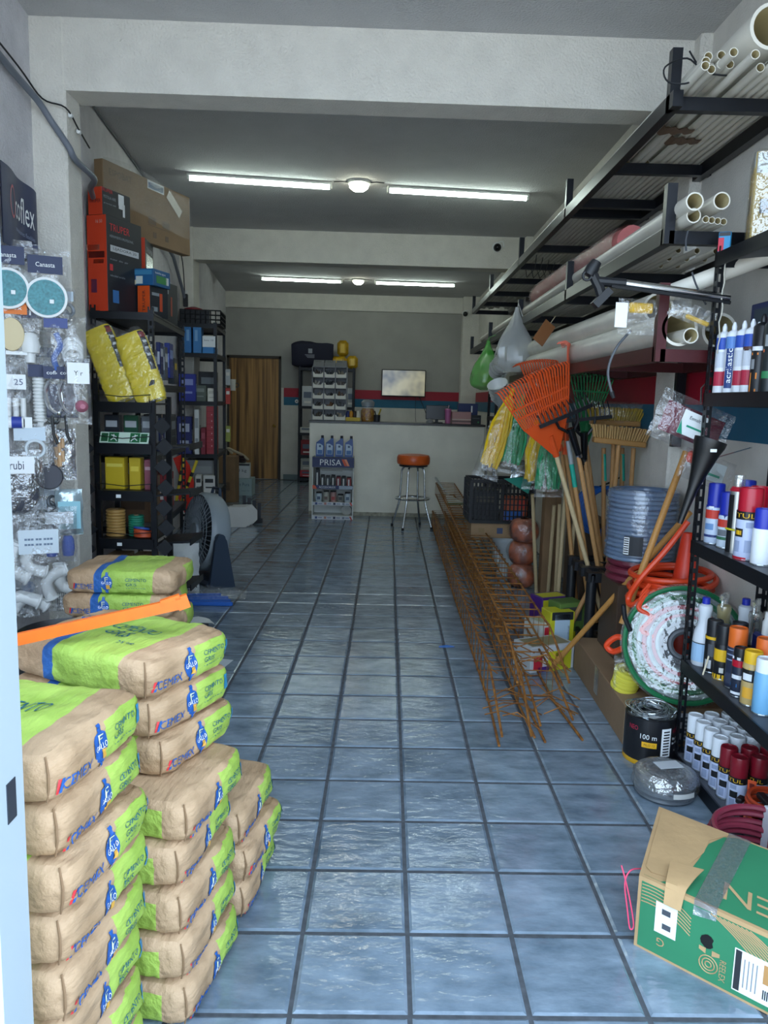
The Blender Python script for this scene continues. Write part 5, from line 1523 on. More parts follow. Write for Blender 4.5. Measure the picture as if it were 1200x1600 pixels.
# brown tape patches under the pipes
for k, (p_, q_) in enumerate((((1.755, 1.93), .10), ((1.835, 2.06), .11))):
    o = MB()
    o.grid(lambda u, v: Vector(((u - .5) * .15, (v - .5) * q_ * (1 - .5 * u) + .03 * abs(math.sin(u * 9)), -.002 * abs(math.sin(u * 14)))), 14, 4)
    o.grid(lambda u, v: Vector(((.5 - u) * .15, (v - .5) * q_ * (1 - .5 * (1 - u)) + .03 * abs(math.sin((1 - u) * 9)), .002)), 14, 4)
    o = o.build('tape_patch', M('brown_tape', '#6b5340', .5))
    o.location = (p_[0], p_[1], 2.738); tag(o, ['curved brown tape patch under the topmost pipes', 'square brown tape patch under the topmost pipes'][k], 'tape')
# middle rack
ml = [(1.645, 2.272, .034, 1.36), (1.66, 2.222 + .028, .028, 1.40), (1.755, 2.262 + .02, .033, 1.38)]
for (x, z, r_, y0), lb in zip(ml, ('upper wide one by the post', 'lower wide one by the post', 'wide one over the four thin ones')):
    pvc('white pipe on the middle rack, ' + lb, x, z + (.02 if r_ > .03 else 0), r_, y0, 8.0, n=18)
for k in range(4):
    pvc('thin white pipe of four in a row on the middle rack, %s' % names[k], 1.708 + k * .027, 2.237, .0135, 1.40 + .01 * k, 8.2)
for k in range(8):
    pvc('thin white pipe deeper on the middle rack, %s' % names[k], 1.825 + k * .029, 2.237, .0142, 2.0 + .2 * (k % 3), 8.5)
t = thing('foam_roll', 'pink foam roll wrapped in film on the middle rack', 'roll', (1.70, 2.30, 2.335))
def fr(u, v, o_=0.0):
    a = 2 * PI * u
    r_ = (.085 + o_) * (1 - .10 * abs(2 * v - 1) ** 8) + .006 * noise.noise(Vector((math.cos(a) * 2, math.sin(a) * 2, v * 14)))
    return Vector((r_ * math.cos(a) + .02 * v, v * 2.5, r_ * math.sin(a) + .06 * v))
mb = MB(); mb.grid(lambda u, v: fr(1 - u, v), 24, 30); mb.poly([fr(k / 20, 0) for k in range(20)], (0, .005, 0)); mb.build('foam', M('pink_foam', '#c06a68', .7, var=.25, scale=6), t, smooth=True)
mb = MB(); mb.grid(lambda u, v: fr(1 - u, .02 + v * .99, .012), 24, 36); mb.build('stretch_film', film('roll_film', '#c9a6a0', .45, gl=.5), t, smooth=True)
# wire across the racks
t = thing('loose_wire', 'thin black wire twisted between the crossbars of the topmost rack', 'wire', (1.62, 4.6, 2.66))
mb = MB()
for k in range(6):
    mb.tube([(.02 + .07 * k, .1 * k, .02), (.05 + .06 * k, .2 + .1 * k, -.05), (.02 + .07 * k, .4 + .08 * k, -.09 + .01 * k), (.06 + .05 * k, .7, .02)], .003, 4)
mb.build('strand', blk_p, t)
t = thing('tie_wire', 'thin black wire looped round the near rack post', 'wire', (1.60, 1.5, 2.8))
MB().tube(spline([(.03, 0, .08), (.06, -.03, .0), (.02, -.04, -.05), (-.05, -.02, -.04), (-.06, 0, .02), (.02, -.01, .05), (.08, -.06, -.02), (.2, -.06, -.03)], 5), .0035, 5).build('strand', blk_p, t)
# lowest rack: two fat pipes
pvc('fat grey-white pipe with open end, front of the lowest rack', 1.67, 1.835, .072, 1.48, 5.2, n=32)
pvc('thin white pipe inside the fat open pipe', 1.694, 1.80, .031, 1.42, 3.0, n=18)
pvc('fat grey-white pipe lying behind and above on the lowest rack', 1.72, 1.962, .070, 1.9, 6.0, n=32, dx=-.05)
pvc('fat pipe against the wall on the lowest rack', 1.86, 1.835, .072, 1.55, 5.2, n=24)
t = thing('pvc_pipe', 'slanting white pipe passing over the shelf toward the wall', 'pipe', (1.625, 1.62, 1.973))
e_ = Vector((2.007, 1.35, 2.128)) - Vector((1.625, 1.62, 1.973))
MB().tube([(0, 0, 0), e_], .034, 16).build('pipe_wall', pvc_m, t, smooth=True)
# chrome pole with black clamp
t = thing('chrome_pole', 'chrome pole with black clamp head lying across the rack', 'pole', (1.279, 1.38, 2.01))
o = Vector((1.279, 1.38, 2.01))
a, b = Vector((1.354, 1.38, 1.993)) - o, Vector((1.817, 1.38, 1.942)) - o
MB().tube([a, b], .013, 12).build('lower_tube', chrome, t, smooth=True)
MB().tube([lerp(a, b, .1) + Vector((0, .02, .012)), b + Vector((.0, .02, .012))], .008, 10).build('upper_tube', chrome, t, smooth=True)
MB().tube([a + Vector((0, -.01, -.018)), b + Vector((0, -.01, -.018))], .007, 8).build('black_rod', blk_p, t)
mb = MB(); mb.tube([(-.01, 0, .03), (.03, 0, -.04), (.05, 0, -.09)], .02, 8); mb.build('clamp_arm', blk_p, t, smooth=True)
mb = MB(); mb.bar((.015, 0, -.11), (.07, 0, -.05), .05, .03); mb.build('clamp_plate', blk_p, t)
MB().lathe([(.024, -.03), (.026, 0), (.02, .03)], 14, (.0, 0, .03), Matrix.Rotation(.5, 4, 'Y')).build('clamp_knob', blk_p, t, smooth=True)
MB().ring((-.022, -.01, .0), .016, .005, (0, 1, 0), 14, 6).build('clamp_ring', blk_p, t)
MB().tube([a + (b - a) * .0 - Vector((.06, 0, 0)), a + (b - a) * .12], .018, 10).build('black_sleeve', blk_p, t)
t = thing('sealed_bag', 'clear bag with yellow goods hanging on the lowest rack front', 'bag', (1.482, 1.44, 1.869), .15)
bag_mesh(.155, .14, .02, 41, crumple=.02).build('plastic_bag', clear, t, smooth=True)
MB().rbox((.015, .0, .035), (.10, .015, .04), .006).build('yellow_goods', P('#d8ae2c'), t)
MB().bx((-.10, -.02, -.045), (-.05, -.018, .05)).build('white_label', print_white, t)
t = thing('sealed_bag', 'clear bag with yellow strip lying over the fat open pipe', 'bag', (1.709, 1.44, 1.883), .1, rot=(0, .35, 0))
bag_mesh(.20, .075, .018, 42, crumple=.015).build('plastic_bag', clear, t, smooth=True)
MB().rbox((.02, 0, -.015), (.10, .012, .018), .005).build('yellow_goods', P('#d8ae2c'), t)
t = thing('lamp_cord', 'grey cable with black plug hanging from the lowest rack', 'cable', (1.446, 1.45, 1.807))
o = Vector((1.446, 1.45, 1.807))
MB().tube(spline([Vector(p) - o for p in ((1.466, 1.46, 1.816), (1.407, 1.44, 1.743), (1.382, 1.44, 1.654), (1.403, 1.44, 1.566))], 6), .0055, 8).build('cord', P('#4a4e54', .4), t, smooth=True)
MB().cyl(Vector((1.4, 1.44, 1.573)) - o, Vector((1.412, 1.44, 1.548)) - o, .011, .007, 10).build('plug', blk_p, t)
t = thing('cord_end', 'thin grey cable end dangling beside the middle rack', 'cable', (1.648, 1.42, 2.218))
o = Vector((1.648, 1.42, 2.218))
MB().tube(spline([Vector(p) - o for p in ((1.65, 1.42, 2.199), (1.645, 1.42, 2.163), (1.649, 1.42, 2.122))], 4), .0035, 6).build('cord', P('#3a3e44'), t)
MB().tube(spline([Vector(p) - o for p in ((1.678, 1.42, 2.043), (1.699, 1.42, 1.995), (1.743, 1.42, 1.921))], 4), .004, 6).build('lower_cord', P('#3a3e44'), t)

# ---------------------------------------------------------------- black shelf in front on the right
SX, SY, SLn, SD = 1.77, .42, 1.01, .32
metal_rack('steel_shelf', 'black slotted steel shelf full of spray cans on the right', (SX, SY, 0), 0, SD, SLn, (.055, .468, .975, 1.575, 2.115), 2.14, lip=.05)
# the aisle side of the shelf is its low-x side: give it a raised rim there
def can(label, x, y, z, r_, h, body, cap, caph, band=None, name='spray_can', group='spray cans on the steel shelf', shoulder=True, bandtext=None, bt=None, patch=None):
    t = thing(name, label, 'can', (x, y, z), -.75, group)
    hb = h - caph
    MB().lathe([(r_ * .95, 0), (r_, .004), (r_, hb - (.014 if shoulder else 0)), (r_ * (.78 if shoulder else 1), hb)], 20).build('body', body, t, smooth=True)
    MB().lathe([(r_ * .96, 0.0005), (r_ * 1.03, .003), (r_ * .99, .008)], 20, cap=False).build('rim', steel, t)
    MB().lathe([(r_ * (.93 if shoulder else 1.0), hb - (.012 if shoulder else 0)), (r_ * .93, h - .006), (r_ * .88, h), (r_ * .80, h), (r_ * .78, h - .004)], 20).build('cap', cap, t, smooth=True)
    if band:
        z0, z1, bm = band
        MB().lathe([(r_ * 1.012, z0), (r_ * 1.012, z1)], 20, cap=False).build('label_band', bm, t)
        if bandtext:
            vv, fs = text_data(bandtext)
            MB().add([Vector((r_ * 1.03 * math.sin(p[0] * 1.6), -r_ * 1.03 * math.cos(p[0] * 1.6), (z0 + z1) / 2 + p[1] * (z1 - z0) * .55)) for p in vv], fs).build('lettering', bt or print_white, t)
    if patch:
        for (z0, z1, a0, a1, pm) in patch:
            MB().grid(lambda u, v: Vector((r_ * 1.02 * math.sin(a0 + (a1 - a0) * u), -r_ * 1.02 * math.cos(a0 + (a1 - a0) * u), z0 + (z1 - z0) * v)), 6, 1).build('label_patch', pm, t)
    return t
lilac = P('#b9c4e0', .35); bkb = P('#15171b', .4); ylw = P('#e3b41c'); wht = P('#dfe4ea', .35); bluc = P('#1f2fa6', .35); drd = P('#7c1424', .3); rdc = P('#b0142c', .3)
greyt = P('#8f9cba')
pt = [(.05, .075, -.5, .35, bkb), (.014, .045, -.5, .1, greyt), (.083, .10, -.5, .2, greyt)]
Z5 = .0555
k5 = 0
wh_lb = ['nearest the post', 'second from the post', 'third from the post', 'fourth from the post']
for i in range(4):
    can('white-capped spray can in the front row on the lowest shelf, ' + wh_lb[i], 1.815 + .004 * i, 1.345 - .072 * i, Z5, .0325, .205, lilac, wht, .075, (.108, .132, bkb), bandtext='TUL', bt=ylw, patch=pt)
for i in range(4):
    can('white-capped spray can in the middle row on the lowest shelf, ' + wh_lb[i], 1.888 + .003 * i, 1.360 - .072 * i, Z5, .0325, .205, lilac, wht, .075, (.108, .132, bkb), patch=pt)
for i in range(4):
    can('white-capped spray can in the back row on the lowest shelf, ' + wh_lb[i], 1.962, 1.368 - .072 * i, Z5, .0325, .205, lilac, wht, .075, (.108, .132, bkb))
for i, (x, y, lb) in enumerate(((1.828, 1.055, 'front row, beside the white ones'), (1.832, .975, 'front row, nearer the orange cords'), (1.905, 1.055, 'second row, beside the white ones'), (1.908, .98, 'second row, with price tag'), (1.98, 1.06, 'third row'))):
    can('dark red-capped spray can on the lowest shelf, ' + lb, x, y, Z5, .0335, .20, lilac, drd, .075, (.103, .128, bkb), bandtext='TUL', bt=ylw, patch=pt + [(.2005, .2006, 0, .1, print_white)])
t = thing('price_tag', 'small orange price tag hanging among the dark red cans', 'tag', (1.862, .93, .165), -.6)
MB().rbox((0, 0, 0), (.03, .003, .04), .002).build('card', P('#d8562c'), t); MB().bx((-.008, -.0025, -.008), (.008, -.0016, .008)).build('print_patch', P('#6c1c14'), t)
for k, z in enumerate((Z5 + .085, Z5 + .02)):
    t = thing('extension_cord', ['upper', 'lower'][k] + ' coiled orange extension cord on the lowest shelf', 'cord', (1.86, .80, z - .0), 0, 'orange extension cords')
    mb = MB()
    for j in range(4): mb.ring((0, 0, .008 + .012 * j), .07 - .004 * (j % 2), .0075, (.1 * math.sin(j * 2), .1 * math.cos(j), 1), 26, 6)
    mb.build('cord', P('#a83a1c', .4), t, smooth=True)
    MB().rbox((-.075, .05, .012), (.04, .022, .02), .004, rotz(.8)).build('plug', blk_p, t)
    MB().rbox((0, -.0, .026), (.03, .16, .02), .004).build('cardboard_sleeve', P('#1a1c20'), t)
pbox('parts_box', 'white box with dark red diamond on the lowest shelf edge', 'box', (1.90, .62, Z5), (.2, .2, .15), 0, P('#c9cdd4'), [('l', .0, .0, .10, .10, P('#7c2030'))])
pbox('parts_box', 'tall pale box standing on the diamond box', 'box', (1.91, .63, Z5 + .152), (.18, .16, .2), .05, P('#dde2e8'), [('l', -.05, -.05, .03, .04, P('#22346c'))])
t = thing('maroon_hose', 'maroon hose coil on the floor behind the green box', 'hose', (1.73, .60, .06))
mb = MB()
for j in range(6): mb.ring((0, .0, .014 + .022 * j), .15 - .008 * (j % 3), .010, (.06 * math.sin(j), .05 * math.cos(j * 2), 1), 40, 7)
mb.build('hose', P('#7c2a3c', .4), t, smooth=True)
# level 4
Z4 = .4685
def trigger_bottle(label, x, y, capc, body, label_m, clear_top=False):
    t = thing('cleaner_bottle', label, 'bottle', (x, y, Z4), -.7, 'cleaner bottles')
    MB().lathe([(.036, 0), (.040, .006), (.041, .10), (.037, .14), (.024, .175), (.025, .22), (.028, .235), (.026, .25), (.015, .258)], 20).build('body', body, t, smooth=True)
    if not clear_top:
        MB().lathe([(.014, .256), (.016, .258), (.016, .282), (.013, .285)], 14).build('cap', capc, t, smooth=True)
    else:
        mb = MB(); mb.rbox((0, -.01, .29), (.022, .07, .03), .006); mb.cyl((0, 0, .25), (0, 0, .28), .014, n=10); mb.tube([(0, -.03, .28), (0, -.035, .25), (0, -.02, .23)], .005, 6)
        mb.build('trigger', capc, t, smooth=True)
    MB().grid(lambda u, v: Vector((.0418 * math.sin(-1.1 + 2.2 * u), -.0418 * math.cos(-1.1 + 2.2 * u), .02 + .075 * v)), 8, 1).build('label_patch', label_m, t)
    MB().lathe([(.0415, .095), (.0418, .099)], 20, cap=False).build('label_line', bkb, t)
    return t
milky = P('#d5dbe2', .35); clr = film('bottle_clear', '#cfd3cc', .45, .1, .1)
trigger_bottle('white bottle with blue cap at the shelf post', 1.828, 1.372, bluc, milky, P('#9cc0e0'))
trigger_bottle('clear trigger bottle with amber label behind the white one', 1.905, 1.375, clr, film('bottle_amber', '#b8a878', .7, .15, .1, gl=.3), P('#8c5030'), True)
trigger_bottle('white bottle with blue cap deeper on the shelf', 1.99, 1.37, bluc, milky, P('#9cc0e0'))
trigger_bottle('clear trigger bottle next to the deeper white one', 1.99, 1.28, clr, clr, P('#c0c4c4'), True)
can('black spray can with yellow stripe beside the cleaner bottles', 1.835, 1.285, Z4, .033, .215, bkb, P('#1b1d22', .4), .065, (.138, .15, ylw), patch=[(.02, .055, -.6, .2, P('#b9bcc0')), (.07, .12, -.3, .5, P('#4a4e54'))])
can('black and yellow spray can reading RETUL', 1.842, 1.21, Z4, .033, .215, bkb, P('#1b1d22', .4), .065, (.075, .122, ylw), patch=[(.0, .022, -1.5, 1.5, ylw), (.03, .05, 0, .5, P('#c9c9c4'))]) 
t = bpy.data.objects['spray_can.018'] if 'spray_can.018' in bpy.data.objects else None
can('black spray can standing behind the two black ones', 1.92, 1.255, Z4, .033, .215, bkb, P('#1b1d22', .4), .065)
can('dark can with orange cap and pale print', 1.85, 1.115, Z4, .036, .235, P('#2a3148', .35), P('#e06a22', .4), .065, (.02, .06, P('#3a4258')), patch=[(.11, .115, -.8, .3, greyt), (.13, .135, -.8, .3, greyt), (.15, .153, -.8, .3, greyt)])
can('orange-capped can at the photo edge', 1.89, .985, Z4, .034, .235, P('#3a2a28', .35), P('#e06a22', .4), .065)
can('small rust remover can with white and red top', 1.825, 1.025, Z4, .029, .185, P('#20293c', .35), bkb, .032, (.115, .14, rdc), patch=[(.142, .152, -3.1, 3.1, wht), (.07, .085, -.8, .6, wht), (.04, .052, -3, 3, P('#2a78c0')), (.012, .022, -.8, .8, wht)])
can('grey can with yellow cap and mountain print', 1.83, .945, Z4, .033, .20, P('#b9a06a', .35), ylw, .035, (.09, .135, bkb), patch=[(.095, .12, -.7, .3, wht), (.03, .07, -.6, .5, P('#d8a030')), (.136, .142, -3.1, 3.1, ylw)])
can('light blue can at the photo edge beside the mountain can', 1.835, .865, Z4, .033, .2, P('#6fa8d0', .35), wht, .04)
t = thing('caulk_pack', 'navy bag of white-capped tubes deep on the shelf', 'pack', (2.0, 1.12, Z4), 0)
MB().rbox((0, 0, .10), (.12, .16, .20), .01).build('pack_body', P('#1c2766'), t)
for k in range(4): MB().lathe([(.018, .2), (.018, .25), (.012, .262), (.012, .29)], 12, (-.03 + .05 * (k % 2), -.045 + .07 * (k // 2), 0)).build('tube_cap', white_p, t, smooth=True)
t = thing('cotton_swab_stick', 'thin pale wooden stick leaning on the shelf edge', 'stick', (1.80, 1.24, Z4 - .012)); MB().tube([(-.02, 0, 0), (.035, .045, .145)], .0035, 6).build('shaft', P('#d8cdb0'), t)
# level 3
Z3 = .9755
can('blue-capped degreaser can at the shelf post', 1.832, 1.375, Z3, .034, .245, P('#c0cfe4', .35), bluc, .085, (.105, .14, P('#c9392c')), patch=[(.142, .158, -3.1, 3.1, P('#24328c')), (.145, .155, -.4, .2, wht), (.03, .04, -1.2, .8, P('#2b3a70')), (.06, .085, -.8, .3, P('#6a90c0'))])
can('blue-capped degreaser can second from the post', 1.845, 1.285, Z3, .034, .22, P('#c9d6e4', .35), bluc, .08, (.085, .115, P('#c9392c')), patch=[(.12, .135, -3.1, 3.1, P('#24328c')), (.035, .047, -1.2, .8, P('#2f6a4c')), (.05, .075, -.8, .3, P('#6a7078'))])
can('blue-capped can behind the other two blue ones', 1.93, 1.33, Z3, .036, .265, P('#c0cfe4', .35), bluc, .09)
t = thing('grease_gun', 'steel and black cylinder with yellow band on the shelf', 'can', (1.838, 1.195, Z3), -.7)
MB().cyl((0, 0, 0), (0, 0, .235), .030, n=18).build('barrel', M('brushed_steel', '#b9bab8', .3, .8), t, smooth=True)
MB().grid(lambda u, v: Vector((.0308 * math.sin(-2.4 + 2.2 * u), -.0308 * math.cos(-2.4 + 2.2 * u), .002 + .22 * v)), 10, 1).build('black_side', bkb, t)
MB().lathe([(.03, .235), (.032, .24), (.024, .252)], 18).build('red_collar', rdc, t)
MB().lathe([(.02, .25), (.02, .295), (.0, .296)], 14).build('clear_cap', clr, t); MB().cyl((0, 0, .25), (0, 0, .285), .006, n=8).build('nozzle', white_p, t)
MB().ring((.0, 0, .085), .034, .004, (.1, .15, 1), 20, 6).build('yellow_tie', P('#d8d020'), t)
can('big red-capped spray can with black RETUL band in front', 1.825, 1.065, Z3, .044, .262, lilac, rdc, .082, (.148, .178, bkb), bandtext='TUL', bt=ylw, patch=[(.085, .115, -.9, -.1, bkb), (.092, .108, -.8, -.2, ylw), (.0, .012, -1.6, .3, rdc), (.03, .075, .1, .8, greyt), (.12, .14, .1, .8, greyt), (.03, .07, -.8, -.3, greyt)])
can('red-capped spray can half hidden behind the big one', 1.885, 1.13, Z3, .034, .262, lilac, rdc, .082, (.148, .178, bkb))
can('white-labelled can cut by the photo edge', 1.83, .965, Z3, .034, .2, wht, bluc, .06)
t = thing('red_hose_coil', 'dark red shiny hose coil standing on the cans shelf', 'coil', (1.99, 1.06, Z3))
mb = MB(); [mb.ring((0, 0, .26 + .02 * j), .065, .0115, (.05 * math.sin(j), 0, 1), 24, 7) for j in range(4)]; mb.lathe([(.05, 0), (.05, .26)], 16); mb.build('hose', P('#6c0f1c', .25), t, smooth=True)
t = thing('cable_pack', 'yellow-green cable coil in a clear bag at the wall', 'pack', (2.045, 1.25, Z3), .3)
mb = MB(); [mb.ring((0, .0, .16), .09 - .012 * j, .008, (.9, -.5, .1), 26, 6) for j in range(4)]; mb.build('cable', P('#b9cc3a', .35), t, smooth=True)
t2 = bag_mesh(.22, .30, .02, 51, crumple=.02).build('plastic_bag', clear, t, smooth=True); t2.location = (0, 0, .17); t2.rotation_euler = (0, 0, 1.0)
# level 2: sealant cartridges
Z2 = 1.5755
def cartridge(label, x, y, body, patches, text=None, r_=.0265, tm=None, h=.225):
    t = thing('sealant_cartridge', label, 'cartridge', (x, y, Z2), -.75, 'sealant cartridges')
    MB().lathe([(r_, 0), (r_, h), (r_ * .8, h + .008), (r_ * .35, h + .016), (r_ * .35, h + .03), (.004, h + .045)], 18).build('tube', body, t, smooth=True)
    for (z0, z1, a0, a1, pm) in patches:
        MB().grid(lambda u, v: Vector((r_ * 1.02 * math.sin(a0 + (a1 - a0) * u), -r_ * 1.02 * math.cos(a0 + (a1 - a0) * u), z0 + (z1 - z0) * v)), 8, 1).build('label_patch', pm, t)
    if text:
        vv, fs = text_data(text)
        MB().add([Vector((r_ * 1.04 * math.sin(-p[1] * .75), -r_ * 1.04 * math.cos(-p[1] * .75), .105 + p[0] * .13)) for p in vv], fs).build('lettering', tm or print_white, t)
    return t
cw = P('#e3e8ee', .35)
bt_ = P('#2a52b4')
cp = [(.17, .215, -1.3, 1.3, bt_), (.03, .085, -1.3, 1.3, P('#b02a44')), (.10, .16, -1.3, 1.3, P('#c9d0dc')), (.0, .028, -1.3, 1.3, cw)]
cartridge('white cartridge with blue lettering at the shelf post', 1.812, 1.385, cw, cp)
cartridge('white cartridge reading acrilastic, second from the post', 1.822, 1.322, cw, [(.17, .215, -1.3, 1.3, P('#5a86c8')), (.02, .17, -.55, .55, P('#25407c')), (.03, .085, .6, 1.4, P('#b02a44')), (.03, .085, -1.4, -.6, P('#b02a44'))], 'acrilastic')
cartridge('white and blue cartridge, third from the post', 1.833, 1.262, cw, cp)
cartridge('white cartridge with brown patch, fourth from the post', 1.836, 1.20, cw, cp + [(.155, .17, -1.3, 1.3, P('#5a3a34'))])
cartridge('white cartridge behind the front row of sealants', 1.90, 1.29, cw, cp)
cartridge('white cartridge second in the row behind', 1.905, 1.22, cw, cp)
cartridge('black and orange silicone cartridge', 1.838, 1.125, P('#17181c', .35), [(.0, .072, -3.1, 3.1, P('#e0822a')), (.135, .143, -3.1, 3.1, P('#e0822a')), (.15, .165, -.8, .6, wht), (.085, .12, -.8, -.3, P('#8a8e92')), (.015, .05, -.35, .35, bkb)], None, .031, h=.235)
cartridge('dark cartridge with green patch at the photo edge', 1.84, 1.045, P('#1d2426', .35), [(.05, .075, -.8, .8, P('#2c7a4c')), (.14, .15, -3, 3, P('#d0602a')), (.16, .2, -.6, .6, P('#8a9094'))], None, .031, h=.235)
cartridge('dark cartridge furthest toward the photo edge', 1.85, .96, P('#20262e', .35), [(.05, .09, -.8, .8, P('#8a9094'))], None, .031, h=.235)
pbox('display_box', 'navy box with red script behind the cartridges', 'box', (1.99, 1.18, Z2), (.16, .42, .345), 0, P('#1e2850'), [('f', 0, .1, .12, .02, P('#a8b0c0'), 'Impac'), ('l', .10, .10, .18, .05, P('#c03a4a'), 'Super'), ('l', .10, .145, .08, .012, P('#c9ccd4'), 'pegamento'), ('l', -.10, .1, .16, .10, P('#2c3a44'))])
# top shelf
Z1 = 2.1155
d = (.13, .20, .32)
t = pbox('boxed_tool', 'tall box with yellow picture wrapped in film on the top shelf', 'box', (1.90, 1.30, Z1), d, -.35, P('#b59a3c'), [('f', 0, .12, .12, .07, P('#8f938c')), ('l', .0, .02, .15, .20, P('#c2a23c')), ('f', .0, -.03, .08, .05, P('#4a4c50')), ('f', .0, -.035, .06, .012, P('#d8702c')), ('l', -.02, .0, .09, .06, P('#4a4e54')), ('l', .02, .13, .16, .05, P('#a7aaa4'))])
mb = MB(); mb.rbox((0, 0, .163), (.14, .21, .335), .012); mb.build('stretch_film', film('box_film', '#d9dee2', .28, .08, .9, 22), t, smooth=True)
t = thing('wrapped_roll', 'white bundle wrapped in film on the top shelf edge', 'bundle', (1.93, 1.0, Z1), .2)
bag_mesh(.2, .36, .08, 61, 10, 14, crumple=.03).build('wrap', M('white_wrap', '#cfd2d8', .25, bump=.6, bscale=25), t, smooth=True).location = (0, 0, .18)
pbox('small_card', 'small red and blue card pack tied to the top of the shelf post', 'card', (1.79, 1.405, Z1 + .003), (.045, .02, .075), -.5, P('#2a8cc0'), [('f', -.012, -.01, .02, .05, P('#c2203c')), ('f', 0, .028, .04, .014, P('#20242c'))])
t = thing('twisted_wire', 'twisted pale wire running down the shelf post', 'wire', (1.775, 1.40, 1.9))
MB().tube([(.01 + .004 * math.sin(k * 1.9), -.03 + .004 * math.cos(k * 1.3), .22 - .03 * k) for k in range(14)], .003, 5).build('strand', P('#b9b6a8'), t)

# ---------------------------------------------------------------- rusty rebar cages on the floor
rust = M('rusty_steel', '#9c6a2c', .8, .1, var=.4, scale=22, col2='#6a3c18')
def cage(label, p0, p1, w, h, step, splay, seed, up0=0.0):
    """four long bars with square ties; p0 near end, p1 far end (lower left edge)"""
    p0, p1 = Vector(p0), Vector(p1)
    t = thing('rebar_cage', label, 'cage', p0, 0, 'rebar cages')
    d = p1 - p0
    dn = d.normalized()
    rgx = random.Random(seed)
    X, Zv = Vector((1, 0, 0)), Vector((0, 0, 1))
    L = d.length
    for i, (a, c) in enumerate(((0, 0), (1, 0), (1, 1), (0, 1))):
        off = X * a * w + Zv * c * h
        s0 = off + dn * (.25 if splay else 0)
        pts = [s0 + dn * 0, off + dn * .6, off + dn * L * .5 + X * rgx.uniform(-.012, .012), off + d]
        e = off - dn * rgx.uniform(.0, .28) + X * rgx.uniform(-.03, .06) * (1 if a else -.4)
        e.z = max(.006 - p0.z, e.z * (.25 if splay else 1))
        pts = [e] + pts
        MB().tube(spline(pts, 5), .0062, 6).build('long_bar', rust, t)
    n = int(L / step)
    for k in range(n + 1):
        c = dn * (.3 + (L - .3) * k / n)
        j = rgx.uniform(-.006, .006)
        loop = [c + X * (-.006) + Zv * (-.004), c + X * (w + .006) + Zv * (-.004) + dn * j, c + X * (w + .006) + Zv * (h + .004), c + X * (-.006) + Zv * (h + .004) + dn * j]
        mb = MB(); mb.tube(loop, .0042, 4, closed=True)
        mb.tube([loop[3], loop[3] + X * .05 - Zv * .035], .0032, 4)
        mb.build('tie', rust, t)
    if splay:
        for k in range(6):
            c = dn * (-.05 + .06 * k)
            q = c + X * (w * .5 + rgx.uniform(-.1, .1))
            q.z = .02
            MB().tube([q + X * rgx.uniform(-.14, -.06) + Zv * rgx.uniform(.0, .05), q + Zv * rgx.uniform(.03, .09), q + X * rgx.uniform(.06, .14) + dn * rgx.uniform(-.08, .08)], .0033, 4).build('loose_tie', rust, t)
    return t
cage('rusty rebar cage on the floor, nearest the aisle', (1.055, 1.78, .008), (1.09, 7.75, .010), .15, .17, .155, True, 1)
cage('rusty rebar cage on the floor, against the boxes', (1.245, 1.86, .008), (1.27, 7.2, .010), .15, .13, .16, True, 2)
cage('rusty rebar cage lying on top of the other two', (1.165, 2.02, .185), (1.150, 8.20, .335), .235, .145, .15, True, 3)
t = thing('plastic_scraper', 'white long-handled plastic scraper lying in the top cage', 'scraper', (1.17, 7.55, .45), 0)
MB().tube([(-.03, .6, .10), (.03, .1, .02), (.07, -.25, -.02)], .014, 8).build('handle', P('#c9cdc9'), t, smooth=True)
MB().poly([(.04, -.25, -.03), (.11, -.25, -.03), (.20, -.75, -.05), (.03, -.78, -.05)], (0, 0, .012)).build('blade', P('#c5cdc9'), t)
MB().poly([(.02, -.78, -.052), (.20, -.75, -.052), (.2, -.80, -.052), (.02, -.83, -.052)], (0, 0, .016)).build('green_edge', P('#2c6b4c'), t)

# ---------------------------------------------------------------- crate, cartons and wrapped goods behind the cages
t = thing('plastic_crate', 'black slatted plastic crate of goods behind the cages', 'crate', (1.50, 5.05, .49), .04)
def crate_wall(a, b, z0, z1, n):
    mb = MB()
    a, b = Vector(a), Vector(b)
    for k in range(n + 1):
        p = lerp(a, b, k / n); mb.bar(p + Vector((0, 0, z0)), p + Vector((0, 0, z1)), .010 if k not in (0, n, n // 2) else .03, .010, (b - a).normalized().cross(Vector((0, 0, 1))))
    for k in range(8):
        z = z0 + (z1 - z0) * k / 7; mb.bar(a + Vector((0, 0, z)), b + Vector((0, 0, z)), .010, .008 if k not in (0, 7) else .03)
    return mb
cr = [(-.27, -.18, 0), (.27, -.18, 0), (.27, .18, 0), (-.27, .18, 0)]
for i in range(4): crate_wall(cr[i], cr[(i + 1) % 4], .015, .365, 16 if i % 2 == 0 else 10).build('crate_wall', blk_p, t)
MB().rbox((0, 0, .008), (.54, .36, .016), .004).build('crate_floor', blk_p, t)
pbox('boxed_goods', 'orange and blue printed box inside the crate', 'box', (1.63, 5.0, .51), (.20, .2, .2), 0, P('#b8512c'), [('f', -.02, -.05, .16, .08, P('#2a62b8')), ('f', .05, .05, .08, .07, P('#c9412c'))])
pbox('boxed_goods', 'dark box inside the crate', 'box', (1.37, 5.06, .51), (.22, .24, .26), 0, P('#2c2e30'), [('f', 0, .05, .15, .05, P('#5c5648'))])
pbox('cardboard_box', 'flat printed carton under the black crate', 'box', (1.50, 5.08, .36), (.5, .38, .128), 0, kraft, [('f', .0, .0, .05, .05, P('#3a4a6c')), ('f', .13, .0, .07, .06, P('#22305c')), ('f', -.16, 0, .05, .04, P('#8a7048'))])
t = thing('toilet_bowl', 'white porcelain toilet standing under the printed carton', 'toilet', (1.66, 5.12, 0))
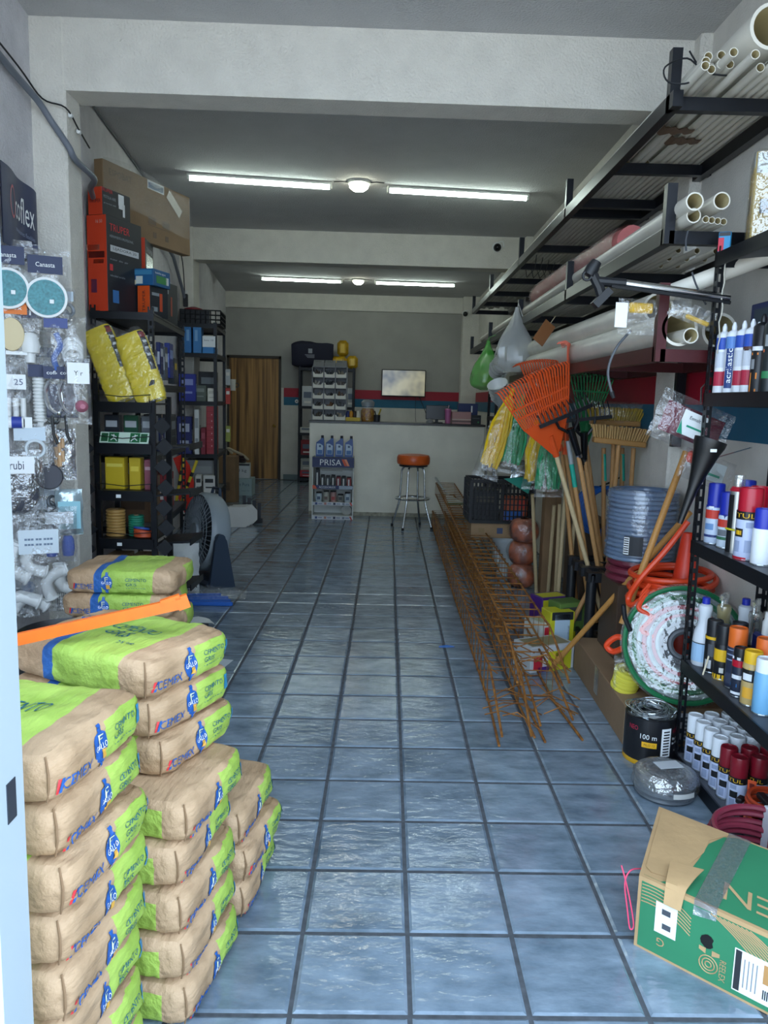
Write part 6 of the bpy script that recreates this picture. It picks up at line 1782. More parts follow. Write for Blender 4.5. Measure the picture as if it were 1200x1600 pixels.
MB().lathe([(.14, 0), (.13, .05), (.105, .14), (.13, .22), (.19, .30), (.205, .335), (.20, .352), (.15, .354)], 26).build('bowl', M('porcelain', '#c9d0d2', .2), t, smooth=True)
MB().rbox((.0, .15, .20), (.30, .16, .29), .03).build('cistern_foot', M('porcelain', '#c9d0d2', .2), t, smooth=True)
MB().bx((.075, -.215, .06), (.085, -.205, .35)).build('strap', P('#20242c'), t)
for k, (z, lb) in enumerate(((.0, 'lowest'), (.19, 'middle'), (.38, 'topmost'))):
    t = thing('wrapped_sack', 'orange and black wrapped bundle beside the toilet, %s of three' % lb, 'bundle', (1.66, 4.62 + .03 * (k % 2), z), .2 * k, 'orange wrapped bundles')
    mb = MB()
    mb.grid(lambda u, v: Vector(((.105 + .01 * math.sin(u * 25)) * math.cos(2 * PI * u) * math.sin(PI * (.04 + .92 * v)) ** .6 * 1.15, .13 * math.sin(2 * PI * u) * math.sin(PI * (.04 + .92 * v)) ** .6, .10 - .098 * math.cos(PI * v))), 22, 12)
    mb.build('bundle', M('orange_black_cloth', '#cc6a3e', .5, var=.5, scale=9, col2='#2c2c30'), t, smooth=True)
    mb = MB()
    mb.grid(lambda u, v: Vector(((.115 + .012 * noise.noise(Vector((u * 12, v * 6, k)))) * math.cos(2 * PI * u) * math.sin(PI * (.04 + .92 * v)) ** .6 * 1.15, .14 * math.sin(2 * PI * u) * math.sin(PI * (.04 + .92 * v)) ** .6, .103 - .100 * math.cos(PI * v))), 26, 14)
    mb.build('plastic_wrap', clear, t, smooth=True)
pbox('cardboard_box', 'tall narrow carton standing behind the pale sticks', 'box', (1.84, 4.45, 0), (.13, .12, .86), 0, kraft_d, [('f', .02, 0, .004, .84, P('#6c543a'))])
pbox('storage_box', 'dark carton against the wall behind the tools', 'box', (1.97, 3.75, 0), (.22, .5, .72), 0, P('#4a3a2c'), [('f', 0, .1, .12, .06, P('#6a543c'))])

# yellow and purple product boxes
yb, pu = P('#c9c42a', .4), P('#4a2378')
def pr(b):
    return b
t = pbox('product_box', 'yellow and white product box lying open before the sticks', 'box', (1.452, 2.649, 0), (.30, .18, .15), .42, P('#c2c6c9'), [('f', .05, -.02, .16, .12, yb), ('f', -.10, -.02, .06, .08, P('#c22438')), ('f', -.06, -.06, .08, .03, pu), ('f', .05, .0, .06, .06, P('#8c7a1c')), ('t', 0, 0, .26, .14, P('#8a8060')), ('r', 0, 0, .16, .13, P('#dfe3e6'))])
t = pbox('product_box', 'upright yellow product box with purple top', 'box', (1.585, 2.917, 0), (.16, .13, .27), .25, P('#c9c42a', .4), [('f', .0, .04, .10, .16, P('#b9cfe0')), ('f', .0, .11, .14, .05, P('#23282c')), ('f', .045, .0, .012, .1, P('#2a2c30'), 'EVOK'), ('f', -.02, -.10, .1, .03, P('#c22438'))])
t = pbox('product_box', 'white and red product box leaning in the rebar cage', 'box', (1.54, 2.95, .0), (.26, .16, .20), .5, P('#c4c6c0'), [('f', 0, .05, .2, .05, P('#c22438')), ('f', 0, -.04, .24, .05, yb), ('t', 0, 0, .2, .1, P('#a0a48c')), ('r', 0, 0, .1, .12, pu)])
t = pbox('product_box', 'purple and yellow product box further behind in the row', 'box', (1.62, 3.32, .0), (.22, .14, .26), .4, pu, [('f', 0, .07, .2, .09, yb), ('f', .04, -.03, .08, .08, P('#3a7a3c')), ('t', 0, 0, .18, .1, yb)])
t = pbox('product_box', 'green and grey product box under the sticks', 'box', (1.66, 3.02, .0), (.18, .14, .30), .35, P('#5c7a3c'), [('f', 0, .08, .14, .09, P('#3a3e40')), ('f', 0, -.06, .12, .06, yb), ('t', 0, 0, .14, .1, P('#4c6a30'))])

# ---------------------------------------------------------------- black tool stand and the long-handled tools
t = thing('tool_stand', 'black plastic stand holding the long handles', 'stand', (1.72, 2.70, 0))
TS = Vector((1.72, 2.70, 0))
plate = MB()
xs = [0, .075, .15, .225, .30]; ys = [0, .16, .32, .48]
for y in ys: plate.bx((-.03, y - .03, .50), (.33, y + .03, .555))
for x in xs: plate.bx((x - .012, -.03, .505), (x + .012, .51, .55))
plate.build('slotted_top', M('stand_black', '#15181d', .45), t)
lower = MB()
for y in ys: lower.bx((-.03, y - .02, .12), (.33, y + .02, .15))
for x in xs: lower.bx((x - .01, -.03, .12), (x + .01, .51, .15))
lower.build('slotted_base', M('stand_black', '#15181d', .45), t)
for x in (0, .30):
    for y in (0, .48): MB().cyl((x, y, 0), (x, y, .54), .031, n=14).build('leg', M('stand_black', '#15181d', .45), t, smooth=True)
wood = M('pale_wood', '#b98a55', .55, var=.2, scale=10, stretch=(30, 30, 2))
wood_l = M('light_wood', '#cbb48a', .55, var=.15, scale=10, stretch=(30, 30, 2))
org = M('rake_orange', '#d8501c', .4)
def handle(t, o, a, b, r_=.0145, mat=None, name='handle'):
    MB().tube([Vector(a) - o, Vector(b) - o], r_, 10).build(name, mat or wood, t, smooth=True)

def axes(axis, facing):
    z = Vector(axis).normalized(); y = Vector(facing); y = (y - z * y.dot(z)).normalized(); x = y.cross(z)
    return Matrix((x, y, z)).transposed()
def leaf_rake(label, foot, sock, axis, facing, mat, hmat, wp=.14, wt=.235, L=.48, n=26, hooked=True):
    """plastic leaf rake: handle from foot to sock, the fan beyond it along axis"""
    foot, sock = Vector(foot), Vector(sock)
    t = thing('leaf_rake', label, 'rake', foot, 0, 'leaf rakes')
    handle(t, foot, foot, sock + (sock - foot).normalized() * .07, mat=hmat)
    R = axes(axis, facing)
    def P3(x, y, z): return sock - foot + R @ Vector((x, y, z))
    hd = MB()
    hd.tube([P3(0, 0, -.02), P3(0, 0, .12)], [.021, .016], 10)
    w1, w2, z1 = wp, wt, .22
    hd.add([P3(-.022, -.006, .0), P3(.022, -.006, .0), P3(w1, -.006, z1), P3(-w1, -.006, z1), P3(-.022, .006, .0), P3(.022, .006, .0), P3(w1, .006, z1), P3(-w1, .006, z1)], [(0, 1, 2, 3), (7, 6, 5, 4), (0, 4, 5, 1), (1, 5, 6, 2), (2, 6, 7, 3), (3, 7, 4, 0)])
    hd.build('head_plate', mat, t)
    MB().tube([P3(0, -.008, .03), P3(0, -.012, .12), P3(0, -.006, z1)], [.008, .007, .003], 6).build('stiffening_rib', mat, t)
    for k in range(n):
        u = k / (n - 1) * 2 - 1
        a, b_ = P3(u * w1 * .97, 0, z1 - .005), P3(u * w2, 0, L - .02 * u * u)
        mb = MB()
        nv = R @ Vector((0, 1, 0))
        mb.bar(a, b_, .0085, .004, nv)
        if hooked:
            c_ = P3(u * w2 * 1.01, -.022, L - .02 * u * u + .014); e_ = P3(u * w2 * 1.01, -.062, L - .02 * u * u + .006)
            mb.bar(b_, c_, .0085, .004, nv); mb.bar(c_, e_, .0075, .004, R @ Vector((0, 0, 1)))
        mb.build('tine', mat, t)
    for zz in (.30, .36) if n > 16 else (.32,):
        f_ = (zz - z1) / (L - z1)
        ww = w1 + (w2 - w1) * f_
        MB().bar(P3(-ww, 0, zz), P3(ww, 0, zz), .010, .008, R @ Vector((0, 1, 0))).build('tine_brace', mat, t)
    return t
s1 = Vector((1.52, 2.95, 1.228))
leaf_rake('orange plastic leaf rake with wide fan, front of the tools', (1.90, 2.98, .16), s1, Vector((1.332, 2.8, 1.686)) - s1, (.15, -1, .1), org, wood_l, .15, .225, .50)
s2 = Vector((1.62, 3.12, 1.231))
leaf_rake('orange leaf rake turned edge-on with hooked tips', (1.86, 3.16, .16), s2, Vector((1.606, 3.12, 1.858)) - s2, (.95, -.30, 0), org, wood, .10, .16, .66, 14)
s3 = Vector((1.625, 3.25, 1.244))
leaf_rake('orange leaf rake half hidden behind the front one', (1.80, 3.30, .16), s3, Vector((1.483, 3.35, 1.789)) - s3, (.6, -.8, 0), org, wood, .12, .2, .58, 18)
s4 = Vector((1.786, 3.3, 1.286))
leaf_rake('green leaf rake behind the orange ones', (1.99, 3.2, .16), s4, Vector((1.801, 3.3, 1.695)) - s4, (.1, -1, 0), P('#1f7a48', .4), wood, .08, .14, .42, 14)
def bow_rake(label, foot, sock, axis, facing, w, band=None):
    foot, sock = Vector(foot), Vector(sock)
    t = thing('bow_rake', label, 'rake', foot, 0, 'bow rakes')
    handle(t, foot, foot, sock)
    if band: handle(t, foot, lerp(foot, sock, band[0]), lerp(foot, sock, band[1]), .0152, P('#18a08a'), 'teal_band')
    R = axes(axis, facing)
    def P3(x, y, z): return sock - foot + R @ Vector((x, y, z))
    MB().tube([P3(0, 0, -.08), P3(0, 0, .02), P3(0, 0, .16)], [.017, .019, .024], 10).build('ferrule', M('gloss_black', '#0e1014', .2, .3), t, smooth=True)
    MB().cyl(P3(0, 0, -.03), P3(0, 0, -.01), .0195, n=10).build('steel_ring', chrome, t)
    MB().bar(P3(-w / 2, 0, .24), P3(w / 2, 0, .24), .014, .022).build('head_bar', blk, t)
    for s_ in (-1, 1): MB().tube([P3(0, 0, .12), P3(s_ * w * .18, 0, .19), P3(s_ * w * .2, 0, .24)], .009, 6).build('bow', blk, t)
    for k in range(12):
        x = -w / 2 + w * (k + .5) / 12
        MB().tube([P3(x, 0, .24), P3(x, -.01, .29), P3(x, -.05, .33)], [.005, .0045, .003], 5).build('tooth', blk, t)
q1 = Vector((1.643, 2.9, 1.235))
bow_rake('black bow rake with bare wooden handle', (1.90, 2.90, .16), q1, Vector((1.519, 2.85, 1.526)) - q1, (.1, -1, 0), .34)
q2 = Vector((1.721, 3.05, 1.199))
bow_rake('black bow rake with teeth over the yellow brush', (1.95, 3.02, .16), q2, Vector((1.686, 3, 1.492)) - q2, (0, -1, 0), .34)
q3 = Vector((1.632, 3, 1.161))
t = thing('long_tool', 'wooden handle with teal band beside the black rakes', 'tool', (1.86, 3.04, .16)); o = Vector((1.86, 3.04, .16))
handle(t, o, o, q3); handle(t, o, lerp(o, q3, .86), q3, .0152, P('#18a08a'), 'teal_band'); handle(t, o, q3, q3 + Vector((-.03, 0, .14)), .015, P('#8f9698', .3), 'socket')
# push brooms standing head up
bris_y = M('yellow_bristle', '#b59a35', .8, var=.3, scale=40, stretch=(60, 60, 6)); bris_t = M('tan_bristle', '#c09a62', .8, var=.3, scale=40, stretch=(60, 60, 6))
def broom(label, foot, top, w, bm, wrap=False, tilt=0.0, block=True):
    foot, top = Vector(foot), Vector(top)
    t = thing('push_broom', label, 'broom', foot, 0, 'push brooms')
    handle(t, foot, foot, top)
    o = top - foot
    m = Matrix.Rotation(tilt, 4, 'Y')
    def P3(x, y, z): return o + m.to_3x3() @ Vector((x, y, z))
    mb = MB(); mb.rbox(o + m.to_3x3() @ Vector((0, 0, .012)), (w, .06, .035), .006, m); mb.build('block', M('broom_wood', '#a97c44', .6), t)
    tuft = MB()
    rgb = random.Random(int(w * 1000))
    for i in range(22):
        for j in range(4):
            x = -w / 2 + w * (i + .5) / 22; y = -.022 + .015 * j
            dx = (i / 21 - .5) * .05 + rgb.uniform(-.004, .004)
            tuft.tube([P3(x, y, .028), P3(x + dx, y * 1.5 + rgb.uniform(-.006, .006), .105 + rgb.uniform(-.006, .006))], [.0042, .0058], 5)
    tuft.build('bristles', bm, t, kind='stuff')
    if wrap:
        b_ = bag_mesh(w * 1.08, .15, .05, 71, crumple=.02).build('plastic_wrap', clear, t, smooth=True); b_.location = o + Vector((.01, -.005, .07)); b_.rotation_euler = (0, tilt, 0)
    return t
broom('push broom with tan bristles and wooden block', (1.90, 3.05, .16), (1.918, 3.02, 1.289), .32, bris_t, tilt=.08)
broom('push broom with yellow bristles in plastic wrap', (1.98, 3.25, .16), (1.93, 3.18, 1.401), .31, bris_y, True, .02)
for k, (a, b, lb, band) in enumerate(((((1.977, 3.3, 0.489)), (1.905, 3.3, 1.248), 'teal-banded handle behind the brooms, nearer the rakes', 1), ((2.091, 3.3, 0.492), (2.025, 3.3, 1.251), 'teal-banded handle behind the brooms, nearer the clear hose', 1), ((2.044, 3.1, 0.862), (2.035, 3.1, 1.264), 'short wooden handle under the broom block', 0))):
    o = Vector((a[0], a[1], .16))
    t = thing('wooden_pole', lb, 'handle', o, 0, 'handles behind the brooms')
    handle(t, o, o, b)
    if band: handle(t, o, lerp(a, b, .72), lerp(a, b, .95), .0152, P('#18a08a'), 'teal_band')
# loose pale handles standing on the floor
sticks = [((838,926),(832,770),4.3,'first from the green mop'),((858,930),(866,790),4.2,'second from the green mop'),((868,948),(875,788),3.95,'third from the green mop'),((869,968),(884,762),3.7,'fourth from the green mop'),((882,978),(903,765),3.6,'fifth from the green mop')]
for k, (a, b, lb) in enumerate((((1.751, 4.422, 0), (1.653, 4.3, 0.82), 'first from the green mop'), ((1.83, 4.347, 0), (1.806, 4.2, 0.747), 'second from the green mop'), ((1.811, 3.994, 0), (1.793, 3.95, 0.79), 'third from the green mop'), ((1.745, 3.641, 0), (1.775, 3.72, 0.93), 'fourth from the green mop'), ((1.769, 3.485, 0), (1.831, 3.6, 0.936), 'fifth from the green mop'))):
    t = thing('wooden_pole', 'pale loose wooden handle standing upright, ' + lb, 'handle', a, 0, 'loose pale handles')
    handle(t, Vector(a), a, b, .0145, wood_l)
for k, (a, b, lb) in enumerate((((1.62, 2.95, .02), (1.842, 2.95, 0.56), 'short brown handle crossing under the stand top'), ((1.97, 2.66, .02), (1.957, 2.75, 0.567), 'brown handle under the stand beside its post'), ((2.03, 2.9, .02), (2.065, 2.9, 1.047), 'brown handle between the brooms and the clear hose'))):
    t = thing('wooden_pole', lb, 'handle', a)
    handle(t, Vector(a), a, b)
a, b = (1.488, 2.573, 0.02), (2, 2.05, 1.012)
t = thing('wooden_pole', 'long tan handle slanting in front of the black stand', 'handle', a); handle(t, Vector(a), a, b, .0155, M('honey_wood', '#c08a48', .5, var=.15, scale=9, stretch=(20, 20, 20)))
a, b = (1.646, 1.86, 0.49), (1.945, 2.02, 1.308)
t = thing('wooden_pole', 'tan handle slanting across the clear hose coil', 'handle', a); handle(t, Vector(a), a, b, .0165, M('honey_wood'))

# ---------------------------------------------------------------- hoses, cone and long carton
d = (.46, 1.02, .185)
t = pbox('long_carton', 'long brown carton on the floor under the hose coils', 'box', (1.845, 2.11, 0), d, -.02, M('long_carton_brown', '#8d7358', .8, var=.12, scale=4, bump=.2, bscale=30), [
    ('t', -.05, -.44, .22, .035, P('#5a4a38'), 'FRAGIL 28KG'), ('t', 0, 0, .004, 1.0, P('#6c5640')), ('t', 0, -.2, .44, .003, P('#7a6248'))])
MB().bx((-.235, -.05, .05), (-.2305, .02, .187)).build('tape', film('parcel_tape', '#b39a72', .6, .25, .2), t)
MB().bx((.02, -.5125, .03), (.19, -.5105, .16)).build('printed_label', P('#c9ccd0'), t)
for k in range(6): MB().bx((.03, -.5135, .04 + .019 * k), (.18, -.512, .048 + .019 * k)).build('print_line', P('#50565e'), t)
def coil(t, name, c, R, r_, n, axis, mat, layers=1, dr=0.0, seed=0, seg=44, k=7, pitch=None):
    mb = MB()
    c = Vector(c); ax = Vector(axis).normalized()
    rgc = random.Random(seed)
    pitch = pitch or r_ * 1.85
    for l in range(layers):
        for i in range(n):
            mb.ring(c + ax * (pitch * (i + .5 - n / 2)) + Vector((rgc.uniform(-1, 1), rgc.uniform(-1, 1), rgc.uniform(-1, 1))) * r_ * .25, R - dr * l, r_, ax, seg, k)
    return mb.build(name, mat, t, smooth=True)
# carton that carries the clear hose
pbox('cardboard_box', 'dark carton carrying the clear hose coil', 'box', (1.90, 2.40, .187), (.33, .32, .40), 0, P('#4c3c30'), [('f', 0, .1, .2, .05, P('#5c4a3a'))])
t = thing('clear_hose', 'big coil of clear plastic hose with barcode label', 'hose', (1.885, 2.40, .59))
mar = M('maroon_film', '#6c2838', .35, bump=.4, bscale=30)
coil(t, 'maroon_hose', (0, 0, .06), .15, .022, 3, (0, 0, 1), mar, 2, .04, 4)
clh = M('clear_hose', '#9db6d6', .08, trans=.6, spec=.7)
coil(t, 'hose', (0, 0, .305), .172, .0125, 16, (0, 0, 1), clh, 3, .022, 1, 48, 7)
mb = MB(); mb.lathe([(.19, .12), (.196, .2), (.194, .46), (.185, .50)], 32, cap=False); mb.build('stretch_film', film('hose_film', '#b9c6d6', .10, .08, .4, 18), t, smooth=True)
MB().grid(lambda u, v: Vector((.198 * math.sin(-.75 + .5 * u), -.198 * math.cos(-.75 + .5 * u), .16 + .10 * v)), 6, 1).build('label', P('#20242a'), t)
MB().grid(lambda u, v: Vector((.200 * math.sin(-.74 + .14 * u), -.200 * math.cos(-.74 + .14 * u), .165 + .09 * v)), 4, 1).build('barcode', print_white, t)
mb = MB()
for k in range(7): mb.grid(lambda u, v: Vector((.2012 * math.sin(-.73 + .12 * u), -.2012 * math.cos(-.73 + .12 * u), .172 + .012 * k + .006 * v)), 3, 1)
mb.build('bars', P('#1a1c20'), t)
t = thing('blue_hose', 'blue hose coil with yellow tag hanging behind the handles', 'hose', (1.95, 3.42, .82))
coil(t, 'hose', (0, 0, 0), .15, .017, 6, (.25, -1, .1), P('#1f5cae', .4), 1, 0, 7)
MB().rbox((.08, -.10, -.12), (.10, .02, .06), .006).build('tag', P('#d8a81e'), t)
MB().tube([(0, .10, .15), (.10, .12, .19), (.15, .12, .22)], .006, 6).build('hanging_tie', blk_p, t)
# traffic cone with the orange hose thrown round it
t = thing('traffic_cone', 'orange traffic cone standing on the long carton', 'cone', (1.955, 1.93, .187))
co = M('cone_orange', '#d8381c', .4)
MB().lathe([(.125, .02), (.118, .05), (.032, .72), (.026, .74), (.02, .735)], 28).build('cone_body', co, t, smooth=True)
MB().rbox((0, 0, .012), (.27, .27, .024), .01).build('foot', co, t)
t = thing('orange_hose', 'orange hose thrown in loops round the traffic cone', 'hose', (1.90, 1.95, .187))
oh = M('hose_orange', '#d9431c', .4)
mb = MB(); rgh = random.Random(3)
for k in range(9):
    R_ = .165 + rgh.uniform(-.02, .02)
    mb.ring((rgh.uniform(-.02, .01), rgh.uniform(-.03, .03), .36 + .022 * k), R_, .0145, (rgh.uniform(-.16, .16), rgh.uniform(-.16, .16), 1), 40, 8)
mb.build('loops', oh, t, smooth=True)
o = Vector((1.90, 1.95, .187))
P1 = [(1.895, 1.8, 1.001), (1.803, 1.8, 0.864), (1.702, 1.82, 0.72), (1.665, 1.85, 0.619), (1.674, 1.8, 0.601), (1.745, 1.76, 0.675), (1.817, 1.75, 0.649), (1.768, 1.72, 0.581), (1.698, 1.72, 0.533), (1.652, 1.74, 0.45), (1.604, 1.78, 0.451), (1.562, 1.8, 0.403), (1.588, 1.78, 0.379), (1.625, 1.74, 0.412)]
MB().tube([p - o for p in spline(P1, 6)], .0140, 8).build('free_end', oh, t, smooth=True)
P2 = [(1.71, 1.74, 0.664), (1.672, 1.72, 0.608), (1.727, 1.7, 0.57), (1.685, 1.7, 0.509), (1.736, 1.69, 0.483), (1.708, 1.7, 0.434)]
for k in range(3):
    MB().tube([p - o + Vector((.012 * k, .02 * k, .02 * k)) for p in spline(P2, 6)], .0115, 8).build('squeezed_loop', oh, t, smooth=True)
MB().tube([Vector((1.595, 1.7, 0.626)) - o, Vector((1.605, 1.7, 0.567)) - o, Vector((1.635, 1.7, 0.507)) - o], .0115, 8).build('black_end', blk_p, t, smooth=True)
# green and clear hose, wrapped, leaning on the shelf
t = thing('garden_hose', 'green garden hose coil wrapped in clear film leaning by the shelf', 'hose', (1.865, 1.655, .187))
c0 = Vector((0, 0, .272)); ax = Vector((-.28, -.90, .30))
grn = M('hose_green', '#1c6b42', .35); clw = M('hose_silver', '#a8b6b4', .2, .2, var=.3, scale=40); rdl = P('#b0505c')
for R_, mm, nm, nn in ((.255, grn, 'green_turns', 4), (.232, clw, 'silver_turns', 3), (.212, grn, 'green_turns', 3), (.190, clw, 'silver_turns', 3), (.170, rdl, 'red_turns', 2), (.152, clw, 'silver_turns', 3), (.132, rdl, 'red_turns', 2), (.115, clw, 'silver_turns', 3), (.098, M('hose_grey', '#5c6066', .4), 'grey_turns', 3), (.078, M('hose_grey'), 'grey_turns', 3), (.058, M('hose_grey'), 'grey_turns', 3)):
    coil(t, nm, c0, R_, .0115, nn, ax, mm, seed=int(R_ * 1000), seg=46, k=6)
q = Vector((0, 0, 1)).rotation_difference(ax.normalized())
mb = MB()
def wrapf(u, v, sg):
    a = 2 * PI * u
    R_ = .275 - .20 * v
    p = Vector((R_ * math.cos(a), R_ * math.sin(a), sg * (.052 - .03 * (1 - v) ** 4 + .006 * noise.noise(Vector((math.cos(a) * 9, math.sin(a) * 9, v * 6))))))
    return c0 + q @ p
mb.grid(lambda u, v: wrapf(u, v, 1), 60, 8); mb.grid(lambda u, v: wrapf(1 - u, v, -1), 60, 8)
mb.build('stretch_film', film('coil_film', '#dfe8e6', .20, .07, .9, 13), t, smooth=True)
t = thing('yellow_rope', 'yellow rope coil in clear film on the long carton', 'rope', (1.665, 1.80, .187), .3)
coil(t, 'rope', (0, 0, .055), .055, .0105, 5, (0, -.3, 1), P('#d8cf4a'), 3, .015, 9, 28, 6)
b_ = bag_mesh(.20, .18, .05, 81, crumple=.02).build('plastic_wrap', clear, t, smooth=True); b_.location = (.03, 0, .09)

# wire can and wrapped wire coil on the floor
t = thing('wire_spool', 'black spool of barbed wire with yellow base and 100 m print', 'spool', (1.681, 1.487, 0), 0)
MB().lathe([(.105, 0), (.108, .004), (.108, .022)], 30).build('yellow_base', P('#d8a41c'), t, smooth=True)
MB().lathe([(.1075, .022), (.1075, .205), (.103, .208), (.09, .206)], 30).build('wrapper', P('#17181c', .35), t, smooth=True)
mb = MB(); rgw = random.Random(8)
for k in range(26):
    mb.ring((rgw.uniform(-.02, .02), rgw.uniform(-.02, .02), .205 + rgw.uniform(0, .022)), rgw.uniform(.05, .095), .0022, (rgw.uniform(-.25, .25), rgw.uniform(-.25, .25), 1), 24, 4)
for k in range(20):
    a = rgw.uniform(0, 6.28); r_ = rgw.uniform(.04, .10)
    p_ = Vector((r_ * math.cos(a), r_ * math.sin(a), .215)); mb.tube([p_ + Vector((rgw.uniform(-.012, .012), rgw.uniform(-.012, .012), -.01)), p_ + Vector((rgw.uniform(-.012, .012), rgw.uniform(-.012, .012), .02))], .0018, 4)
mb.build('barbed_wire', M('bright_wire', '#c0c8cc', .25, .9), t)
def canwrap(a0, a1, z0, z1, mat, nm, rr=.1085): MB().grid(lambda u, v: Vector((rr * math.sin(a0 + (a1 - a0) * u), -rr * math.cos(a0 + (a1 - a0) * u), z0 + (z1 - z0) * v)), 10, 1).build(nm, mat, t)
canwrap(.12, .55, .05, .175, print_white, 'barcode')
for k in range(9): canwrap(.20, .47, .058 + .0125 * k, .064 + .0125 * k, P('#1a1c20'), 'bar', .1092)
canwrap(-.62, -.05, .088, .112, P('#e0aa1c'), 'yellow_tag')
def cantext(body, ac, zc, w, h, mat):
    vv, fs = text_data(body)
    MB().add([Vector((.1092 * math.sin(ac + p[0] * w), -.1092 * math.cos(ac + p[0] * w), zc + p[1] * h)) for p in vv], fs).build('lettering', mat, t)
cantext('100 m', -.38, .135, .62, .022, print_white); cantext('NEO', -1.0, .165, .4, .02, P('#b02a44')); cantext('NEO RED', .95, .16, .6, .018, P('#b02a44')); cantext('Alambre de', .92, .125, .55, .012, print_white); cantext('Barbed wire', .92, .105, .55, .010, print_white); cantext('FILO 12', -.33, .10, .4, .010, P('#3a2c08')); cantext('kg', .9, .07, .2, .012, print_white)
t = thing('wire_coil', 'grey wire coil wrapped in clear film on the floor', 'coil', (1.639, 1.168, 0), .2)
coil(t, 'wire', (0, 0, .055), .105, .010, 5, (0, 0, 1), M('wire_grey', '#8a9096', .35, .6), 3, .02, 2, 40, 6)
mb = MB()
def wc(u, v):
    a = 2 * PI * u
    k = math.sin(PI * (.02 + .96 * v))
    r_ = .128 * k ** .45 + .006 * noise.noise(Vector((math.cos(a) * 6, math.sin(a) * 6, v * 5)))
    return Vector((r_ * math.cos(a), r_ * math.sin(a), .06 - .058 * math.cos(PI * v) + .004 * noise.noise(Vector((math.cos(a) * 9, math.sin(a) * 9, v * 9)))))
mb.grid(wc, 40, 14); mb.build('stretch_film', film('coil_wrap', '#c5cace', .42, .10, 1.0, 24), t, smooth=True)
MB().rbox((.01, .0, .1205), (.10, .06, .003), .001).build('label', P('#b9bec4'), t)
MB().grid(lambda u, v: Vector((.131 * math.sin(-.3 + .7 * u), -.131 * math.cos(-.3 + .7 * u), .045 + .02 * v)), 6, 1).build('side_label', P('#cfd0cc'), t)

# ---------------------------------------------------------------- green carton in the front corner
gb = M('green_print', '#2f7f58', .6, var=.10, scale=4)
gk = M('green_box_kraft', '#b8976c', .75, var=.12, scale=8, bump=.15, bscale=40)
a0 = Vector((1.244, 0.293, 0)); a1 = Vector((1.507, 0.048, 0))
ang = math.atan2(a1.y - a0.y, a1.x - a0.x)
GW, GD, GH = .62, .405, .215
m = Matrix.Rotation(ang, 3, 'Z')
ctr = a0 + m @ Vector((GW / 2, GD / 2, 0))
t = thing('green_carton', 'torn green printed carton lying in the near corner', 'box', ctr, ang)
SHG = -.30
MB().hexa([(x + SHG * (y + GD / 2), y, z) for z in (0, GH) for (x, y) in ((-GW / 2, -GD / 2), (GW / 2, -GD / 2), (GW / 2, GD / 2), (-GW / 2, GD / 2))]).build('body', gk, t)
d = (GW, GD, GH)
def gpt(face, u, v, off):           # u from the near left corner, v up the face or back along the top
    if face == 'f': return Vector((-GW / 2 + u, -GD / 2 - off, v))
    return Vector((-GW / 2 + u + SHG * v, -GD / 2 + v, GH + off))
def patchg(nm, face, pts, mat, off=.0012, th=.0006):
    n = Vector((0, -1, 0)) if face == 'f' else Vector((0, 0, 1))
    mb = MB(); P_ = [gpt(face, u, v, off - th) for (u, v) in pts]
    mb.poly(P_, n * th); return mb.build(nm, mat, t)
patchg('front_print', 'f', [(.010, .008), (GW - .01, .008), (GW - .01, GH - .012), (.010, GH - .012)], gb)
patchg('top_print', 't', [(.012, .012), (.06, .012), (.115, .06), (.15, .20), (.17, .30), (.21, .37), (.25, GD - .01), (GW - .01, GD - .01), (GW - .01, .012), (.16, .012)], gb)
patchg('torn_patch', 't', [(.012, .05), (.03, .035), (.10, .05), (.135, .12), (.15, .13), (.128, .155), (.16, .24), (.17, .32), (.22, .385), (.012, .39)], gk, .0022)
# curved lines on the front
def gline(nm, pts, w, off=.0020):
    mb = MB(); L_ = []
    for i, p in enumerate(pts):
        q_ = Vector(pts[min(i + 1, len(pts) - 1)]) - Vector(pts[max(i - 1, 0)]); q_.normalize(); nn = Vector((-q_.y, q_.x)) * w / 2
        L_.append((Vector(p) + nn, Vector(p) - nn))
    vv = [gpt('f', a.x, a.y, off) for pr_ in L_ for a in pr_]
    mb.add(vv, [(2 * i, 2 * i + 1, 2 * i + 3, 2 * i + 2) for i in range(len(pts) - 1)]); mb.build(nm, gk, t)
for k in range(6): gline('curved_line', [(.012 + .02 * i, GH - .02 - .010 * k - .0009 * i * i + .010 * math.sin(i * .3)) for i in range(8)], .0032)
for k in range(10): gline('curved_line', [(.20 + .011 * k + .03 * i + .0, GH - .014 - .0018 * i * i - .012 * i) for i in range(9) if GH - .014 - .0018 * i * i - .012 * i > .012], .0035)
# lettering on the top reads from the other side
MB().text('GEN', gpt('t', .335, .10, .0), (-1, 0, 0), (.28, -1, 0), .22, .085, .0022).build('lettering', gk, t)
MB().text('G', gpt('f', .075, .048, 0), (-1, 0, 0), (0, 0, -1), .022, .024, .0022).build('lettering', gk, t)
patchg('shipping_label', 'f', [(.055, .075), (.115, .075), (.115, .165), (.055, .165)], print_white, .0026)
for (u, v) in ((.085, .142), (.088, .100)): patchg('label_mark', 'f', [(u - .012, v - .008), (u + .012, v - .008), (u + .012, v + .008), (u - .012, v + .008)], P('#4a4e56'), .0034)
patchg('hand_hole', 'f', [(.198 + .016 * math.cos(2 * PI * k / 12) * (1.15 if k % 4 else .8), .118 + .020 * math.sin(2 * PI * k / 12)) for k in range(12)], P('#0c0a0a'), .0024)
mb = MB()
for r_ in (.008, .016, .024): mb.tube([gpt('f', .205 + r_ * math.cos(a_), .055 + r_ * math.sin(a_), .0016) for a_ in [2 * PI * k / 20 for k in range(20)]], .0016, 4, closed=True)
mb.build('round_mark', gk, t)
MB().text('REELEX', gpt('f', .242, .055, 0), (0, 0, -1), (1, 0, 0), .06, .016, .0022).build('lettering', gk, t)
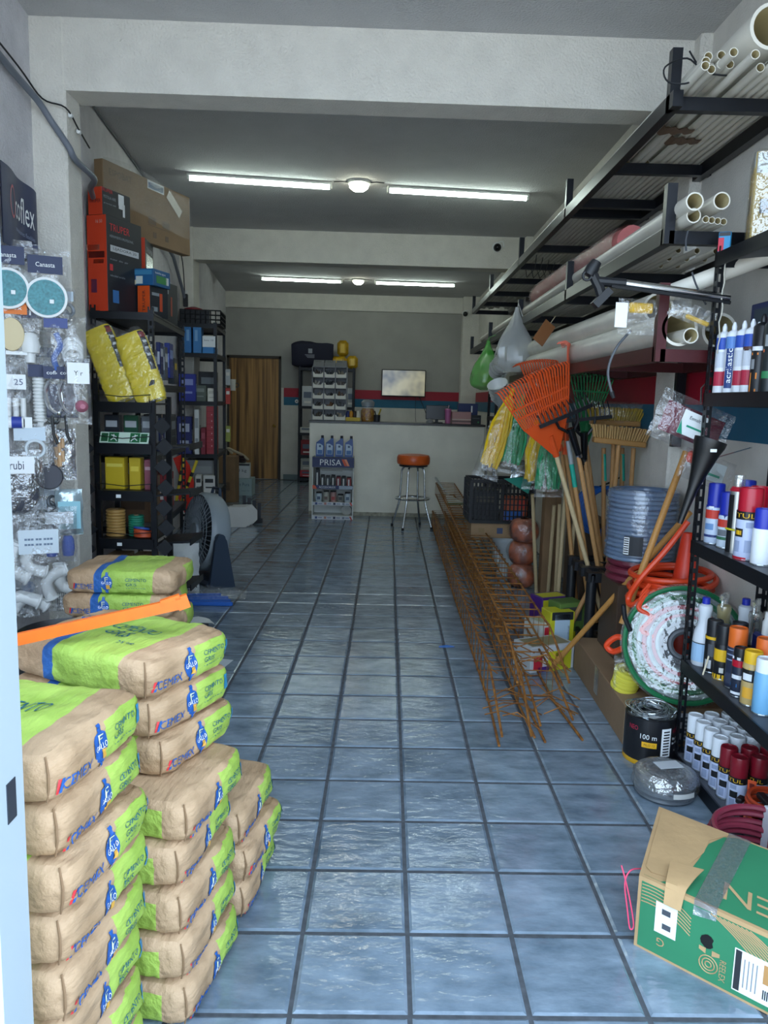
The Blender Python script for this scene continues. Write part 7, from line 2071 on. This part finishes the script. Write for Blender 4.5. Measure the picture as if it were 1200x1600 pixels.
patchg('box_mark', 'f', [(.178, .088), (.196, .082), (.196, .098), (.178, .098)], gk, .0022); patchg('box_mark', 'f', [(.212, .082), (.232, .088), (.232, .098), (.212, .098)], gk, .0022)
patchg('product_label', 'f', [(.268, .022), (.40, .022), (.40, .140), (.268, .140)], print_white, .0026)
patchg('label_band', 'f', [(.271, .026), (.286, .026), (.286, .137), (.271, .137)], P('#2a2c30'), .0034)
patchg('label_picture', 'f', [(.34, .078), (.385, .078), (.385, .13), (.34, .13)], P('#b98a54'), .0034)
for k in range(4): patchg('label_line', 'f', [(.293 + .010 * k, .04), (.296 + .010 * k, .04), (.296 + .010 * k, .12), (.293 + .010 * k, .12)], P('#8a8e94'), .0034)
mb = MB()
for k in range(8): mb.add([gpt('f', .342 + .005 * k + u, v, .0036) for (u, v) in ((0, .036), (.003, .036), (.003, .062), (0, .062))], [(0, 1, 2, 3)])
mb.build('barcode', P('#20242a'), t)
# clear tape and a curled torn flap at the fold
tp = MB(); tp.add([gpt('t', .225, GD + .0, .003), gpt('t', .29, GD, .003), gpt('t', .215, .0, .003), gpt('t', .155, .0, .003), gpt('f', .215, GH - .03, .003), gpt('f', .155, GH - .04, .003)], [(3, 2, 1, 0), (5, 4, 2, 3)])
tp.build('tape', film('clear_tape', '#cfd2d8', .55, .15, .5, 30), t)
fl3 = MB(); fl3.grid(lambda u, v: gpt('t', .075 + .095 * u * (1 - .5 * v), .10 - .115 * v, .006 + .03 * math.sin(PI * .5 * (1 - v)) * (.4 + .6 * u)) - Vector((0, 0, .05 * max(0, v - .85) / .15 * .9)), 8, 10)
fl3.grid(lambda u, v: gpt('t', .075 + .095 * (1 - u) * (1 - .5 * v), .10 - .115 * v, .004 + .03 * math.sin(PI * .5 * (1 - v)) * (.4 + .6 * (1 - u))) - Vector((0, 0, .05 * max(0, v - .85) / .15 * .9)), 8, 10)
fl3.build('torn_flap', gk, t, smooth=True)
t = thing('pink_strap', 'pink plastic strap loop sticking out of the green carton', 'strap', a0 + Vector((0, .05, 0)))
o = a0 + Vector((0, .05, 0))
st = [Vector(p) - o for p in ((1.275, 0.36, 0.192), (1.232, 0.33, 0.204), (1.215, 0.32, 0.171), (1.224, 0.31, 0.099), (1.232, 0.3, 0.046), (1.242, 0.3, 0.057), (1.229, 0.31, 0.128), (1.216, 0.32, 0.181), (1.205, 0.33, 0.219))]
MB().tube(spline(st, 6), .0022, 6).build('band', P('#d8486a', .4), t, smooth=True)

# ---------------------------------------------------------------- things hanging at the shelf post and under the racks
t = thing('funnel', 'large black plastic funnel hanging on the shelf post', 'funnel', (1.754, 1.3, 1.377))
o = Vector((1.754, 1.3, 1.377)); e = Vector((1.665, 1.3, 1.065)) - o
q = Vector((0, 0, 1)).rotation_difference(e.normalized())
L_ = e.length
mb = MB()
prof = [(.062, -.02), (.06, .0), (.05, .03), (.030, L_ * .38), (.020, L_ * .55), (.010, L_)]
vv, fs = [], []
N_ = 22
for (r_, z_) in prof + [(r_ * .9, z_) for (r_, z_) in prof[::-1]]:
    for k in range(N_): vv.append(q @ Vector((r_ * math.cos(2 * PI * k / N_), r_ * math.sin(2 * PI * k / N_), z_)))
for i in range(len(prof) * 2 - 1):
    for k in range(N_): fs.append((i * N_ + k, i * N_ + (k + 1) % N_, (i + 1) * N_ + (k + 1) % N_, (i + 1) * N_ + k))
mb.add(vv, fs); mb.build('cone', M('funnel_black', '#0f1114', .35), t, smooth=True)
MB().rbox(q @ Vector((0, -.058, .02)) , (.025, .003, .012), .001).build('sticker', print_white, t)
t = thing('cloth_pack', 'maroon cloth pack with green-edged label hanging by the shelf post', 'pack', (1.776, 1.55, 1.444), .1, rot=(0, .35, .1))
bag_mesh(.34, .21, .05, 91, crumple=.02).build('plastic_bag', film('mop_film'), t, smooth=True)
bag_mesh(.27, .13, .035, 92, crumple=.01).build('cloth', M('maroon_cloth', '#6a1830', .7, var=.2), t, smooth=True)
MB().bx((-.075, -.053, -.055), (.035, -.050, .045)).build('label', print_white, t)
MB().poly([(-.075, -.0545, -.055), (-.05, -.0545, -.055), (-.075, -.0545, .0)], (0, .001, 0)).build('green_corner', P('#2a9a78'), t)
MB().bx((-.045, -.0545, -.02), (.025, -.0535, -.012)).build('print_line', P('#2a9a78'), t); MB().text('Esmalt', (-.02, -.0545, .02), (1, 0, 0), (0, 0, 1), .05, .014, .001).build('lettering', P('#2c2e32'), t)
MB().tube([(0, 0, .1), (-.02, .01, .16), (.0, .03, .19)], .004, 5).build('hook', chrome, t)
t = thing('mask_pack', 'clear pack with orange corner below the maroon pack', 'pack', (1.888, 1.62, 1.253), .2, rot=(0, .3, .2))
bag_mesh(.26, .13, .03, 93, crumple=.015).build('plastic_bag', clear, t, smooth=True)
MB().rbox((-.08, 0, .03), (.07, .02, .05), .01).build('orange_corner', P('#d8452c'), t); MB().bx((-.02, -.025, -.04), (.07, -.022, .04)).build('label', P('#c9d0ce'), t); MB().bx((-.01, -.027, -.02), (.05, -.0255, -.01)).build('print_line', P('#2a9a78'), t)
MB().tube([(0, 0, .05), t.rotation_euler.to_matrix().inverted() @ (Vector((2.099, t.location.y + .06, t.location.z + .1)) - t.location)], .003, 5).build('hook', chrome, t)

# mops hanging in plastic
def mop(label, top, bot, w, mat, seed):
    top, bot = Vector(top), Vector(bot)
    t = thing('mop_head', label, 'mop', top, 0, 'mop heads in plastic')
    d = bot - top
    L = d.length
    R = axes(-d, (.1, -1, 0))
    def P3(x, y, z): return R @ Vector((x, y, -z))
    rgm = random.Random(seed)
    mb = MB()
    for k in range(26):
        u = rgm.uniform(-1, 1); v = rgm.uniform(-1, 1)
        pts = []
        for i in range(6):
            s = i / 5
            sp = .35 + .65 * min(1, s * 2.2) - .15 * max(0, s - .8)
            pts.append(P3(u * w * .5 * sp + .008 * math.sin(s * 7 + k), v * .035 * sp, L * s * (1 - .08 * rgm.random() * (s > .9))))
        mb.tube(pts, [.010, .0125, .0125, .0125, .012, .009], 6)
    mb.build('strands', mat, t, smooth=True)
    mb = MB()
    def bg(u, v):
        a = 2 * PI * u
        sp = .45 + .7 * min(1, v * 2.4)
        if v > .9: sp *= 1 + (v - .9) * 1.5
        nn = noise.noise(Vector((math.cos(a) * 3, math.sin(a) * 3, v * 9 + seed)))
        return P3((w * .55 * sp + nn * .014) * math.cos(a), (.048 * sp * (1 if v < .92 else .4) + nn * .010) * math.sin(a), v * L * 1.16)
    mb.grid(bg, 26, 20); mb.build('plastic_bag', film('mop_film', '#e2e8ea', .10, .08, 1.0, 22), t, smooth=True)
    MB().cyl(P3(0, 0, .02), P3(0, 0, -.07), .014, .02, 10).build('socket', mat, t, smooth=True)
    MB().tube([P3(0, 0, -.07), Vector((1.60, top.y + .02, 1.705)) - top], .0035, 5).build('string', P('#b9bcb8'), t)
    return t
my = M('mop_yellow', '#f6cc14', .45, var=.1); mg = M('mop_green', '#1fa268', .45, var=.15)
mop('yellow mop head in plastic, outermost toward the aisle', (1.378, 3.9, 1.556), (1.234, 3.85, 1.059), .14, my, 1)
mop('green mop head in plastic beside the outermost yellow one', (1.467, 3.92, 1.513), (1.402, 3.9, 1.082), .15, mg, 2)
mop('yellow mop head in plastic under the orange rake', (1.56, 3.8, 1.336), (1.552, 3.8, 0.97), .11, my, 3)
mop('green mop head in plastic, lowest and largest', (1.588, 3.5, 1.271), (1.596, 3.45, 0.952), .15, mg, 4)
t = thing('foil_pack', 'silver foil pack hanging between the two green mops', 'pack', (1.52, 4, 1.03), .2)
bag_mesh(.20, .15, .04, 95, crumple=.03).build('foil_bag', M('foil_crumpled', '#b0b4b4', .2, .8, bump=.8, bscale=25), t, smooth=True)
MB().poly([(-.16, -.03, -.06), (.06, -.045, -.04), (.05, -.045, -.09), (.03, -.045, -.17)], (0, .01, 0)).build('teal_corner', P('#127a68'), t)
MB().tube([(0, 0, .07), (0, .02, .16), Vector((1.60, 4.02, 1.705)) - t.location], .003, 5).build('hook', chrome, t)
# bags hanging from the rack
def hung_bag(label, top, h, w, mat, inner, seed, inn=None):
    t = thing('hanging_bag', label, 'bag', top, .0, 'bags hanging from the rack')
    mb = MB()
    def hb(u, v, k=1.0):
        a = 2 * PI * u
        s = v
        r_ = w * k * (.06 + .44 * (s ** 1.3) * (1 - .5 * max(0, s - .75) / .25) ** .8 if s < 1 else 0.02)
        r_ = w * k * (.05 + .45 * math.sin(min(1, s * 1.06) * PI * .62) ** 1.6) * (1 if s < .88 else math.sqrt(max(0.02, 1 - ((s - .88) / .13) ** 2)))
        nn = .09 * noise.noise(Vector((math.cos(a) * 4, math.sin(a) * 4, s * 3 + seed)))
        return Vector((r_ * (1 + nn * 3) * math.cos(a), r_ * .8 * (1 + nn * 3) * math.sin(a), -h * s))
    mb.grid(lambda u, v: hb(1 - u, v), 24, 22); mb.build('bag_skin', mat, t, smooth=True)
    rgb = random.Random(seed)
    for k in range(inn or 7):
        a = rgb.uniform(0, 6.28); rr = w * .2 * rgb.random() ** .5
        MB().lathe([(.0, -.035), (.03, -.025), (.042, 0), (.03, .025), (.0, .035)], 10, (rr * math.cos(a), rr * math.sin(a) * .8, -h * rgb.uniform(.68, .86)), cap=False).build('piece', inner, t, smooth=True)
    MB().tube([(0, 0, -.02), (.01, .01, .03), Vector((XO - .01, top[1] + .02, 2.21)) - Vector(top)], .005, 5).build('knot', mat, t)
    return t
hung_bag('green translucent bag of pieces hanging at the rack end', (1.503, 6.3, 2.147), .50, .32, film('green_bag', '#4cc23c', .5, .3, .3, 20, gl=.2), P('#c6d878'), 1)
hung_bag('white translucent bag hanging beside the green one', (1.532, 4.75, 2.295), .52, .30, film('white_bag_film', '#e2e5e2', .5, .3, .3, 20, gl=.2), P('#c6c8c4'), 2)
for k, (p_, ln, lb, ax_) in enumerate((((1.43, 5.2, 1.769), 3, 'upper white cup string beside the white bag', (.3, -.6, .5)), ((1.491, 5, 1.519), 5, 'lower white cup string beside the orange rake', (-.35, -.5, .8)))):
    t = thing('cup_string', lb, 'cups', p_, 0, 'strings of white cups')
    d_ = Vector(ax_).normalized()
    q = Vector((0, 0, 1)).rotation_difference(d_)
    for j in range(ln):
        vv = MB().lathe([(.055, 0), (.085, .07), (.09, .075), (.082, .07), (.05, .006)], 18, d_ * (.032 * j), q.to_matrix().to_4x4()); vv.build('cup', white_p, t, smooth=True)
    MB().tube([d_ * .1, (.0, .02, .16), (.02, .05, .24)], .004, 5).build('string', P('#b9bcb8'), t)
t = thing('tag_card', 'brown cardboard tag hanging under the middle rack', 'tag', (1.538, 3.6, 1.993), .3, rot=(0, .6, .3))
MB().rbox((0, 0, 0), (.09, .006, .16), .002).build('card', P('#8a5a34'), t); MB().tube([(0, 0, .08), (.0, 0, .14)], .003, 5).build('string', P('#b9a888'), t)
# goods behind the counter end
metal_rack('steel_rack', 'small black steel rack beside the far counter end', (1.78, 7.6, 0), 0, .28, .7, (.15, .55, .95, 1.35), 1.7, slots=False)
for (x, y, z, d, c_, lb) in ((1.92, 7.75, 1.35, (.16, .16, .14), '#8c8a84', 'grey tub on the small far rack'), (1.92, 7.72, .95, (.2, .2, .26), '#3a4a94', 'blue book stack on the small far rack'), (1.92, 7.72, .55, (.2, .22, .24), '#b0aca0', 'white carton on the small far rack'), (1.92, 8.05, .95, (.2, .2, .2), '#7c3038', 'dark red box on the small far rack')):
    pbox('stored_box', lb, 'box', (x, y, z), d, 0, P(c_), [('f', 0, .03, d[0] * .7, d[2] * .25, P('#d0cdc4')), ('f', 0, -.06, d[0] * .6, d[2] * .1, P('#50545c')), ('l', 0, 0, d[1] * .7, d[2] * .3, P('#c4c2bc'))])
